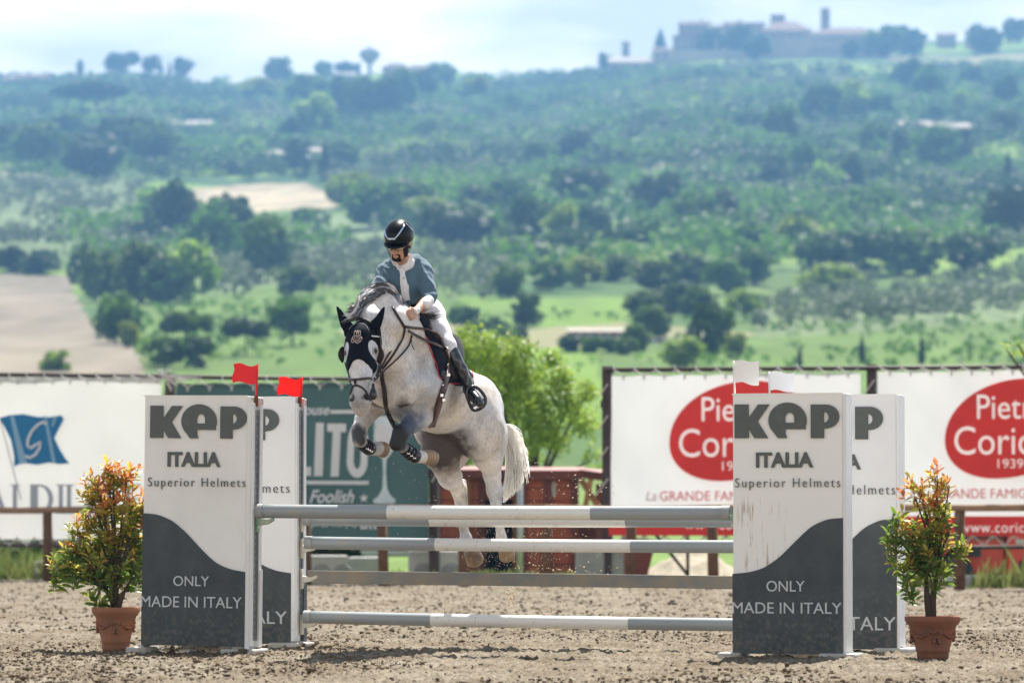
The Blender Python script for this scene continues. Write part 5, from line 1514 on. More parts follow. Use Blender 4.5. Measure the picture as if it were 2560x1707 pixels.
# ---------------------------------------------------------------- poles
def pole_mat(name, segs, L):
    """white and grey bands along local x, scuffed and muddy"""
    m = bpy.data.materials.new(name); m.use_nodes = True
    N = m.node_tree.nodes; Lk = m.node_tree.links; b = N['Principled BSDF']; b.inputs['Roughness'].default_value = 0.38; b.inputs['Specular IOR Level'].default_value = 0.5
    tc = N.new('ShaderNodeTexCoord'); sp = N.new('ShaderNodeSeparateXYZ'); Lk.new(tc.outputs['Object'], sp.inputs[0])
    mr = N.new('ShaderNodeMath'); mr.operation = 'DIVIDE'; mr.inputs[1].default_value = L; Lk.new(sp.outputs['X'], mr.inputs[0])
    r = N.new('ShaderNodeValToRGB'); r.color_ramp.interpolation = 'CONSTANT'
    GREY = (0.29, 0.32, 0.335, 1); WHT = (0.76, 0.75, 0.72, 1)
    r.color_ramp.elements[0].position = 0; r.color_ramp.elements[0].color = GREY
    r.color_ramp.elements[1].position = segs[0]; r.color_ramp.elements[1].color = WHT
    e = r.color_ramp.elements.new(segs[1]); e.color = GREY
    Lk.new(mr.outputs[0], r.inputs['Fac'])
    n = N.new('ShaderNodeTexNoise'); n.inputs['Scale'].default_value = 5; n.inputs['Detail'].default_value = 8; n.inputs['Roughness'].default_value = 0.72
    Lk.new(tc.outputs['Object'], n.inputs['Vector'])
    rr = N.new('ShaderNodeMapRange'); rr.inputs['From Min'].default_value = 0.57; rr.inputs['From Max'].default_value = 0.72; rr.inputs['To Max'].default_value = 0.5; Lk.new(n.outputs['Fac'], rr.inputs['Value'])
    mx = N.new('ShaderNodeMix'); mx.data_type = 'RGBA'; mx.inputs['B'].default_value = (0.42, 0.34, 0.24, 1)
    Lk.new(rr.outputs[0], mx.inputs['Factor']); Lk.new(r.outputs['Color'], mx.inputs['A'])
    n2 = N.new('ShaderNodeTexNoise'); n2.inputs['Scale'].default_value = 60; n2.inputs['Detail'].default_value = 2; Lk.new(tc.outputs['Object'], n2.inputs['Vector'])
    r2 = N.new('ShaderNodeMapRange'); r2.inputs['From Min'].default_value = 0.68; r2.inputs['From Max'].default_value = 0.74; r2.inputs['To Max'].default_value = 0.7; Lk.new(n2.outputs['Fac'], r2.inputs['Value'])
    mx2 = N.new('ShaderNodeMix'); mx2.data_type = 'RGBA'; mx2.inputs['B'].default_value = (0.16, 0.14, 0.12, 1)
    Lk.new(r2.outputs[0], mx2.inputs['Factor']); Lk.new(mx.outputs['Result'], mx2.inputs['A'])
    Lk.new(mx2.outputs['Result'], b.inputs['Base Color'])
    return m
def pole(off, pxa, pya, pxb, pyb, rpx, bands, label, yoff=0.08):
    a, ta = line_pt(off+yoff, pxa); b, tb = line_pt(off+yoff, pxb)
    A_ = Vector((a.x, a.y, CAMZ+(HY-pya)/FPX*a.y)); B_ = Vector((b.x, b.y, CAMZ+(HY-pyb)/FPX*b.y))
    L = (B_-A_).length; r = rpx/FPX*30.0
    root = empty('pole', A_, (B_-A_).to_track_quat('X', 'Z').to_euler(), label, 'pole', 'striped poles of the jump')
    # column of a band edge -> share of the length
    fr = [((line_pt(off+yoff, p)[1])-ta)/(tb-ta) for p in bands]
    m = pole_mat('pole_paint', fr, L)
    sag = 0.006
    n = 24
    pts = [(L*i/n, 0, -sag*math.sin(math.pi*i/n)) for i in range(n+1)]
    MB().tube(pts, r, 24).build('bar', m, root, True)
    for x0_, x1_ in ((-0.004, 0.055), (L-0.055, L+0.004)):
        MB().tube([(x0_, 0, 0), (x1_, 0, 0)], r+0.003, 24).build('end_cap', mat('cap_grey', (0.40, 0.41, 0.41), 0.5, 0.4, noise=(9, 0.3)), root)
    return root, A_, B_, r
pole(0, 642, 1277, 1824, 1282, 17.5, (968, 1474), 'front top pole, the nearest and highest, ending in green cups')
pole(OX, 762, 1297, 1860, 1302, 16.8, (1074, 1565), 'rear top pole just behind and below the front one')
pole(OX, 766, 1356, 1900, 1366, 16.8, (1088, 1578), 'second pole down on the rear element')
pole(OX, 763, 1541, 1900, 1561, 16.8, (1078, 1570), 'lowest pole of the rear element, nearest the sand')
# plank
M_PLANK = mat('plank_grey', (0.15, 0.175, 0.19), 0.5, 0.4, noise=(4, 0.55), col2=(0.30, 0.24, 0.16), bump=(50, 0.15, 0.003))
a, ta = line_pt(OX+0.08, 770); b, tb = line_pt(OX+0.08, 1900)
za, zb = CAMZ+(HY-1441)/FPX*a.y, CAMZ+(HY-1456)/FPX*b.y
A_ = Vector((a.x, a.y, za)); B_ = Vector((b.x, b.y, zb)); L = (B_-A_).length
pk = empty('plank', A_, (B_-A_).to_track_quat('X', 'Z').to_euler(), 'long grey muddy plank hanging between the two lower poles', 'plank')
h_ = 0.048
MB().prism([(0, h_), (0, -0.01), (0.035, -0.02), (0.07, -h_), (L, -h_), (L, h_)], -0.016, 0.016).build('board', M_PLANK, pk, bevel=0.003)
# cups: left front green, rear ivory
cup(w1, W1+0.04, 0.085, lz1(640, 1300)[1], M_GREENC, 0.11)
MB().box(W1+0.037, W1+0.06, 0.06, 0.11, lz1(640, 1298)[1], lz1(640, 1265)[1]).build('cup_plate', M_GREENC, w1)
MB().box(W1+0.045, W1+0.075, 0.065, 0.105, lz1(640, 1310)[1]-0.02, lz1(640, 1302)[1]).build('cup_tip', M_CUP, w1)
for row in (1304, 1370, 1446, 1560):
    cup(w2, W2+0.04, 0.085, CAMZ+(HY-row)/FPX*31.9, M_CUP, 0.115)
# right front green cup beside the pole end
cupr = MB().box(-0.145, -0.012, 0.055, 0.115, lz3(1826, 1300)[1], lz3(1826, 1288)[1]).build('pole_cup', M_GREENC, w3, bevel=0.004)
MB().box(-0.022, -0.002, 0.05, 0.12, lz3(1826, 1308)[1], lz3(1826, 1272)[1]).build('cup_plate', M_GREENC, w3)
MB().box(-0.03, -0.004, 0.06, 0.11, lz3(1826, 1316)[1], lz3(1826, 1309)[1]).build('cup_tip', M_CUP, w3)

# ---------------------------------------------------------------- flags
M_FRED = mat('flag_red', (0.78, 0.035, 0.045), 0.4, 0.4, translucent=0.35)
M_FRED2 = mat('flag_bright_red', (0.90, 0.022, 0.016), 0.4, 0.4, translucent=0.45)
M_FWHITE = mat('flag_white', (0.86, 0.85, 0.83), 0.45, 0.4, translucent=0.15)
M_FWHITE2 = mat('flag_cool_white', (0.80, 0.81, 0.83), 0.45, 0.4, translucent=0.35)
def flag(Y, stick, poly, m, label, ms=None):
    """stick: top and bottom (px,py); poly: outline of the plastic flag"""
    a = P(*stick[1], Y)
    root = empty('flag', a, (0, 0, 0), label, 'flag', 'plastic marker flags on the wings')
    t = P(*stick[0], Y)-a
    MB().tube([(0, 0, -0.03), t], 0.0075, 10).build('stick', ms or m, root, True)
    pts = [(P(x, y, Y)-a) for x, y in poly]
    MB().prism([(p.x, p.z) for p in pts], -0.0035, 0.0035).build('flag_sheet', m, root)
    return root
def wavy(x0, x1, yt0, yt1, yb0, yb1, amp=4, lx=3, n=18):
    top = [(x0+(x1-x0)*i/n, yt0+(yt1-yt0)*i/n-amp*math.sin(2*math.pi*i/n)) for i in range(n+1)]
    bot = [(x0+(x1-x0)*i/n, yb0+(yb1-yb0)*i/n-amp*math.sin(2*math.pi*(i/n))*0.9) for i in range(n+1)]
    left = [(x0+lx*math.sin(math.pi*2*k/8), yt0+(yb0-yt0)*k/8) for k in range(1, 8)]
    return top+bot[::-1]+left[::-1]
ya = line_pt(0.06, 641)[0].y
flag(ya, ((644, 910), (640, 992)), wavy(583, 642, 911, 912, 957, 957), M_FRED, 'red flag on the left front wing, raised higher')
ya = line_pt(OX+0.06, 755)[0].y
flag(ya, ((755, 942), (752, 998)), wavy(695, 753, 945, 945, 988, 988), M_FRED2, 'bright red flag on the left rear wing, set lower')
ya = line_pt(0.06, 1836)[0].y
flag(ya, ((1834, 901), (1837, 984)), wavy(1835, 1897, 904, 901, 953, 963, 3, 0), M_FWHITE, 'white flag standing on the muddy right front wing')
ya = line_pt(OX+0.06, 1925)[0].y
flag(ya, ((1923, 928), (1924, 986)), wavy(1925, 1985, 930, 932, 976, 978, 3, 0), M_FWHITE2, 'pale bluish white flag on the right rear wing')

# ================================================================== POTTED BUSHES
M_TERRA = mat('terracotta', (0.34, 0.135, 0.062), 0.75, 0.3, noise=(9, 0.3), col2=(0.24, 0.12, 0.075), bump=(25, 0.25, 0.006))
M_TERRA2 = mat('terracotta_dull', (0.26, 0.095, 0.045), 0.75, 0.3, noise=(9, 0.35), col2=(0.17, 0.085, 0.055), bump=(25, 0.25, 0.006))
M_SOIL = mat('potting_soil', (0.035, 0.025, 0.018), 0.95, 0.2)
def leaf_mat(name, c, c2, rough=0.3):
    return mat(name, c, rough, 0.5, noise=(14, 0.5), col2=c2, translucent=0.58)
PL = [leaf_mat('photinia_green', (0.11, 0.21, 0.035), (0.20, 0.30, 0.05)), leaf_mat('photinia_olive', (0.27, 0.33, 0.05), (0.40, 0.40, 0.07)),
      leaf_mat('photinia_yellow', (0.55, 0.47, 0.07), (0.62, 0.42, 0.08)), leaf_mat('photinia_orange', (0.75, 0.33, 0.09), (0.68, 0.20, 0.06)), leaf_mat('photinia_red', (0.58, 0.14, 0.06), (0.7, 0.3, 0.08))]
def leaf_geo(pos, d, up, L, w):
    """folded lance-shaped leaf: 6 vertices, 4 quads/tris"""
    s = d.cross(up).normalized(); u = s.cross(d).normalized()
    p = [pos, pos+d*L*0.33+s*w-u*L*0.01+u*w*0.35, pos+d*L*0.72+s*w*0.8-u*L*0.05+u*w*0.3, pos+d*L-u*L*0.16, pos+d*L*0.72-s*w*0.8-u*L*0.05+u*w*0.3, pos+d*L*0.33-s*w-u*L*0.01+u*w*0.35, pos+d*L*0.5-u*L*0.03]
    return p, [(0,1,6,5), (1,2,6,6), (2,3,4,6), (4,5,6,6)]
LEAFL, LEAFW = 0.08, 0.0135
LEAFM = []
for m_ in PL:
    vs_, fs_ = leaf_geo(Vector((0, 0, 0)), Vector((0, 1, 0)), Vector((0, 0, 1)), LEAFL, LEAFW)
    o_ = MB().add(vs_, [tuple(dict.fromkeys(f_)) for f_ in fs_]).build('leaf', m_, None, fixn=False)
    LEAFM.append(o_.data); bpy.data.objects.remove(o_)
def pot(root, r_top, h, m):
    MB().lathe([(r_top*0.53, 0), (r_top*0.575, h*0.12), (r_top*0.57, h*0.2), (r_top*0.62, h*0.22), (r_top*0.60, h*0.25), (r_top*0.76, h*0.62), (r_top*0.86, h*0.80), (r_top*0.93, h*0.82), (r_top*0.94, h*0.86),
                (r_top*0.97, h*0.87), (r_top, h*0.9), (r_top, h*0.985), (r_top*0.98, h), (r_top*0.9, h), (r_top*0.88, h*0.9)], 40).build('pot', m, root, True)
    p = root.children[-1]
    g = MB(); r = random.Random(3)
    for k in range(46):      # garland in relief
        a = 2*math.pi*k/46; zz = h*(0.60+0.07*math.cos(4*a)); rr = r_top*0.765
        g.tube([(rr*math.cos(a), rr*math.sin(a), zz), (rr*math.cos(a+0.1)*1.01, rr*math.sin(a+0.1)*1.01, zz+0.012*r.uniform(-1, 1))], 0.010+0.006*r.random(), 6)
    for k in range(4):
        a0 = 2*math.pi*k/4+0.0
        for j in range(9):
            a = a0+r.uniform(-0.22, 0.22); zz = h*0.58+r.uniform(-0.05, 0.03); rr = r_top*0.755
            g.tube([(rr*math.cos(a), rr*math.sin(a), zz), (rr*math.cos(a+0.09), rr*math.sin(a+0.09), zz+r.uniform(-0.02, 0.02))], 0.013, 6)
    o = g.build('garland', m, p, True)
    MB().lathe([(0.01, h*0.93), (r_top*0.9, h*0.93), (r_top*0.9, h*0.90), (0.01, h*0.9)], 30).build('soil', M_SOIL, root)
def bush(cx, Y, foot, rim_px, pot_h_px, blobs, nshoots, label, seed, stems, mterra, tops):
    r = random.Random(seed)
    g = P(cx, foot, Y)
    k = Y/FPX
    root = empty('potted_bush', (g.x, Y, 0.0), (0, 0, r.uniform(0, 6.28)*0), label, 'potted plant', 'photinia bushes in terracotta pots')
    rt = rim_px*k; h = pot_h_px*k
    pot(root, rt, h, mterra)
    W = lambda px, py, dy=0.0: Vector(((px-cx)*k, dy, CAMZ+(HY-py)*k))
    br = MB()
    B = [(W(px, py), rp*k) for px, py, rp in blobs]
    base = Vector((0, 0, h*0.9))
    nodes = []
    forks = []
    for sx, sy in stems:
        f = W(sx, sy, r.uniform(-0.05, 0.05)); forks.append(f)
        m_ = base.lerp(f, 0.5)+Vector((r.uniform(-.02,.02), r.uniform(-.02,.02), 0))
        br.tube([base+Vector((r.uniform(-.02,.02), r.uniform(-.02,.02), -0.05)), m_, f], [0.028, 0.022, 0.015], 8)
    G = [MB() for _ in PL]
    leaves = []
    stalks = MB()
    zmin, zmax = h, max(b[0].z+b[1] for b in B)
    tot = sum(b[1]**2 for b in B)
    for bi, (c, rad) in enumerate(B):
        f = min(forks, key=lambda q: (q-c).length)
        n = max(3, int(nshoots*rad**2/tot))
        mid = f.lerp(c, 0.55)+Vector((0, 0, 0.04)); 
        br.tube([f, mid, c], [0.012, 0.008, 0.005], 6)
        for i in range(n):
            d = Vector((r.gauss(0, 1), r.gauss(0, 1), r.gauss(0.25, 0.9))).normalized()
            tip = c+Vector((d.x*rad*1.25, d.y*rad*1.1, d.z*rad*1.1))*r.uniform(0.35, 1.3)
            st = c.lerp(tip, 0.2)
            dd = (tip-c).normalized()*0.5+Vector((0, 0, 0.6)); dd.normalize()
            Ls = r.uniform(0.07, 0.13)
            b0 = tip-dd*Ls
            stalks.tube([st, b0, tip], [0.0035, 0.0028, 0.002], 4, caps=False)
            # colour by how exposed the shoot tip is
            hrel = (tip.z-zmin)/(zmax-zmin); out = (tip-c).length/rad
            sc_ = 0.68*hrel+0.24*out+r.uniform(-0.24, 0.26)+tops
            ci = 0 if sc_ < 0.46 else 1 if sc_ < 0.64 else 2 if sc_ < 0.88 else 3 if sc_ < 1.10 else 4
            nl = r.randint(6, 9)
            for j in range(nl):
                a = j*2.4+r.uniform(-.3,.3); t = j/nl
                p0 = b0.lerp(tip, t)
                side = Vector((math.cos(a), math.sin(a), 0)); side = (side-dd*side.dot(dd)).normalized()
                el = 0.35+0.75*t
                ld = (side*math.cos(el)+dd*math.sin(el)).normalized()
                ld = (ld+Vector((0,0,-0.15*(1-t)))).normalized()
                L = r.uniform(0.065, 0.115)*(1.0-0.25*t); w = L*r.uniform(0.14, 0.20)
                cj = max(0, min(4, ci-(1 if (t < 0.4 and ci > 0 and r.random() < 0.7) else 0)))
                leaves.append((p0.y, p0, ld, dd, L, w, cj))
    br.build('branches', M_BARK, root, True)
    stalks.build('twigs', mat('twig_red', (0.22, 0.12, 0.06), 0.6, 0.4), root, fixn=False)
    leaves.sort(key=lambda q: q[0])
    for n_, (_, p0, ld, dd, L, w, cj) in enumerate(leaves):
        if n_ % 3 == 0 and n_ < 900:      # the leaves nearest the viewer are parts of their own
            s_ = ld.cross(dd).normalized(); u_ = s_.cross(ld).normalized()
            o = bpy.data.objects.new('leaf', LEAFM[cj]); link(o, root)
            M3 = Matrix((s_*(w/LEAFW), ld*(L/LEAFL), u_*(L/LEAFL))).transposed().to_4x4()
            o.matrix_local = Matrix.Translation(p0) @ M3
        else:
            vs, fs = leaf_geo(p0, ld, dd, L, w)
            G[cj].add(vs, [tuple(dict.fromkeys(f_)) for f_ in fs])
    for i, g_ in enumerate(G):
        if g_.v:
            o = g_.build('foliage', PL[i], root, fixn=False); tag(o, kind='stuff')
    return root
bush(289, line_pt(0.35, 289)[0].y, 1622, 60, 112,
     [(280,1185,34),(240,1210,36),(315,1205,34),(230,1245,34),(285,1245,44),(330,1255,36),(215,1285,34),(265,1300,46),(320,1305,46),(355,1270,30),(195,1330,34),(245,1355,46),(300,1360,46),(345,1345,36),(180,1375,34),(225,1400,44),(280,1410,46),(330,1400,40),(150,1415,30),(190,1432,34),(250,1445,38),(300,1450,34),(135,1440,20),(345,1440,24),(285,1480,24),(240,1495,16),(365,1300,20),(268,1165,14)],
     250, 'left potted bush, dense with orange tips, beside the left front wing', 5, [(262,1470),(290,1450),(310,1480)], M_TERRA, 0.04)
bush(2332, line_pt(0.12, 2332)[0].y, 1650, 70, 112,
     [(2345,1195,30),(2300,1215,26),(2375,1215,24),(2290,1245,28),(2340,1250,30),(2320,1290,34),(2245,1300,28),(2360,1290,28),(2220,1330,22),(2265,1335,36),(2320,1340,40),(2375,1330,28),(2240,1375,30),(2290,1380,40),(2340,1385,40),(2390,1375,24),(2260,1415,28),(2310,1420,34),(2355,1415,28),(2405,1360,16),(2270,1450,16),(2330,1455,18),(2280,1478,10)],
     140, 'right potted bush, smaller and sparser with yellow-green leaves, beside the rear wing', 8, [(2318,1440),(2345,1430)], M_TERRA2, -0.03)
# ================================================================== SMOOTH BODIES
class SDF:
    """smoothly blended round cones and ellipsoids, turned into one continuous surface"""
    def __init__(self): self.p = []
    def cone(self, a, b, ra, rb, k=0.03, flat=None, fs=1.0, sub=False):
        """tapered limb from a to b; flat = axis along which it is fs times as wide"""
        self.p.append(('c', np.array(a, float), np.array(b, float), ra, rb, k, None if flat is None else np.array(Vector(flat).normalized()), fs, sub)); return self
    def chain(self, pts, rs, k=0.03, flat=None, fs=1.0):
        for i in range(len(pts)-1): self.cone(pts[i], pts[i+1], rs[i], rs[i+1], k, flat, fs)
        return self
    def ell(self, c, r, R=None, k=0.03, sub=False):
        """ellipsoid with half axes r along the columns of R"""
        R = np.eye(3) if R is None else np.array(R, float)
        self.p.append(('e', np.array(c, float), R, np.array(r, float), 0, k, None, 1, sub)); return self
    def box_of(self, q):
        if q[0] == 'c':
            m = max(q[3], q[4])*max(1, q[7]); return np.minimum(q[1], q[2])-m, np.maximum(q[1], q[2])+m
        e = np.sqrt(((q[2]*q[3][None, :])**2).sum(1)); return q[1]-e, q[1]+e
    def dist(self, q, X):
        if q[0] == 'c':
            a, b, ra, rb = q[1:5]
            ab = b-a; L2 = (ab**2).sum()+1e-12
            w = X-a
            t = np.clip((w@ab)/L2, 0, 1)
            v = w-t[..., None]*ab
            r = ra+(rb-ra)*t
            if q[6] is not None:
                c = v@q[6]
                v = v-(c*(1-1/q[7]))[..., None]*q[6]
            return np.sqrt((v**2).sum(-1))-r
        w = (X-q[1])@q[2]
        k0 = np.sqrt(((w/q[3])**2).sum(-1)); k1 = np.sqrt(((w/q[3]**2)**2).sum(-1))+1e-9
        return k0*(k0-1)/k1
    def mesh(self, vox, extra=None):
        lo = np.min([self.box_of(q)[0] for q in self.p if not q[8]], 0)-0.05
        hi = np.max([self.box_of(q)[1] for q in self.p if not q[8]], 0)+0.05
        n = np.ceil((hi-lo)/vox).astype(int)+1
        ax = [lo[i]+vox*np.arange(n[i]) for i in range(3)]
        Fd = np.full(n, 0.5, dtype=np.float32)
        for q in self.p:
            l, h = self.box_of(q); pad = q[5]+0.03
            i0 = np.clip(((l-pad-lo)/vox).astype(int), 0, n-1); i1 = np.clip(np.ceil((h+pad-lo)/vox).astype(int)+1, 1, n)
            if (i1 <= i0).any(): continue
            G = np.stack(np.meshgrid(*[ax[i][i0[i]:i1[i]] for i in range(3)], indexing='ij'), -1)
            d = self.dist(q, G)
            s = tuple(slice(i0[i], i1[i]) for i in range(3))
            A_ = Fd[s]; k = q[5]
            if q[8]:
                h_ = np.clip(0.5-0.5*(A_+d)/k, 0, 1); Fd[s] = A_*(1-h_)-d*h_+k*h_*(1-h_)
            else:
                h_ = np.clip(0.5+0.5*(A_-d)/k, 0, 1); Fd[s] = A_*(1-h_)+d*h_-k*h_*(1-h_)
        if extra is not None:
            G = np.stack(np.meshgrid(*ax, indexing='ij'), -1); Fd = extra(Fd, G)
        return nets(Fd, lo, vox)

def nets(Fd, lo, vox):
    """surface nets"""
    n = np.array(Fd.shape); S = Fd < 0
    c = [S[i:n[0]-1+i, j:n[1]-1+j, k:n[2]-1+k] for i in (0, 1) for j in (0, 1) for k in (0, 1)]
    s = sum(x.astype(np.int8) for x in c)
    act = (s > 0) & (s < 8)
    ids = np.argwhere(act); vid = np.full(act.shape, -1, dtype=np.int64); vid[act] = np.arange(len(ids))
    acc = np.zeros((len(ids), 3)); cnt = np.zeros(len(ids))
    corner = [np.array([i, j, k]) for i in (0, 1) for j in (0, 1) for k in (0, 1)]
    for a in range(8):
        for b in range(a+1, 8):
            if np.abs(corner[a]-corner[b]).sum() != 1: continue
            pa, pb = ids+corner[a], ids+corner[b]
            fa = Fd[pa[:, 0], pa[:, 1], pa[:, 2]]; fb = Fd[pb[:, 0], pb[:, 1], pb[:, 2]]
            m = (fa < 0) != (fb < 0)
            t = np.where(m, fa/(fa-fb+1e-12), 0)
            acc[m] += (pa+(pb-pa)*t[:, None])[m]; cnt[m] += 1
    V = acc/cnt[:, None]*vox+lo
    Fs = []
    for axis in range(3):
        u, v = [(1, 2), (2, 0), (0, 1)][axis]
        sl0 = [slice(1, -1)]*3; sl1 = [slice(1, -1)]*3
        sl0[axis] = slice(0, n[axis]-1); sl1[axis] = slice(1, n[axis])
        A_, B_ = S[tuple(sl0)], S[tuple(sl1)]
        for (m, flip) in (((A_ & ~B_), False), ((~A_ & B_), True)):
            q = np.argwhere(m)
            if not len(q): continue
            off = np.array([1, 1, 1]); off[axis] = 0
            q = q+off
            def g(du, dv):
                w = q.copy(); w[:, u] -= du; w[:, v] -= dv
                return vid[w[:, 0], w[:, 1], w[:, 2]]
            f = np.stack([g(1, 1), g(0, 1), g(0, 0), g(1, 0)], 1)
            Fs.append(f[:, ::-1] if flip else f)
    Fq = np.concatenate(Fs); Fq = Fq[(Fq >= 0).all(1)]
    return V, Fq

def relax(V, F, it=2, lam=0.5):
    e = np.concatenate([F[:, [0, 1]], F[:, [1, 2]], F[:, [2, 3]], F[:, [3, 0]]])
    e = np.concatenate([e, e[:, ::-1]])
    for _ in range(it):
        a = np.zeros_like(V); c = np.zeros(len(V))
        np.add.at(a, e[:, 0], V[e[:, 1]]); np.add.at(c, e[:, 0], 1)
        V = V+lam*(a/np.maximum(c, 1)[:, None]-V)
    return V
def vnormals(V, F):
    nrm = np.zeros_like(V)
    fn = np.cross(V[F[:, 2]]-V[F[:, 0]], V[F[:, 3]]-V[F[:, 1]])
    for i in range(4): np.add.at(nrm, F[:, i], fn)
    return nrm/(np.linalg.norm(nrm, axis=1, keepdims=True)+1e-12)
def px_of(V):
    c, s = math.cos(TILT), math.sin(TILT)
    z = V[:, 2]-CAMZ; dep = V[:, 1]*c+z*s; up = -V[:, 1]*s+z*c
    return 1280+V[:, 0]/dep*FPX, 853.5-up/dep*FPX
def shell(V, F, mask, off, thick=0.0):
    """copy of the faces whose corners are all in mask, pushed out by off; the border is turned in"""
    Nn = vnormals(V, F)
    keep = mask[F].all(1); f = F[keep]
    used = np.unique(f); mp = np.full(len(V), -1); mp[used] = np.arange(len(used))
    f = mp[f]; P0 = V[used]+Nn[used]*off
    # border edges
    e = np.concatenate([f[:, [0, 1]], f[:, [1, 2]], f[:, [2, 3]], f[:, [3, 0]]])
    key = {}
    for a, b in e: key[(min(a, b), max(a, b))] = key.get((min(a, b), max(a, b)), 0)+1
    bd = np.array([(a, b) for a, b in e if key[(min(a, b), max(a, b))] == 1])
    # smooth the ragged border along itself
    nb = {}
    for a, b in bd: nb.setdefault(a, []).append(b); nb.setdefault(b, []).append(a)
    bk = [k for k in nb if len(nb[k]) == 2]
    for _ in range(6):
        Q = P0.copy()
        for k in bk: Q[k] = 0.5*P0[k]+0.25*(P0[nb[k][0]]+P0[nb[k][1]])
        P0 = Q
    nv = len(P0)
    low = P0-Nn[used]*(off+0.006)
    bs = np.unique(bd); mb = np.full(nv, -1); mb[bs] = np.arange(len(bs))+nv
    side = np.stack([bd[:, 0], mb[bd[:, 0]], mb[bd[:, 1]], bd[:, 1]], 1)
    return np.concatenate([P0, low[bs]]), np.concatenate([f, side]), bd, P0

def patch(bvh, poly, off, th, name, m, parent=None, Yd=None):
    """flat piece of cloth whose outline is laid on the surface behind a pixel outline"""
    top = []; last = None
    for px, py in poly:
        h, nn = hit(bvh, px, py, off)
        if h is None: h = P(px, py, last if last else Yd)
        last = h.y; top.append(h)
    n = len(top); vs = top+[p+Vector((0, th, 0)) for p in top]
    fs = [tuple(range(n)), tuple(range(2*n-1, n-1, -1))]+[(i, (i+1) % n, (i+1) % n+n, i+n) for i in range(n)]
    o = MB().add(vs, fs).build(name, m, None, False, bevel=.0015)
    if parent is not None: attach(o, parent)
    return o
def bvh_of(V, F): return BVHTree.FromPolygons([tuple(v) for v in V], [tuple(int(i) for i in f) for f in F])
CAMP = Vector((0, 0, CAMZ))
def hit(bvh, px, py, off=0.0):
    d = (P(px, py, 30)-CAMP).normalized()
    h, n, i, ds = bvh.ray_cast(CAMP, d)
    if h is None: return None, None
    if n.dot(d) > 0: n = -n
    return h+n*off, n
def strap(bvh, pts, w, th, name, m, parent, off=0.004, free=None, n=None, closed=False):
    """flat leather strap laid over the surface of a body along a pixel path; points (px,py) or (px,py,Y) when it hangs free"""
    # densify
    dense = []
    for i in range(len(pts)-1):
        a, b = pts[i], pts[i+1]
        k = max(2, int(math.hypot(b[0]-a[0], b[1]-a[1])/6))
        for j in range(k+(1 if i == len(pts)-2 else 0)):
            t = j/k
            Ya = a[2] if len(a) > 2 else None; Yb = b[2] if len(b) > 2 else None
            Y = None
            if Ya is not None and Yb is not None: Y = Ya+(Yb-Ya)*t
            dense.append((a[0]+(b[0]-a[0])*t, a[1]+(b[1]-a[1])*t, Y))
    Q, Ns = [], []
    last = None
    for px, py, Y in dense:
        h, nn = (None, None) if Y is not None else hit(bvh, px, py, off+th/2)
        if h is None:
            yy = Y if Y is not None else (last.y if last is not None else None)
            if yy is None: continue
            h = P(px, py, yy); nn = Vector((0, -1, 0))
        Q.append(h); Ns.append(nn); last = h
    # smooth depth a little
    for _ in range(3):
        Q2 = [q.copy() for q in Q]
        for i in range(1, len(Q)-1): Q2[i] = Q[i]*0.5+(Q[i-1]+Q[i+1])*0.25
        Q = Q2
        N2 = [q.copy() for q in Ns]
        for i in range(1, len(Q)-1): N2[i] = (Ns[i]*0.5+(Ns[i-1]+Ns[i+1])*0.25).normalized()
        Ns = N2
    mb = MB(); vs = []; fs = []
    for i, q in enumerate(Q):
        d = (Q[min(i+1, len(Q)-1)]-Q[max(i-1, 0)]).normalized()
        s = d.cross(Ns[i]).normalized()*(w/2); u = Ns[i]*(th/2)
        vs += [q-s-u, q+s-u, q+s*0.8+u, q-s*0.8+u]
    for i in range(len(Q)-1):
        for k in range(4):
            a, b = i*4+k, i*4+(k+1) % 4
            fs.append((a, b, b+4, a+4))
    fs.append((3, 2, 1, 0)); e = (len(Q)-1)*4; fs.append((e, e+1, e+2, e+3))
    mb.add(vs, fs)
    return mb.build(name, m, parent, True)
# ================================================================== THE HORSE
PHI, ALP = math.radians(21), math.radians(17)
hd = Vector((-math.sin(PHI), -math.cos(PHI), 0))
HF = hd*math.cos(ALP)+Vector((0, 0, math.sin(ALP)))
HU = -hd*math.sin(ALP)+Vector((0, 0, math.cos(ALP)))
HL = Vector((math.cos(PHI), -math.sin(PHI), 0))
WITH = P(1046, 828, 31.0)
def Bp(f, l, u): return WITH+HF*f+HL*l+HU*u
RB = np.array([HF[:], HL[:], HU[:]]).T        # columns: forward, left, up
PXH = 31.0/FPX

S_ = SDF()
# --- trunk
S_.ell(Bp(0.00, 0, -.36), (.40, .245, .335), RB, 0.1)
S_.ell(Bp(-.38, 0, -.335), (.50, .285, .288), RB, 0.1)
S_.ell(Bp(-.95, 0, -.28), (.40, .265, .27), RB, 0.1)
S_.cone(Bp(.10, 0, -.11), Bp(-.55, 0, -.10), .085, .10, 0.1)
S_.cone(Bp(-.5, 0, -.10), Bp(-1.12, 0, -.12), .10, .11, 0.1)
for s in (-1, 1):
    S_.ell(Bp(.12, s*.16, -.30), (.15, .095, .24), RB, 0.045)      # shoulder blade
    S_.cone(Bp(.20, s*.17, -.20), Bp(.27, s*.17, -.50), .07, .085, 0.04)      # point of the shoulder
    S_.ell(Bp(.31, s*.10, -.54), (.10, .085, .13), RB, 0.035)       # breast
    S_.ell(Bp(-1.02, s*.15, -.33), (.31, .135, .30), RB, 0.08)    # haunch
    S_.ell(Bp(-1.25, s*.11, -.42), (.13, .11, .24), RB, 0.07)     # buttock
S_.cone(Bp(.26, 0, -.56), Bp(-.1, 0, -.63), .12, .09, 0.07)       # brisket
S_.ell(P(1052, 968, 30.76), (.115, .12, .20), None, 0.05)          # triceps, near side
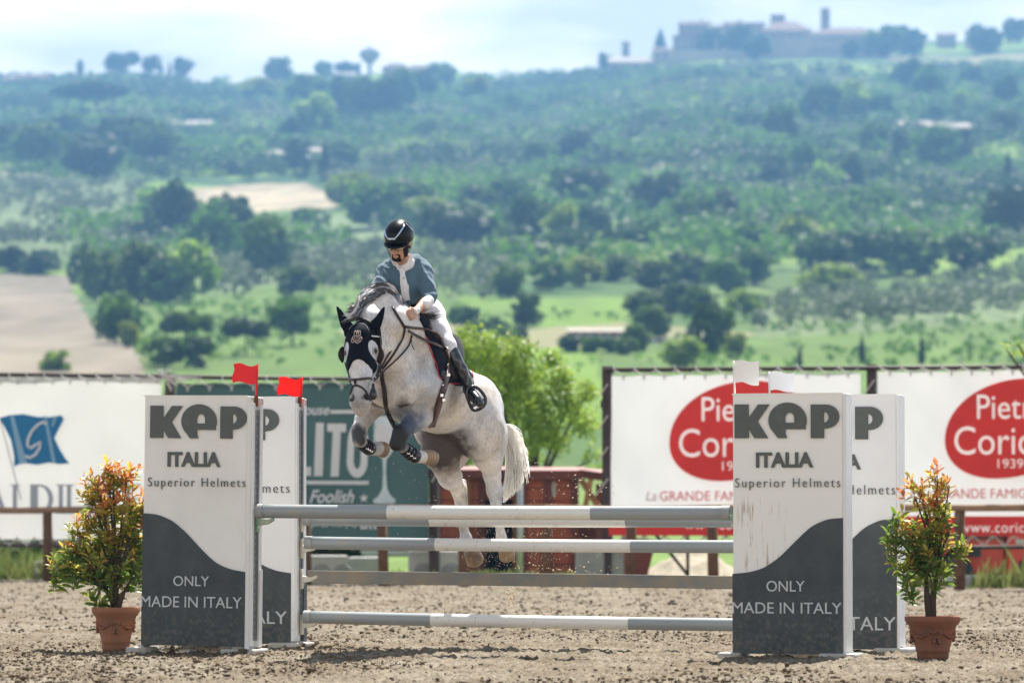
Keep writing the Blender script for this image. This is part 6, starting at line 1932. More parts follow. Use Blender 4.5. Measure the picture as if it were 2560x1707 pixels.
# --- neck
neck = [Bp(.10, 0, -.26), P(1012, 838, 30.68), P(975, 806, 30.46), P(928, 806, 30.32)]
for (a, b, ra, rb) in ((0, 1, .225, .165), (1, 2, .165, .130), (2, 3, .130, .105)):
    S_.cone(neck[a], neck[b], ra, rb, 0.07)
S_.cone(Bp(.02, 0, -.10), P(998, 790, 30.72), .08, .075, 0.06)     # crest
S_.cone(P(998, 790, 30.72), P(962, 762, 30.52), .075, .07, 0.06)
S_.cone(P(960, 762, 30.52), P(915, 785, 30.36), .07, .07, 0.07)
S_.cone(Bp(.30, .0, -.36), P(985, 900, 30.50), .15, .115, 0.08)     # underside of the neck
S_.cone(P(985, 900, 30.50), P(942, 868, 30.36), .115, .10, 0.07)
# --- head : local frame
hp, hm_ = P(901, 812, 30.22), P(899, 1013, 29.96)
HDD = (hm_-hp).normalized()                       # down the face
HS = Vector((1, -0.16, 0)).normalized(); HS = (HS-HDD*HS.dot(HDD)).normalized()    # to the horse's left
HN = HDD.cross(HS).normalized()
if HN.y > 0: HN = -HN                             # out of the forehead, towards the camera
RH = np.array([HS[:], HN[:], HDD[:]]).T
def Hp(s, n, d): return hp+HS*s+HN*n+HDD*d        # d in metres from the poll, head is about .62 long
S_.ell(Hp(0, -.05, .12), (.104, .10, .15), RH, 0.05)          # skull
S_.cone(Hp(0, .0, .10), Hp(0, .0, .28), .085, .078, 0.05)     # forehead
for s in (-1, 1):
    S_.ell(Hp(s*.092, -.045, .19), (.034, .05, .055), RH, 0.025)     # brow
    S_.ell(Hp(s*.072, -.15, .23), (.036, .11, .12), RH, 0.03)      # cheek
    S_.cone(Hp(s*.078, -.03, .24), Hp(s*.055, -.03, .42), .026, .016, 0.02)   # facial crest
    S_.cone(Hp(s*.05, -.17, .30), Hp(s*.03, -.11, .50), .035, .028, 0.04)     # lower jaw
    S_.ell(Hp(s*.043, -.012, .585), (.033, .034, .05), RH, 0.025)   # nostril wing
S_.cone(Hp(0, -.01, .26), Hp(0, -.015, .50), .073, .052, 0.04)      # nose
S_.ell(Hp(0, -.035, .595), (.066, .062, .080), RH, 0.04)            # muzzle
S_.ell(Hp(0, -.075, .640), (.047, .045, .04), RH, 0.03)             # lips / chin
S_.ell(Hp(0, -.045, .645), (.04, .04, .022), RH, 0.02)
for s in (-1, 1):
    S_.ell(Hp(s*.052, .020, .585), (.016, .024, .030), RH, 0.010, sub=True)   # nostril
    S_.ell(Hp(s*.118, -.02, .205), (.018, .026, .020), RH, 0.014, sub=True)   # eye socket
S_.cone(Hp(0, -.12, .10), P(942, 835, 30.42), .105, .115, 0.06)     # throat into neck
# --- ears
def ear(s, base, mid, tip):
    pts = [base, base.lerp(mid, 0.5), mid, mid.lerp(tip, .55), tip]
    return pts
EARS = [(-1, P(873, 822, 30.20), P(857, 795, 30.18), P(842, 766, 30.18)), (1, P(932, 820, 30.20), P(948, 795, 30.17), P(961, 767, 30.15))]
# --- forelegs
PX_ = lambda px, py, Y: P(px, py, Y)
LF = dict(elbow=P(1062, 1010, 30.86), knee=P(996, 1098, 30.58), fet=P(1040, 1141, 30.76), hoof=P(1075, 1143, 30.88))
RF = dict(elbow=P(938, 1000, 31.0), knee=P(899, 1084, 30.70), fet=P(926, 1121, 30.88), hoof=P(951, 1121, 30.98))
S_.cone(Bp(.10, .19, -.48), LF['elbow'], .13, .10, 0.08)
S_.cone(P(1075, 1000, 30.9), P(1040, 1045, 30.75), .115, .088, 0.06)
S_.cone(P(1045, 1040, 30.76), P(1003, 1088, 30.6), .085, .052, 0.05)
S_.cone(P(1000, 1078, 30.60), P(989, 1112, 30.58), .057, .048, 0.03)       # knee
S_.cone(P(993, 1108, 30.59), LF['fet'], .045, .036, 0.03)
S_.cone(LF['fet'], P(1062, 1142, 30.83), .052, .050, 0.02)
S_.cone(Bp(.16, -.19, -.50), RF['elbow'], .13, .09, 0.08)
S_.cone(P(938, 1010, 31.0), P(908, 1050, 30.83), .085, .058, 0.05)
S_.cone(P(907, 1048, 30.83), P(899, 1078, 30.72), .056, .052, 0.04)
S_.cone(P(899, 1074, 30.72), P(897, 1102, 30.69), .058, .050, 0.03)       # knee
S_.cone(P(899, 1100, 30.70), RF['fet'], .043, .036, 0.03)
S_.cone(RF['fet'], P(944, 1121, 30.94), .050, .050, 0.02)
# --- hind legs
# near (horse's left, right in the picture)
S_.cone(Bp(-1.00, .16, -.45), P(1218, 1095, 31.86), .20, .135, 0.09)
S_.cone(P(1222, 1085, 31.9), P(1222, 1135, 31.86), .12, .098, 0.06)         # stifle
S_.cone(P(1240, 1080, 32.0), P(1240, 1150, 32.0), .085, .055, 0.06)
S_.cone(P(1224, 1135, 31.88), P(1230, 1190, 32.0), .095, .062, 0.05)
S_.cone(P(1230, 1190, 32.0), P(1235, 1224, 32.08), .058, .060, 0.04)
S_.cone(P(1247, 1208, 32.12), P(1240, 1232, 32.1), .030, .052, 0.025)
S_.cone(P(1236, 1228, 32.08), P(1240, 1262, 32.08), .056, .042, 0.03)
S_.cone(P(1240, 1255, 32.08), P(1249, 1320, 32.12), .037, .028, 0.03)
S_.cone(P(1250, 1318, 32.12), P(1254, 1345, 32.13), .030, .040, 0.02)
S_.cone(P(1254, 1345, 32.13), P(1262, 1368, 32.17), .044, .048, 0.02)
# far (left in the picture)
S_.cone(Bp(-.98, -.17, -.42), P(1112, 1085, 31.76), .19, .165, 0.05)
S_.cone(P(1104, 1082, 31.76), P(1102, 1128, 31.74), .155, .135, 0.035)
S_.cone(P(1142, 1085, 31.86), P(1128, 1130, 31.84), .10, .075, 0.06)
S_.cone(P(1100, 1130, 31.72), P(1125, 1192, 31.88), .128, .088, 0.05)
S_.cone(P(1125, 1188, 31.88), P(1146, 1224, 32.0), .080, .058, 0.04)
S_.cone(P(1157, 1205, 32.05), P(1153, 1234, 32.02), .030, .050, 0.025)
S_.cone(P(1147, 1224, 32.0), P(1153, 1260, 32.0), .058, .046, 0.03)
S_.cone(P(1154, 1255, 32.0), P(1159, 1320, 32.04), .039, .030, 0.03)
S_.cone(P(1159, 1318, 32.04), P(1164, 1346, 32.06), .031, .042, 0.02)
S_.cone(P(1164, 1346, 32.06), P(1177, 1374, 32.1), .047, .052, 0.02)
# sheath and dock
S_.ell(P(1150, 1085, 31.6), (.07, .09, .05), None, 0.04)
S_.cone(Bp(-1.22, 0, -.16), P(1262, 1072, 32.22), .06, .040, 0.05)

VH, FH = S_.mesh(0.0115)
VH = relax(VH, FH, 2, 0.5)
print('horse', len(VH), 'verts')
# muscle relief, small
NHn = vnormals(VH, FH)
VH = VH+NHn*(0.0058*fbm(VH[:, 0]*6.5, VH[:, 1]*6.5, VH[:, 2]*6.5, 3))[:, None]
NHn = vnormals(VH, FH)
hx, hy = px_of(VH)

# --- coat colour: dappled grey, darker joints, dark groin coat; shade painted into crotch and chest folds
coat = np.zeros((len(VH), 3)); coat[:] = (0.66, 0.625, 0.615)
dap = fbm(VH[:, 0]*17, VH[:, 1]*17, VH[:, 2]*17, 3)
big = fbm(VH[:, 0]*3.2, VH[:, 1]*3.2, VH[:, 2]*3.2, 3)
coat *= (1+0.17*np.minimum(dap, 0.3)+0.34*np.minimum(big, 0.22))[:, None]
hue_ = fbm(VH[:, 0]*5+9, VH[:, 1]*5, VH[:, 2]*5, 2)[:, None]
coat *= 1+hue_*np.array([0.10, 0.02, -0.10])
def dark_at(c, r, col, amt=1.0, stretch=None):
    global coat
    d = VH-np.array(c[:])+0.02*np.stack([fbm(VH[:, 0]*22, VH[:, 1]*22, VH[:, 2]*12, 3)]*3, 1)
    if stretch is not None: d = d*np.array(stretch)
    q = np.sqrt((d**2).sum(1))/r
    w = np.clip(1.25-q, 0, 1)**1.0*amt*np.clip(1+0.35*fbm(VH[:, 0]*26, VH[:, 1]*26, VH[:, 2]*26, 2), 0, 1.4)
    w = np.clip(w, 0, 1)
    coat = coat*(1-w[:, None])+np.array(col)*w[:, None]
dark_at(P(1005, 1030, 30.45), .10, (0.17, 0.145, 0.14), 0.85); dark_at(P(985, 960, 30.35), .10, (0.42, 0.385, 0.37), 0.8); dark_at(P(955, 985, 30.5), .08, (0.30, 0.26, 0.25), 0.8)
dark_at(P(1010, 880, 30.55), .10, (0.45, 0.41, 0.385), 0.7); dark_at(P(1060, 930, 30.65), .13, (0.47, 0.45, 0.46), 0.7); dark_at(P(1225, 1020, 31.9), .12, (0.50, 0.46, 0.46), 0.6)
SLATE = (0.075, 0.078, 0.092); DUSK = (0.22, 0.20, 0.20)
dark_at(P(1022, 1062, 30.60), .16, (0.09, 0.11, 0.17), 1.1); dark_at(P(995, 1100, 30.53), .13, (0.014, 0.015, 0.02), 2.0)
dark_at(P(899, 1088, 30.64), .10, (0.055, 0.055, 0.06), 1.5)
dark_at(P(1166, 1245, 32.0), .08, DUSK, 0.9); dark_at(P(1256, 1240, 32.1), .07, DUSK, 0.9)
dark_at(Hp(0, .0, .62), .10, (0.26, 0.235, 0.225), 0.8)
dark_at(P(1105, 1112, 31.60), .24, (0.085, 0.062, 0.060), 1.8); dark_at(P(1150, 1125, 31.75), .15, (0.085, 0.062, 0.06), 1.5); dark_at(P(1125, 1165, 31.8), .13, (0.25, 0.20, 0.19), 0.8); dark_at(P(1180, 1108, 31.8), .12, (0.10, 0.075, 0.08), 1.0)  # darker groin and far thigh coat, with the crotch's shade painted in
dark_at(P(1012, 1022, 30.52), .065, (0.06, 0.05, 0.05), 1.6); dark_at(P(945, 1022, 30.7), .09, (0.10, 0.085, 0.08), 1.3)  # shade of the armpit and chest folds painted into the coat
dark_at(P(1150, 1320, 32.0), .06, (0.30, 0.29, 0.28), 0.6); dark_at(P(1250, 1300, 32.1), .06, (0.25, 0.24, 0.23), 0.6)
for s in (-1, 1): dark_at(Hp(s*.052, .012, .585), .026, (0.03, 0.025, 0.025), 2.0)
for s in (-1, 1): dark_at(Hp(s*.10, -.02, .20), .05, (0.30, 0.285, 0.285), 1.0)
# pale chalky fetlocks
for c in (P(1170, 1365, 32.1), P(1258, 1362, 32.15)):
    dark_at(c, .08, (0.60, 0.50, 0.36), 0.8)
coat = np.clip(coat, 0.02, 0.8)

M_COAT = bpy.data.materials.new('horse_coat'); M_COAT.use_nodes = True
_n = M_COAT.node_tree; _N, _L = _n.nodes, _n.links; _b = _N['Principled BSDF']
_b.inputs['Roughness'].default_value = 0.5; _b.inputs['Specular IOR Level'].default_value = 0.35
_b.inputs['Sheen Weight'].default_value = 0.0
_a = _N.new('ShaderNodeAttribute'); _a.attribute_name = 'tint'
_t = _N.new('ShaderNodeTexCoord'); _v = _N.new('ShaderNodeTexNoise'); _v.inputs['Scale'].default_value = 85; _v.inputs['Detail'].default_value = 4
_mp = _N.new('ShaderNodeMapping'); _mp.inputs['Scale'].default_value = (1, 1, 0.35)
_L.new(_t.outputs['Object'], _mp.inputs['Vector']); _L.new(_mp.outputs['Vector'], _v.inputs['Vector'])
_r = _N.new('ShaderNodeMapRange'); _r.inputs['From Min'].default_value = 0.35; _r.inputs['From Max'].default_value = 0.65; _r.inputs['To Min'].default_value = 0.80; _r.inputs['To Max'].default_value = 1.08
_L.new(_v.outputs['Fac'], _r.inputs['Value'])
_m = _N.new('ShaderNodeVectorMath'); _m.operation = 'SCALE'; _L.new(_a.outputs['Color'], _m.inputs[0]); _L.new(_r.outputs[0], _m.inputs['Scale'])
_L.new(_m.outputs[0], _b.inputs['Base Color'])
_bp = _N.new('ShaderNodeBump'); _bp.inputs['Strength'].default_value = 0.25; _bp.inputs['Distance'].default_value = 0.004
_L.new(_v.outputs['Fac'], _bp.inputs['Height']); _L.new(_bp.outputs['Normal'], _b.inputs['Normal'])

horse = empty('horse', (WITH.x, WITH.y, WITH.z-1.2), (0, 0, 0), 'dappled grey horse leaping over the poles with tucked forelegs', 'horse')
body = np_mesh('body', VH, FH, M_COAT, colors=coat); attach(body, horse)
BV = bvh_of(VH, FH)

# hooves
M_HOOF = mat('hoof_horn', (0.40, 0.28, 0.165), 0.5, 0.4, noise=(9, 0.6), col2=(0.13, 0.09, 0.065), bump=(60, 0.2, 0.003))
M_SHOE = mat('horse_shoe', (0.42, 0.36, 0.28), 0.4, 0.5, metal=0.7)
def hoof(top, toe, r0, r1, name='hoof', sole=None):
    """truncated cone from the coronet to the ground face, toe stretched forward"""
    top, toe = Vector(top), Vector(toe); d = (toe-top).normalized()
    s = d.cross(Vector((0, -1, 0))).normalized(); u = s.cross(d).normalized()
    mb = MB(); L = (toe-top).length
    prof = [(-.25, r0*0.8), (0, r0), (0.15, r0*1.04), (0.9, r1), (1.0, r1*0.98)]
    n = 22; vs = []; fs = []
    for t, r in prof:
        for k in range(n):
            a = 2*math.pi*k/n; e = 1+0.10*math.cos(a)*max(0, t)
            vs.append(top+d*(t*L)+s*(math.cos(a)*r*e)+u*(math.sin(a)*r*0.95))
    vs.append(top+d*(L*0.9))
    for i in range(len(prof)-1):
        for k in range(n): a, b = i*n+k, i*n+(k+1) % n; fs.append((a, b, b+n, a+n))
    e = (len(prof)-1)*n
    for k in range(n): fs.append((e+k, e+(k+1) % n, len(vs)-1))
    fs.append(tuple(range(n-1, -1, -1)))
    o = mb.add(vs, fs).build(name, M_HOOF, None, True); attach(o, horse)
    sh = MB()
    ring = [top+d*(L*1.02)+s*(math.cos(a)*r1*0.86)+u*(math.sin(a)*r1*0.82) for a in np.linspace(-2.3, 2.3, 18)]
    sh.tube(ring, 0.009, 6, flat=0.7)
    q = sh.build('shoe', M_SHOE, o, True); q.matrix_parent_inverse = o.matrix_parent_inverse.copy()
    q.parent = o; q.matrix_parent_inverse = Matrix.Identity(4)
hoof(P(1064, 1142, 30.83), P(1082, 1144, 30.90), .052, .060)
hoof(P(945, 1121, 30.94), P(959, 1122, 31.0), .052, .060)
hoof(P(1262, 1370, 32.17), P(1271, 1391, 32.22), .054, .064)
hoof(P(1177, 1376, 32.1), P(1191, 1402, 32.16), .058, .068)

# eyes
M_EYE = mat('horse_eye', (0.015, 0.010, 0.008), 0.08, 0.6)
for s in (-1, 1):
    c = Hp(s*.102, -.022, .205)
    bm = bmesh.new(); bmesh.ops.create_uvsphere(bm, u_segments=16, v_segments=10, radius=0.019)
    me = bpy.data.meshes.new('eye'); bm.to_mesh(me); bm.free()
    me.materials.append(M_EYE); me.polygons.foreach_set('use_smooth', [True]*len(me.polygons))
    o = bpy.data.objects.new('eye', me); link(o); o.location = c; attach(o, horse)

# --- hair
M_HAIRD = mat('mane_dark', (0.055, 0.055, 0.062), 0.4, 0.5)
M_HAIRL = mat('mane_pale', (0.62, 0.62, 0.65), 0.4, 0.5)
M_HAIRW = mat('tail_white', (0.92, 0.89, 0.84), 0.4, 0.5, translucent=0.5)
M_HAIRG = mat('hair_grey', (0.24, 0.225, 0.22), 0.4, 0.5)
def strand_set(name, strands, w0, w1, m, parent, shape=3):
    """strands: list of point lists; each is a slim tapering ribbon with a ridge"""
    Vs, Fs = [], []; b = 0
    for pts in strands:
        n = len(pts)
        for i, p in enumerate(pts):
            d = (pts[min(i+1, n-1)]-pts[max(0, i-1)]); d.normalize()
            s = d.cross(Vector((rnd.uniform(-.3, .3), 1, rnd.uniform(-.3, .3)))) if i == 0 else d.cross(ref)
            if i == 0: ref = Vector((rnd.uniform(-.5, .5), -1, rnd.uniform(-.5, .5)))
            s = d.cross(ref); s = s.normalized() if s.length > 1e-5 else Vector((1, 0, 0))
            t = i/(n-1); w = w0*(1-t)+w1*t
            u = s.cross(d)*w*0.5
            Vs += [p-s*w, p+u, p+s*w]
            if i < n-1:
                o = b+i*3; Fs += [(o, o+1, o+4, o+3), (o+1, o+2, o+5, o+4)]
        b += n*3
    o = np_mesh(name, np.array([v[:] for v in Vs]), np.array(Fs), m, smooth=True)
    attach(o, parent); return o
def curve_pts(a, b, c, d, n=7):
    return [a*(1-t)**3+b*(3*t*(1-t)**2)+c*(3*t*t*(1-t))+d*t**3 for t in [i/(n-1) for i in range(n)]]
# crest line of the neck (from withers to poll)
crest = [P(1030, 802, 30.90), P(1006, 788, 30.78), P(992, 762, 30.68), P(976, 744, 30.60), P(953, 740, 30.53), P(928, 752, 30.43), P(908, 775, 30.35), P(896, 800, 30.28)]
def on_crest(t):
    k = t*(len(crest)-1); i = min(int(k), len(crest)-2); return crest[i].lerp(crest[i+1], k-i)
sets = {'d': [], 'l': [], 'g': []}
M_MANEB = mat('mane_under', (0.10, 0.10, 0.11), 0.7, 0.3, noise=(30, 0.6), col2=(0.30, 0.30, 0.32), bump=(60, 1.0, 0.01))
S2 = SDF()
for (a_, b_, ra, rb) in ((P(1004, 782, 30.76), P(990, 752, 30.64), .030, .045), (P(990, 752, 30.64), P(955, 745, 30.52), .045, .048), (P(955, 745, 30.52), P(924, 758, 30.42), .048, .045), (P(924, 758, 30.42), P(906, 782, 30.35), .045, .030)):
    S2.cone(a_, b_, ra, rb, .03)
S2.cone(P(992, 758, 30.60), P(998, 785, 30.54), .030, .018, .03)
V, F = S2.mesh(.009); V = V+vnormals(V, F)*(0.010*fbm(V[:, 0]*34, V[:, 1]*12, V[:, 2]*34, 3))[:, None]
attach(np_mesh('mane', V, F, M_MANEB), horse)
# locks: groups of strands that run along the crest, lift, and curl over at the end
def crest_up(t):
    k = len(crest)-1; j = min(max(int(t*k), 0), k-1); tg = (crest[j+1]-crest[j]).normalized()
    u = Vector((0, -.1, 1)); return tg, (u-tg*u.dot(tg)).normalized()
def crest_ext(t):
    if t <= 1: return on_crest(max(0, t))
    tg, _ = crest_up(1.0); return crest[-1]+(tg*0.35+Vector((-.8, -.1, -.05)))*(t-1)*.35
for li in range(150):
    t0 = rnd.uniform(-.02, .92); ph = rnd.uniform(-.5, 1.0)
    hh = rnd.uniform(.034, .078)*(1.0 if t0 < .75 else .8); span = rnd.uniform(.20, .42); endh = rnd.uniform(.55, 1.25)
    c = math.sin(t0*19+ph*2.2)+rnd.uniform(-.7, .7)
    key = 'd' if c > 0.55 else ('l' if c < 0.1 else 'g')
    if ph > .75: key = 'd' if rnd.random() < .75 else 'g'
    droop = 0.0
    for j in range(34):
        a_ = rnd.gauss(0, .008); b_ = rnd.gauss(0, .010); sp = span*rnd.uniform(.7, 1.1); e_ = endh*rnd.uniform(.8, 1.2)
        pts = []
        for q in range(8):
            f = q/7; t = t0+sp*f; tg, up = crest_up(min(1, max(0, t)))
            hgt = hh*math.sin(min(1, f*1.4+.15)*math.pi/2)*(1 if f < .7 else 1+(e_-1)*(f-.7)/.3)
            fall = max(0, ph)*(.055+.02*f)
            pts.append(crest_ext(t)+up*(hgt+.026-fall*.75+a_*f)+Vector((rnd.gauss(0, .0012), -.03*ph-.045*max(0, ph)+b_, rnd.gauss(0, .0012)))+Vector((-.02*f*f, 0, -.01*f*f)))
        sets[key].append(pts)
for i in range(700):      # poll tuft
    r0 = P(rnd.uniform(886, 912), rnd.uniform(768, 792), 30.31)
    tip = r0+Vector((rnd.uniform(-.065, -.01), rnd.uniform(-.05, .02), rnd.uniform(-.045, .03)))
    md = r0.lerp(tip, 0.5)+Vector((0, 0, 0.018))
    sets[rnd.choice('dllg')].append(curve_pts(r0, md, md.lerp(tip, .5)+Vector((0, 0, .008)), tip, n=5))
strand_set('mane', sets['d'], .0028, .0012, M_HAIRD, horse)
strand_set('mane', sets['l'], .0028, .0012, M_HAIRL, horse)
strand_set('mane', sets['g'], .0028, .0012, M_HAIRG, horse)
# wisps over the withers
ws = []
for i in range(60):
    a = P(rnd.uniform(1030, 1046), rnd.uniform(786, 800), 30.86)
    ws.append(curve_pts(a, a+Vector((.04, 0, .015)), a+Vector((.10, 0, .0)), a+Vector((rnd.uniform(.1, .2), -.02, rnd.uniform(-.03, .03))), n=5))
strand_set('mane', ws, .003, .001, M_HAIRD, horse)
# tail
ts_ = []; td = []
dock = P(1262, 1085, 32.25)
for i in range(820):
    u = rnd.random(); v = rnd.gauss(0, 1)
    a = dock+Vector((rnd.uniform(-.012, .018), rnd.uniform(-.03, .03), rnd.uniform(-.10, .03)))
    endx = 1257+u*56; endy = 1252-u*44+rnd.uniform(-34, 8)
    if u > 0.86: endx += rnd.uniform(-6, 12); endy -= rnd.uniform(0, 55)
    e = P(endx, endy, 32.25+rnd.uniform(-.12, .18))
    m1 = a.lerp(e, 0.3)+Vector((0.030+0.04*u, 0, .02+.05*u)); m2 = a.lerp(e, 0.7)+Vector((.018+.03*u+rnd.uniform(-.01, .01), 0, .0+.03*u))
    (td if rnd.random() < 0.07 else ts_).append(curve_pts(a, m1, m2, e, n=8))
for i in range(170):       # wind-blown hairs at the top
    a = P(1262, rnd.uniform(1060, 1090), 32.2)
    e = P(1262+rnd.uniform(18, 48), rnd.uniform(1095, 1180), 32.2+rnd.uniform(-.1, .1))
    m1 = a+Vector((rnd.uniform(.04, .12), 0, rnd.uniform(-.02, .03))); m2 = e+Vector((rnd.uniform(-.02, .05), 0, rnd.uniform(.0, .07)))
    ts_.append(curve_pts(a, m1, m2, e, n=8))
strand_set('tail', ts_, .0034, .0012, M_HAIRW, horse)
strand_set('tail', td, .0045, .0014, M_HAIRG, horse)
# feathering and chin whiskers
wk = []
for i in range(26):
    a = Hp(rnd.uniform(-.03, .045), rnd.uniform(-.09, -.05), rnd.uniform(.60, .64)); wk.append(curve_pts(a, a+HDD*.015, a+HDD*.03+HS*.005, a+HDD*rnd.uniform(.03, .05)+HS*rnd.uniform(-.02, .03), n=4))
strand_set('whiskers', wk, .0012, .0004, M_HAIRL, horse)

# ================================================================== TACK
M_LEATHER = mat('brown_leather', (0.030, 0.015, 0.012), 0.5, 0.35, noise=(18, 0.3))
M_LEATHERL = mat('worn_leather', (0.075, 0.042, 0.034), 0.45, 0.45, noise=(18, 0.3))
M_BLACKL = mat('black_leather', (0.012, 0.012, 0.016), 0.25, 0.5, coat=0.3)
M_BLACKF = mat('black_fabric', (0.006, 0.007, 0.014), 0.85, 0.12, bump=(140, 0.3, 0.002))
M_NAVYF = mat('navy_fabric', (0.006, 0.008, 0.016), 0.8, 0.15, noise=(10, 0.3), bump=(90, 0.3, 0.003))
M_PIPING = mat('red_piping', (0.55, 0.012, 0.04), 0.5, 0.4)
M_STEEL = mat('bright_steel', (0.62, 0.61, 0.60), 0.2, 0.5, metal=1.0)
M_GOLD = mat('embroidery', (0.60, 0.47, 0.42), 0.5, 0.5, metal=0.2)

# --- ear bonnet: cloth over forehead and both ears
local = np.stack([(VH-np.array(hp[:]))@np.array(HS[:]), (VH-np.array(hp[:]))@np.array(HN[:]), (VH-np.array(hp[:]))@np.array(HDD[:])], 1)
ls, ln, ld = local[:, 0], local[:, 1], local[:, 2]
low = 0.318+0.045*np.clip(np.abs(ls+.004)/.09, 0, 1.1)**1.6
eyeh = (((ls-0.098)/.030)**2+((ld-.205)/.060)**2 < 1) | (((ls+0.098)/.028)**2+((ld-.205)/.062)**2 < 1)
bm_ = (ld > -.03) & (ld < low) & (ln > -.115) & (np.abs(ls) < .135) & ~eyeh & (VH[:, 1] < 30.52)
bonnet = empty('ear_bonnet', hp, (0, 0, 0), 'black fly bonnet with a crest stretched over the forehead and ears of the horse', 'ear bonnet')
Vb, Fb, bd, _ = shell(VH, FH, bm_, 0.007)
o = np_mesh('hood', Vb, Fb, M_BLACKF); attach(o, bonnet)
for s, b0, m0, t0 in EARS:
    pts = [b0+Vector((-s*.01, .02, -.04)), b0, b0.lerp(m0, .5)+Vector((s*.006, 0, 0)), m0+Vector((s*.003, 0, 0)), m0.lerp(t0, .55)+Vector((0, 0, 0)), t0.lerp(m0, .12), t0]
    rs = [.046, .044, .038, .028, .018, .009, .003]
    # cross-section flattened, with a crease on the inner face
    mb = MB(); n = 18; vs = []; fs = []
    for i, (p, r) in enumerate(zip(pts, rs)):
        d = (pts[min(i+1, len(pts)-1)]-pts[max(i-1, 0)]).normalized()
        sd = d.cross(Vector((0, 1, 0))).normalized(); fr_ = sd.cross(d).normalized()
        for k in range(n):
            a = 2*math.pi*k/n
            y = math.sin(a)*0.6
            if math.sin(a)*(-1) > 0.5 and 0 < i < 5: y *= 0.55
            vs.append(p+sd*(math.cos(a)*r)+fr_*(y*r))
    for i in range(len(pts)-1):
        for k in range(n): a, b = i*n+k, i*n+(k+1) % n; fs.append((a, b, b+n, a+n))
    fs.append(tuple(range(n-1, -1, -1))); fs.append(tuple(range((len(pts)-1)*n, len(pts)*n)))
    o = mb.add(vs, fs).build('ear_cover', M_BLACKF, None, True); attach(o, bonnet)
BVB = bvh_of(np.concatenate([VH, Vb]), np.concatenate([FH, Fb+len(VH)]))
# crochet rim across the poll and pale cord
o = strap(BVB, [(872, 812), (880, 803), (893, 799), (905, 799), (918, 803), (927, 812)], .022, .010, 'crochet_edge', mat('crochet', (0.035, 0.04, 0.05), 0.6, 0.4, bump=(160, 1.0, 0.006), noise=(120, 0.6)), None, 0.012); attach(o, bonnet)
o = strap(BVB, [(874, 824), (880, 812), (893, 809), (910, 809), (917, 816), (920, 826)], .0035, .003, 'cord_trim', mat('grey_trim', (0.30, 0.34, 0.38), 0.5, 0.5), None, 0.004); attach(o, bonnet)
# embroidered crest: crown over two curls
cr = [[(886,837),(886,829),(889,826),(892,830),(892,838)], [(892,838),(892,826),(896,825),(896,838)], [(896,838),(897,827),(900,826),(902,830),(900,838)], [(885,839),(893,842),(902,839)],
      [(883,846),(880,842),(886,840),(890,846),(884,850),(879,848)], [(879,850),(879,857),(886,858),(887,852)], [(890,846),(897,842),(901,846),(896,852),(889,850)], [(898,846),(904,842),(907,846),(903,850)],
      [(890,852),(888,859),(896,860),(898,854),(903,856),(902,849)], [(881,845),(884,854),(892,857),(900,851)]]
for c_ in cr:
    o = strap(BVB, c_, .0045, .003, 'embroidered_crest', M_GOLD, None, 0.003); attach(o, bonnet)

# --- bridle
bridle = empty('bridle', hp, (0, 0, 0), 'brown leather bridle with noseband, blinkers and reins on the horse', 'bridle')
def bst(name, pts, w=.018, th=.006, m=M_LEATHER, off=.009, parent=None, bv=None):
    o = strap(bv or BVB, pts, w, th, name, m, None, off); attach(o, parent or bridle); return o
bst('noseband', [(876, 948), (885, 950), (900, 949), (915, 946), (928, 944), (936, 948)], .020, m=M_LEATHERL)
bst('noseband_link', [(889, 950), (890, 960)], .022)
bst('lower_noseband', [(877, 988), (879, 972), (885, 963), (892, 962), (905, 968), (914, 978), (921, 992), (925, 1002)], .014)
bst('cheekpiece', [(946, 846), (949, 870), (949, 900), (945, 925), (938, 952)], .030)
bst('cheekpiece', [(939, 900), (944, 905), (940, 935), (934, 955)], .014, m=M_BLACKL)
bst('cheekpiece', [(864, 905), (867, 925), (875, 945), (877, 956)], .014)
bst('browband', [(926, 841), (936, 842), (946, 843)], .014, m=M_STEEL)
def blinker(px, py, w, h, Y, tilt, m=M_LEATHER):
    """half cup of leather beside the eye"""
    c = P(px, py, Y); vs, fs = [], []
    n, k = 12, 5
    for j in range(k):
        for i in range(n):
            a = 2*math.pi*i/n; r = (j+1)/k
            x = math.cos(a)*w*r; z = math.sin(a)*h*r
            vs.append(c+Vector((x*0.75+tilt*(1-r*r)*0.03, -x*0.5*(-1 if tilt < 0 else 1)-0.0, z)))
    for j in range(k-1):
        for i in range(n): a, b = j*n+i, j*n+(i+1) % n; fs.append((a, b, b+n, a+n))
    fs.append(tuple(range(n)))
    o = MB().add(vs, fs).build('blinker', m, None, True); md = o.modifiers.new('t', 'SOLIDIFY'); md.thickness = .006; attach(o, bridle)
blinker(949, 887, .026, .066, 30.17, 1)
blinker(856, 886, .020, .062, 30.24, -1)
# rings, bit and rein stops
def ring(px, py, Y, r, m, parent, name='ring', t=.004):
    c = P(px, py, Y); pts = [c+Vector((math.cos(a)*r, math.sin(a)*r*.3, math.sin(a)*r)) for a in np.linspace(0, 6.283, 20)]
    o = MB().tube(pts, t, 6, caps=False).build(name, m, None, True); attach(o, parent)
ring(930, 958, 30.02, .016, M_STEEL, bridle, 'bit_ring'); ring(936, 946, 30.05, .012, M_STEEL, bridle, 'buckle')
# hanging leather stop below the bit (pear shape)
o = MB().lathe([(.002, .05), (.010, .045), (.012, .02), (.024, -.01), (.030, -.035), (.026, -.055), (.012, -.068), (.002, -.07)], 16).build('rein_stop', M_BLACKL, None, True); o.location = P(933, 975, 30.0); attach(o, bridle)
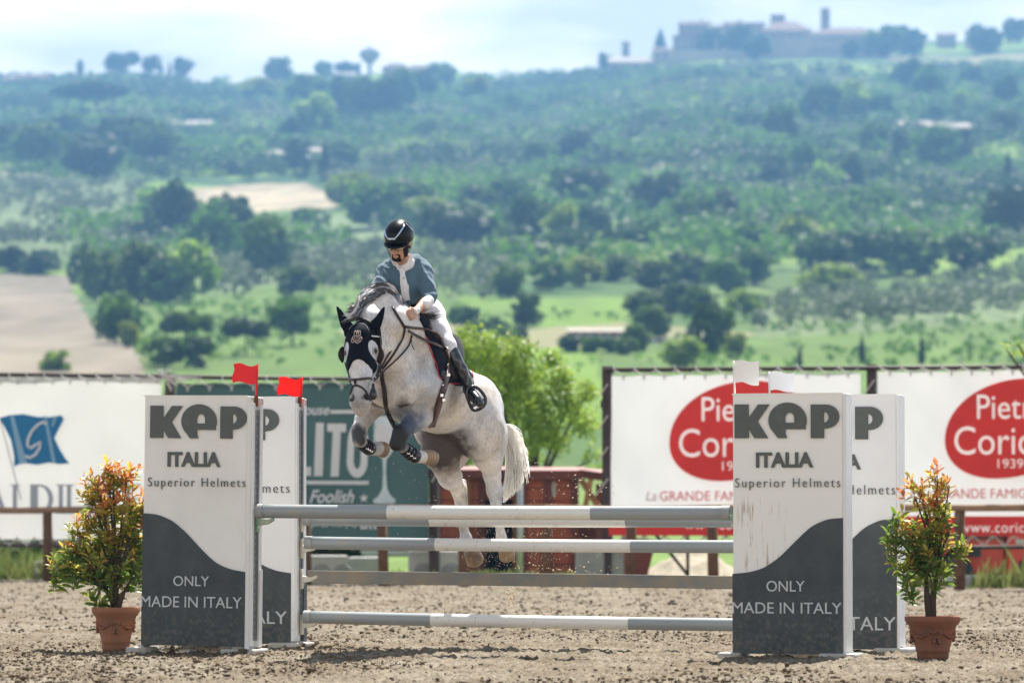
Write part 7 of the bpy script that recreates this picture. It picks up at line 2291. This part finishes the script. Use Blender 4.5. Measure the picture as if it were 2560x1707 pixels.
# reins from the bit to the hands
bst('rein', [(933, 955, 30.02), (944, 935, 30.12), (955, 915, 30.2), (967, 893, 30.28), (985, 865, 30.36), (1005, 835, 30.45), (1016, 802, 30.5)], .014, .004, M_LEATHER)
bst('rein', [(938, 950, 30.02), (958, 928, 30.16), (985, 905, 30.28), (1010, 880, 30.38), (1024, 862, 30.44), (1030, 838, 30.48), (1030, 800, 30.5)], .013, .004, M_LEATHER)
bst('rein', [(1030, 850, 30.47), (1028, 862, 30.46), (1032, 870, 30.46), (1037, 875, 30.46)], .006, .003, M_BLACKL)
bst('rein', [(874, 945, 30.06), (868, 925, 30.12), (862, 905, 30.18)], .010, .004, M_LEATHER)
ring(981, 885, 30.34, .016, M_GOLD, bridle, 'martingale_ring', .0025)
# neck strap / headpiece strap and crown
bst('neck_strap', [(980, 769), (990, 788), (1002, 806), (1010, 818)], .022, .005, off=.012)
bst('neck_strap', [(1010, 818), (1008, 838), (998, 860), (986, 880), (972, 900), (957, 920)], .016, .004)

# --- breastplate
plate = empty('breastplate', Bp(.3, 0, -.3), (0, 0, 0), 'brown leather breastplate running from saddle to chest and between the forelegs', 'breastplate')
bst('chest_strap', [(955, 925), (957, 950), (962, 985), (964, 1010), (972, 1040), (980, 1055), (988, 1068)], .034, .006, parent=plate)
bst('shoulder_strap', [(1012, 816), (1035, 820), (1060, 822), (1078, 834), (1092, 852), (1103, 872)], .020, .005, M_LEATHERL, parent=plate)
bst('shoulder_strap', [(1012, 822), (1040, 840), (1070, 858), (1090, 868), (1108, 876)], .020, .005, M_LEATHERL, parent=plate, off=.03)
# --- saddle pad: cloth over the back on both sides
lb = (VH-np.array(WITH[:]))@RB         # forward, left, up
fo, la, uu = lb[:, 0], lb[:, 1], lb[:, 2]
def local_poly(pts, top0, top1):
    """polygon seen in the photograph -> forward/up coordinates on the flank, closed over the spine"""
    out = []
    for px, py in pts:
        h, nn = hit(BV, px, py)
        if h is None: continue
        d = h-WITH; out.append((d.dot(HF), d.dot(HU)))
    print('poly', [(round(a, 2), round(b, 2)) for a, b in out])
    return out+[(top1, .3), (top0, .3)]
pad_px = [(1046,800),(1060,832),(1073,862),(1084,895),(1092,925),(1099,946),(1108,956),(1130,963),(1158,968),(1180,966),(1186,945),(1178,920),(1166,900)]
pp = local_poly(pad_px, .06, -.66)
pm_ = in_poly(fo, uu, pp) & (np.abs(la) < .36)
pad = empty('saddle_pad', Bp(-.3, 0, 0), (0, 0, 0), 'dark navy saddle pad with thin red piping under the saddle', 'saddle pad')
Vp, Fp, bdp, P0p = shell(VH, FH, pm_, 0.014)
o = np_mesh('pad_cloth', Vp, Fp, M_NAVYF); attach(o, pad)
BVP = bvh_of(np.concatenate([VH, Vp]), np.concatenate([FH, Fp+len(VH)]))
# --- saddle: seat, cantle, flap
saddle = empty('saddle', Bp(-.3, 0, .05), (0, 0, 0), 'dark brown jumping saddle with long flaps under the rider', 'saddle')
Ss = SDF()
Ss.cone(Bp(-.02, 0, .045), Bp(-.10, 0, .035), .055, .075, .04)          # pommel
Ss.cone(Bp(-.10, 0, .02), Bp(-.36, 0, .0), .085, .13, .05, HL, 1.1)      # seat
Ss.cone(Bp(-.36, 0, .01), Bp(-.50, 0, .055), .13, .085, .05, HL, 1.6)     # cantle
for s in (-1, 1):
    Ss.ell(Bp(-.20, s*.20, -.10), (.22, .05, .14), RB, .04)
Vs_, Fs_ = Ss.mesh(.012); o = np_mesh('seat', relax(Vs_, Fs_, 2), Fs_, M_LEATHER); attach(o, saddle)
fpoly = local_poly([(1062,818),(1082,826),(1100,846),(1112,872),(1118,905),(1116,935),(1128,950),(1146,948),(1156,925),(1150,900),(1140,880)], .02, -.30)
for s in (1, -1):
    flp = in_poly(fo, uu, fpoly) & (la*s > .05)
    if flp.sum() > 50:
        Vf, Ff, bf, _ = shell(VH, FH, flp, 0.030)
        o = np_mesh('flap', Vf, Ff, M_LEATHER); attach(o, saddle)
        if s == 1: BVS = bvh_of(np.concatenate([VH, Vp, Vf]), np.concatenate([FH, Fp+len(VH), Ff+len(VH)+len(Vp)]))
def sst(name, pts, w, th=.006, m=M_LEATHER, off=.006, parent=None, bv=None):
    o = strap(bv or BVS, pts, w, th, name, m, None, off); attach(o, parent or saddle); return o
# red piping following the pad's front and lower edge
sst('piping', [(1064, 842), (1075, 862), (1084, 885), (1093, 912), (1099, 938), (1103, 949)], .006, .005, M_PIPING, .012, pad, BVP)
sst('piping', [(1121, 955), (1133, 958), (1145, 960)], .006, .005, M_PIPING, .012, pad, BVP)
sst('piping', [(1174, 924), (1180, 936), (1182, 948), (1180, 960)], .006, .005, M_PIPING, .012, pad, BVP)
# flap front edge roll, girth straps and girth
sst('flap_edge', [(1062, 820), (1080, 826), (1100, 845), (1113, 870), (1121, 895), (1124, 912)], .020, .010, M_LEATHERL, .010)
sst('girth_strap', [(1114, 912), (1117, 930), (1116, 945), (1110, 965), (1103, 982)], .062, .008, M_LEATHERL, .012)
sst('girth', [(1109, 966), (1102, 985), (1096, 1003), (1092, 1022), (1086, 1044), (1078, 1062)], .062, .010, mat('girth_leather', (0.085, 0.030, 0.028), 0.38, 0.5, noise=(14, 0.25)), .010, bv=BV)
for px, py in ((1113, 941), (1099, 985), (1103, 995)):
    h, nn = hit(BVS, px, py, .028)
    o = MB().box(-.012, .012, -.006, .004, -.012, .012).build('buckle', M_STEEL, None, bevel=.003); o.location = h; attach(o, saddle)
h, nn = hit(BVS, 1108, 876, .05)
o = MB().tube([h+Vector((-.035, 0, .015)), h], .011, 10).build('buckle', M_STEEL, None, True); attach(o, saddle)
# --- stirrup leather and iron (left side)
stir = empty('stirrup', P(1186, 995, 30.90), (0, 0, 0), 'black stirrup iron on its leather around the rider left boot', 'stirrup')
YS = 30.92
sl = [P(1131, 915, 31.02), P(1148, 940, 30.99), P(1160, 955, 30.96), P(1172, 968, YS)]
o = MB().tube(sl, [.017]*4, 8, flat=.3).build('leather', M_LEATHER, None, True); attach(o, stir)
# closed hoop: arch over the toe, tread below
loop = [(1172,968),(1184,966),(1197,972),(1208,984),(1214,996),(1213,1008),(1206,1018),(1193,1025),(1182,1024),(1176,1014),(1170,998),(1166,984),(1168,972)]
lp = [P(x, y, YS+0.0006*(x-1190)) for x, y in loop]
lp2 = []
for i in range(len(lp)):
    a, b, c, d = lp[i-1], lp[i], lp[(i+1) % len(lp)], lp[(i+2) % len(lp)]
    for t in (0, .5): lp2.append(b*(1-t)+c*t+(b-a+c-d)*0.06*(t > 0))
lp2.append(lp2[0])
o = MB().tube(lp2, [.0095]*len(lp2), 8, caps=False, flat=1.3).build('iron', M_BLACKL, None, True); attach(o, stir)
o = MB().bar(P(1178, 1016, YS), P(1211, 1000, YS), .030, .010, (0, 1, 0)).build('tread', M_BLACKL, None, bevel=.002); attach(o, stir)
o = MB().bar(P(1184, 1020, YS-.01), P(1209, 1008, YS-.01), .010, .008, (0, 1, 0)).build('tread_plate', M_STEEL, None); attach(o, stir)

# --- tendon boots on the forelegs
def tboot(a, b, r, label):
    root = empty('tendon_boot', a, (0, 0, 0), label, 'horse boot', 'black tendon boots on the forelegs')
    a, b = Vector(a), Vector(b)
    S2 = SDF(); S2.cone(a, b, r*.92, r*1.08, .01); S2.ell(b, (r*1.25, r*1.25, r*1.25), None, .015)
    V, F = S2.mesh(.006); o = np_mesh('shell', V, F, M_BLACKL); attach(o, root)
    d = (b-a).normalized(); s = d.cross(Vector((0, -1, 0))).normalized(); u = s.cross(d)
    for t in (.1, .4, .7):
        c = a.lerp(b, t); rr = r*(.95+.15*t)+.004
        pts = [c+s*(math.cos(k)*rr)+u*(math.sin(k)*rr) for k in np.linspace(0, 6.283, 18)]
        o = MB().tube(pts, .0075, 6, caps=False, flat=.5).build('strap', mat('boot_strap', (0.045, 0.045, 0.05), 0.3, 0.5), None, True); attach(o, root)
        h = c+u*(-rr if u.y > 0 else rr)+s*.01
        q = MB().box(-.010, .010, -.004, .004, -.004, .004).build('clasp', M_STEEL, None); q.location = h; attach(q, root)
tboot(P(1012, 1122, 30.66), P(1036, 1140, 30.75), .043, 'black tendon boot on the foreleg at right, nearer the middle')
tboot(P(908, 1110, 30.76), P(923, 1120, 30.86), .043, 'black tendon boot on the foreleg at left, under the nose')
# ================================================================== THE RIDER
M_SKIN = mat('rider_skin', (0.54, 0.30, 0.205), 0.45, 0.45, noise=(30, 0.15))
M_SWEATER = mat('sweater_teal', (0.09, 0.165, 0.225), 0.8, 0.25, noise=(6, 0.22), bump=(14, 0.9, 0.02), sheen=0.2)
M_SHIRT = mat('white_shirt', (0.78, 0.77, 0.79), 0.7, 0.3, bump=(20, 0.3, 0.006))
M_BREECH = mat('white_breeches', (0.76, 0.755, 0.80), 0.65, 0.3, bump=(11, 0.5, 0.012))
M_BOOT = mat('black_boot', (0.010, 0.013, 0.018), 0.22, 0.55, coat=0.5, bump=(10, 0.12, 0.006))
M_HELM = mat('helmet_black', (0.003, 0.004, 0.008), 0.30, 0.22)
M_HELMG = mat('helmet_gloss', (0.004, 0.005, 0.012), 0.05, 0.6, coat=1.0)
M_CHROME = mat('helmet_chrome', (0.45, 0.55, 0.68), 0.12, 0.5, metal=1.0)
M_BEARD = mat('beard', (0.018, 0.012, 0.010), 0.8, 0.2, bump=(200, 0.8, 0.003))
M_LENS = mat('mirror_lens', (0.50, 0.42, 0.25), 0.05, 0.6, metal=0.9)
rider = empty('person', P(1085, 800, 31.1), (0, 0, 0), 'rider in teal sweater, white tie and breeches and black helmet, leaning forward over the neck', 'person')
YH = 30.78       # depth of the head
# joints
head = P(997, 604, YH); chin = P(1000, 652, YH-.03)
neckb = P(1014, 662, YH+.11)
shL = P(1058, 682, 30.92); shR = P(964, 690, 30.92)
elL = P(1070, 744, 30.80); wrL = P(1040, 778, 30.50); haL = P(1014, 794, 30.38)
elR = P(936, 745, 30.80); wrR = P(965, 790, 30.60); haR = P(985, 800, 30.52)
chest = P(1022, 715, 31.03); waist = P(1048, 765, 31.10); pelv = P(1072, 800, 31.22)
hipL = P(1090, 790, 31.16); knL = P(1124, 872, 30.95); anL = P(1168, 958, 30.97); toL = P(1193, 1000, 30.88)
hipR = P(1050, 800, 31.25); knR = P(1000, 870, 31.10); anR = P(985, 960, 31.3); toR = P(975, 985, 31.2)
kR = 31/FPX
# head frame: face looks down and to the camera's left
FD_ = Vector((-0.30, -0.86, -0.42)).normalized()           # gaze
UPH = Vector((-0.05, -0.40, 0.92)); UPH = (UPH-FD_*UPH.dot(FD_)).normalized()
SDH = UPH.cross(FD_).normalized()      # to the rider's left (picture right)
if SDH.x < 0: SDH = -SDH
RHd = np.array([SDH[:], FD_[:], UPH[:]]).T
def Q(s, f, u): return head+SDH*s+FD_*f+UPH*u
def head_prims(S, g=0.0):
    S.ell(Q(0, -.01, .03), (.075+g, .095+g, .09+g), RHd, .02)          # skull
    S.ell(Q(0, .028, -.05), (.060+g, .062+g, .075+g), RHd, .03)        # face
    S.ell(Q(0, .045, -.105), (.036+g, .034+g, .026+g), RHd, .03)       # chin
    for s in (-1, 1):
        S.ell(Q(s*.036, .045, -.045), (.024+g, .024+g, .024+g), RHd, .02)    # cheekbone
        S.cone(Q(s*.05, .0, -.06), Q(s*.025, .045, -.105), .018+g, .018+g, .02)   # jaw
S = SDF()
head_prims(S)
S.cone(Q(0, .088, -.015), Q(0, .112, -.050), .009, .014, .010)       # nose
S.ell(Q(0, .108, -.054), (.016, .013, .010), RHd, .006)
S.cone(Q(-.028, .084, .0), Q(.028, .084, .0), .010, .010, .014)      # brow
for s in (-1, 1): S.ell(Q(s*.03, .092, -.020), (.014, .010, .010), RHd, .008, sub=True)
S.cone(Q(-.018, .084, -.074), Q(.018, .084, -.074), .0065, .0065, .006)   # upper lip
S.cone(Q(-.014, .082, -.086), Q(.014, .082, -.086), .007, .007, .006)    # lower lip
for s in (-1, 1): S.ell(Q(s*.078, -.015, -.025), (.010, .020, .032), RHd, .008)    # ears
S.cone(Q(0, -.02, -.07), neckb, .052, .050, .03)                    # neck
S.cone(neckb, chest, .046, .07, .04)
S.cone(shR, shL, .05, .05, .05); S.cone(chest, waist, .105, .095, .08); S.cone(waist, pelv, .095, .10, .06)
for a, b, c, ra, rb, rc in ((shL, elL, wrL, .040, .034, .026), (shR, elR, wrR, .036, .032, .026)):
    S.cone(a, b, ra, rb, .03); S.cone(b, c, rb, rc, .02)
# hands: palm, thumb and four fingers curled round the reins
def hand(S, wr, ha, side):
    d = (ha-wr).normalized(); across = Vector((0.15, -.25, -1)).normalized(); across = (across-d*across.dot(d)).normalized()
    out = d.cross(across).normalized()
    if out.y > 0: out = -out
    pc = wr.lerp(ha, .55)
    for k in range(4):
        kn = wr+d*(.088-.004*abs(k-1.2))+across*(-.030+.020*k)+out*.006
        S.cone(wr+across*(-.015+.010*k), kn, .016, .0125, .010)
        r_ = [.0108, .0112, .0105, .0092][k]; L = [.038, .042, .039, .030][k]
        j1 = kn+d*L*.55+out*.004-across*0; j2 = j1-out*(-.0)+d*.004+(-out)*L*.62; j3 = j2-d*.022-out*.004
        S.cone(kn, j1, .0125, r_, .004); S.cone(j1, j2, r_, r_*.92, .004); S.cone(j2, j3, r_*.92, r_*.85, .004)
    t0 = wr+d*.030-across*.022; t1 = t0+d*.035-across*.018+out*.012; t2 = t1+d*.028+across*.006+out*.004
    S.cone(t0, t1, .016, .0125, .010); S.cone(t1, t2, .0125, .0098, .005)
hand(S, wrL, haL, 1); hand(S, wrR, haR, -1)
for hp_, kn_, an_, to_ in ((hipL, knL, anL, toL), (hipR, knR, anR, toR)):
    S.cone(hp_, kn_, .065, .040, .05); S.cone(kn_, an_, .038, .024, .03); S.cone(an_, to_, .024, .020, .02)
Vr, Fr = S.mesh(.0065)
Vr = relax(Vr, Fr, 1, .4)
o = np_mesh('body', Vr, Fr, M_SKIN); attach(o, rider)
BVR = bvh_of(Vr, Fr)

def part(name, S, vox, m, rl=1, wr=0.0, sc_=14.0, extra=None):
    V, F = S.mesh(vox, extra); V = relax(V, F, rl, .5)
    if wr:
        Nn = vnormals(V, F); V = V+Nn*(wr*fbm(V[:, 0]*sc_, V[:, 1]*sc_, V[:, 2]*sc_*0.6, 3))[:, None]
    o = np_mesh(name, V, F, m); attach(o, rider); return o, V, F
# --- sweater
S = SDF()
S.cone(P(1018, 692, 30.97), P(1040, 765, 31.08), .125, .115, .06)
S.cone(P(985, 698, 30.92), P(1034, 698, 30.97), .105, .112, .05)
S.cone(P(1040, 760, 31.06), P(1046, 776, 31.08), .118, .112, .04)
S.cone(P(1020, 720, 30.93), P(1030, 768, 30.98), .115, .10, .06)
S.cone(P(972, 672, 30.92), P(1050, 668, 30.96), .062, .068, .05)
S.cone(P(988, 656, 30.90), P(1036, 650, 30.96), .045, .050, .05)
S.cone(neckb+Vector((0, .04, -.02)), P(1018, 700, 30.98), .070, .12, .04)
S.cone(P(1060, 682, 30.92), P(1070, 716, 30.83), .074, .062, .025)
S.cone(P(1070, 716, 30.83), P(1074, 742, 30.78), .062, .054, .02)
S.cone(P(1074, 742, 30.78), P(1069, 757, 30.69), .054, .044, .02)
S.cone(P(960, 684, 30.88), P(950, 716, 30.80), .070, .060, .025)
S.cone(P(950, 716, 30.80), elR, .060, .054, .02)
S.cone(elR, P(955, 775, 30.66), .056, .045, .03)
def vneck(Fd, G):
    a = np.array(P(1006, 664, 30.70)[:]); d = np.sqrt(((G-a)**2*np.array([1, .5, 1.0])).sum(-1))-.055
    return np.maximum(Fd, -d)
def hem(Fd, G):
    a, b = P(1096, 742, 31.0), P(1000, 772, 31.0)
    n_ = np.array([-(b-a).z, (b-a).x]); n_ = n_/np.linalg.norm(n_)
    if n_[1] > 0: n_ = -n_
    pl = (G[..., 0]-a.x)*n_[0]+(G[..., 2]-a.z)*n_[1]
    return np.where(G[..., 1] > 30.845, np.maximum(Fd, pl), Fd)
Vsw, Fsw = S.mesh(.009, hem); Vsw = relax(Vsw, Fsw, 2, .5)
Nn = vnormals(Vsw, Fsw)
# folds run from the armpits to the elbows and down the front
g1 = np.abs(fbm((Vsw[:, 0]+Vsw[:, 2]*.55)*11, Vsw[:, 1]*3, (Vsw[:, 2]-Vsw[:, 0]*.4)*3.4, 3))
g2 = fbm(Vsw[:, 0]*16, Vsw[:, 1]*7, Vsw[:, 2]*5, 2)
Vsw = Vsw+Nn*(0.022*(.30-np.sqrt(np.clip(g1, 0, 1)))+.007*g2)[:, None]
o = np_mesh('sweater', Vsw, Fsw, M_SWEATER); attach(o, rider)
S = SDF()      # shirt under the sweater
S.cone(neckb+Vector((.005, .0, .005)), P(1018, 690, 30.99), .066, .08, .04)
Vsh, Fsh = S.mesh(.008); o = np_mesh('shirt', Vsh, Fsh, M_SHIRT); attach(o, rider)
BVSW = bvh_of(np.concatenate([Vr, Vsw, Vsh]), np.concatenate([Fr, Fsw+len(Vr), Fsh+len(Vr)+len(Vsw)]))
# --- shirt: cuff, collar, tie
S = SDF(); S.cone(P(1071, 753, 30.70), P(1064, 761, 30.64), .043, .036, .01); part('shirt_cuff', S, .008, M_SHIRT, 1, .003, 40)
S = SDF(); S.cone(P(953, 773, 30.66), P(959, 783, 30.63), .046, .042, .01); part('shirt_cuff', S, .008, M_SHIRT, 1, .003, 40)
def rst(name, pts, w, th, m, off=.004, bv=None, parent=None):
    o = strap(bv or BVSW, pts, w, th, name, m, None, off); attach(o, parent or rider); return o
patch(BVSW, [(982, 650), (993, 661), (1005, 664), (1016, 657), (1026, 642), (1022, 664), (1012, 678), (1003, 682), (993, 674)], .007, .012, 'shirt_front', M_SHIRT, rider, 30.73)
patch(BVSW, [(1019, 640), (1029, 633), (1030, 645), (1025, 660), (1016, 674), (1009, 664), (1015, 655)], .020, .012, 'collar', M_SHIRT, rider, 30.75)
patch(BVSW, [(978, 641), (986, 649), (994, 659), (1001, 664), (996, 674), (985, 664), (978, 652)], .020, .012, 'collar', M_SHIRT, rider, 30.72)
# tie: knot, upper blade and broad end, lying on the chest
Yt = lambda px, py, f=.0: (lambda h: h if h is not None else P(px, py, 30.78))(hit(BVSW, px, py, .012)[0])
def blade(name, rows, th=.008):
    """rows: (xl, xr, py)"""
    vs, fs = [], []
    ys = []
    for xl, xr, py in rows:
        h, nn = hit(BVSW, (xl+xr)/2, py, .012); ys.append(h.y if h is not None else None)
    for i in range(len(ys)):
        if ys[i] is None: ys[i] = ys[i-1] if i else 30.78
    for i, (xl, xr, py) in enumerate(rows):
        Y = ys[i]
        a, b, c = P(xl, py, Y), P(xr, py, Y), P((xl+xr)/2, py, Y-.008)
        vs += [a, c, b, b+Vector((0, th, 0)), a+Vector((0, th, 0))]
    n = len(rows)
    for i in range(n-1):
        for k in range(5): fs.append((i*5+k, i*5+(k+1) % 5, (i+1)*5+(k+1) % 5, (i+1)*5+k))
    fs.append((4, 3, 2, 1, 0)); e = (n-1)*5; fs.append(tuple(range(e, e+5)))
    o = MB().add(vs, fs).build(name, M_SHIRT, None, False, bevel=.002); attach(o, rider); return o
blade('tie_knot', [(999, 1014, 669), (998, 1014, 676), (1000, 1012, 685)], .014)
blade('tie', [(1000, 1012, 684), (1000, 1015, 695), (1000, 1019, 710), (1001, 1020, 716)])
blade('tie', [(1001, 1022, 712), (1003, 1022, 730), (1006, 1025, 750), (1009, 1028, 768), (1018, 1029, 774)], .009)
h_, _ = hit(BVSW, 1009, 698, .03)
o = MB().tube([h_+Vector((math.cos(a)*.007, 0, math.sin(a)*.007)) for a in np.linspace(0, 6.283, 14)], .0014, 5, caps=False).build('tie_emblem', M_BLACKL, None); attach(o, rider)
# watch
S = SDF(); a = None
S.cone(P(1041, 776, 30.50), P(1038, 779, 30.488), .029, .029, .005); part('watch_strap', S, .006, M_SHIRT)
o = MB().lathe([(.001, 0), (.017, 0), (.017, .008), (.001, .009)], 20).build('watch_face', M_SHIRT, None, True); o.rotation_euler = (math.pi/2+.3, 0, -.2); o.location = P(1037, 777, 30.46); attach(o, rider)
# --- breeches
S = SDF()
S.ell(P(1068, 788, 31.22), (.128, .14, .125), None, .05)
S.cone(P(1055, 780, 31.15), P(1066, 800, 31.22), .12, .13, .05)
S.cone(P(1076, 790, 31.12), P(1095, 828, 31.04), .105, .085, .06)
S.cone(P(1095, 828, 31.04), P(1118, 866, 30.95), .085, .066, .05)
S.cone(P(1118, 866, 30.95), P(1129, 892, 30.94), .066, .050, .03)
S.cone(P(1050, 800, 31.22), P(1005, 868, 31.12), .11, .07, .05)
part('breeches', S, .011, M_BREECH, 2, .006, 11)
# belt
rst('belt', [(1020, 770, 30.99), (1040, 766, 30.955), (1062, 758, 30.955), (1084, 750, 31.0)], .030, .008, M_BLACKL, .012)
# --- boots
S = SDF()
S.cone(P(1130, 882, 30.94), P(1138, 902, 30.94), .055, .050, .02)
S.cone(P(1138, 902, 30.94), P(1152, 925, 30.95), .050, .045, .03)
S.cone(P(1152, 925, 30.95), P(1168, 955, 30.97), .045, .038, .03)
S.cone(P(1168, 955, 30.97), P(1172, 972, 30.96), .036, .038, .02)
S.cone(P(1172, 975, 30.97), P(1192, 1000, 30.86), .040, .034, .02, Vector((1, 0, .3)), 1.1)
S.cone(P(1178, 985, 30.93), P(1200, 1008, 30.84), .038, .030, .015)
part('boot', S, .008, M_BOOT, 2, .0012, 22)
S = SDF()
S.cone(P(1000, 875, 31.12), P(985, 960, 31.3), .055, .036, .03); S.cone(P(985, 960, 31.3), P(975, 985, 31.2), .036, .03, .02)
part('boot', S, .012, M_BOOT)
# spur
o = MB().tube([P(1160, 965, 31.0), P(1165, 978, 30.97), P(1150, 982, 31.02)], [.005, .005, .003], 6).build('spur', M_STEEL, None, True); attach(o, rider)

# --- helmet
S = SDF()
S.ell(Q(0, -.008, .058), (.104, .134, .102), RHd, .02)
S.ell(Q(0, -.02, .03), (.101, .126, .090), RHd, .02)
def helmcut(Fd, G):
    w = (G-np.array(head[:]))@RHd
    pl = -(w[..., 2]-(0.006-0.10*np.clip(-w[..., 1], 0, .2)*1.0))
    return np.maximum(Fd, pl)
V, F = S.mesh(.0055, helmcut); V = relax(V, F, 1, .4)
helm = np_mesh('helmet', V, F, M_HELM); attach(helm, rider)
BVHm = bvh_of(V, F)
# peak
vs, fs = [], []
n = 15
for j, (ext, dz) in enumerate(((.0, .004), (.022, -.002), (.040, -.010))):
    for i in range(n):
        a = math.radians(-62+124*i/(n-1)); 
        rr_s, rr_f = .094+ext*.25, .120+ext
        vs.append(Q(rr_s*math.sin(a), -.008+rr_f*math.cos(a), .010+dz))
for j in range(2):
    for i in range(n-1): a = j*n+i; fs.append((a, a+1, a+n+1, a+n))
o = MB().add(vs, fs).build('peak', M_HELM, None, True); md = o.modifiers.new('t', 'SOLIDIFY'); md.thickness = .005; attach(o, rider)
def hst(name, pts, w, th, m, off=.003): o = strap(BVHm, pts, w, th, name, m, None, off); attach(o, rider); return o
hst('helmet_frame', [(963, 577), (966, 588), (971, 597)], .010, .006, M_CHROME)
hst('helmet_frame', [(970, 597), (980, 598), (988, 597)], .020, .006, M_CHROME)
hst('helmet_frame', [(988, 596), (995, 588), (1003, 576), (1011, 563)], .012, .006, M_CHROME)
0 and hst('helmet_window', [(986, 566), (984, 578), (980, 592)], .095, .003, M_HELMG, -.001)
hst('helmet_crest', [(1014, 560), (1024, 568), (1032, 580)], .010, .004, M_CHROME)
# chin straps
def qtube(name, pts, r, m, n=8):
    o = MB().tube([Q(*p) for p in pts], r, n, flat=.45).build(name, m, None, True); attach(o, rider); return o
for s in (-1, 1):
    qtube('chin_strap', [(s*.088, .035, .02), (s*.082, .04, -.04), (s*.058, .045, -.10), (s*.03, .055, -.128), (0, .06, -.135)], .006, M_BLACKL)
    qtube('chin_strap', [(s*.092, -.05, .015), (s*.084, -.02, -.05), (s*.062, .035, -.10)], .005, M_BLACKL)
# sunglasses
for s in (-1, 1):
    pts = [Q(s*(.030+.024*math.cos(a)), .104-.012*abs(math.cos(a) if math.cos(a) > 0 else 0), -.016+.016*math.sin(a)) for a in np.linspace(0, 6.283, 18)[:-1]]
    c = Q(s*.030, .106, -.016)
    vs = pts+[c]; fs = [(i, (i+1) % 17, 17) for i in range(17)]
    o = MB().add(vs, fs).build('sunglass_lens', M_LENS, None, True); md = o.modifiers.new('t', 'SOLIDIFY'); md.thickness = .002; attach(o, rider)
    qtube('sunglass_arm', [(s*.054, .094, -.010), (s*.070, .05, -.005), (s*.080, -.01, -.005)], .0028, M_BLACKL, 6)
qtube('sunglass_bridge', [(-.053, .094, -.004), (-.03, .106, -.0), (0, .108, -.006), (.03, .106, -.0), (.053, .094, -.004)], .0024, M_BLACKL, 6)
# beard and moustache: hair shells over the face
w = (Vr-np.array(head[:]))@RHd
bd_ = (w[:, 2] < -.088) & (w[:, 2] > -.14) & (w[:, 1] > .02) & (np.abs(w[:, 0]) < .036) & ~((np.abs(w[:, 0]) < .013) & (w[:, 2] > -.095))
mo = (w[:, 2] < -.061) & (w[:, 2] > -.074) & (w[:, 1] > .05) & (np.abs(w[:, 0]) < .033)
sb = (w[:, 2] < -.064) & (w[:, 2] > -.10) & (w[:, 1] > .03) & (np.abs(w[:, 0]) > .021) & (np.abs(w[:, 0]) < .034)
jw = (w[:, 2] < -.02) & (w[:, 2] > -.12) & (w[:, 1] > -.01) & (np.abs(w[:, 0]) > .050)
Vv, Fv, _, _ = shell(Vr, Fr, bd_ | mo | sb, .002)
o = np_mesh('beard', Vv, Fv, M_BEARD); attach(o, rider)
if jw.sum() > 30:
    Vv, Fv, _, _ = shell(Vr, Fr, jw, .0015); o = np_mesh('sideburn', Vv, Fv, M_BEARD); attach(o, rider)
# ================================================================== FLYING SAND
def spray():
    pts, sz = [], []
    r = np.random.RandomState(5)
    def puff(n, cx, cy, sx, sy, y0, y1, s0, s1):
        for i in range(n):
            px, py = cx+r.normal(0, sx), cy+r.normal(0, sy)
            pts.append(P(px, py, r.uniform(y0, y1))[:]); sz.append(r.uniform(s0, s1))
    puff(620, 1255, 1380, 62, 42, 31.6, 32.6, .0012, .0035)
    puff(260, 1330, 1350, 90, 60, 31.4, 32.8, .0015, .005)
    puff(60, 1400, 1420, 60, 14, 31.4, 32.6, .003, .009)
    puff(110, 1360, 1260, 110, 70, 31.2, 32.6, .0015, .005)
    puff(40, 1440, 1210, 45, 25, 31.2, 32.2, .002, .008)
    puff(60, 1000, 1230, 70, 60, 30.8, 31.4, .0015, .0045)
    puff(40, 1110, 1330, 60, 50, 31, 32, .0015, .004)
    puff(55, 1282, 1490, 8, 22, 31.5, 32.3, .003, .010)
    puff(30, 1290, 1590, 7, 14, 31.5, 32.3, .003, .010)
    puff(50, 1450, 1490, 130, 25, 31.3, 32.5, .002, .007)
    puff(40, 1150, 1000, 200, 160, 30.5, 32.5, .001, .0025)
    V, F = scatter_blobs(np.array(pts), np.array(sz), 0.8, 0.4)
    tag(np_mesh('flying_sand', V, F, mat('sand_spray', (0.60, 0.48, 0.32), 0.9, 0.2), smooth=False), 'sand grains and clods flying behind the hind hooves', 'sand', kind='stuff')
spray()
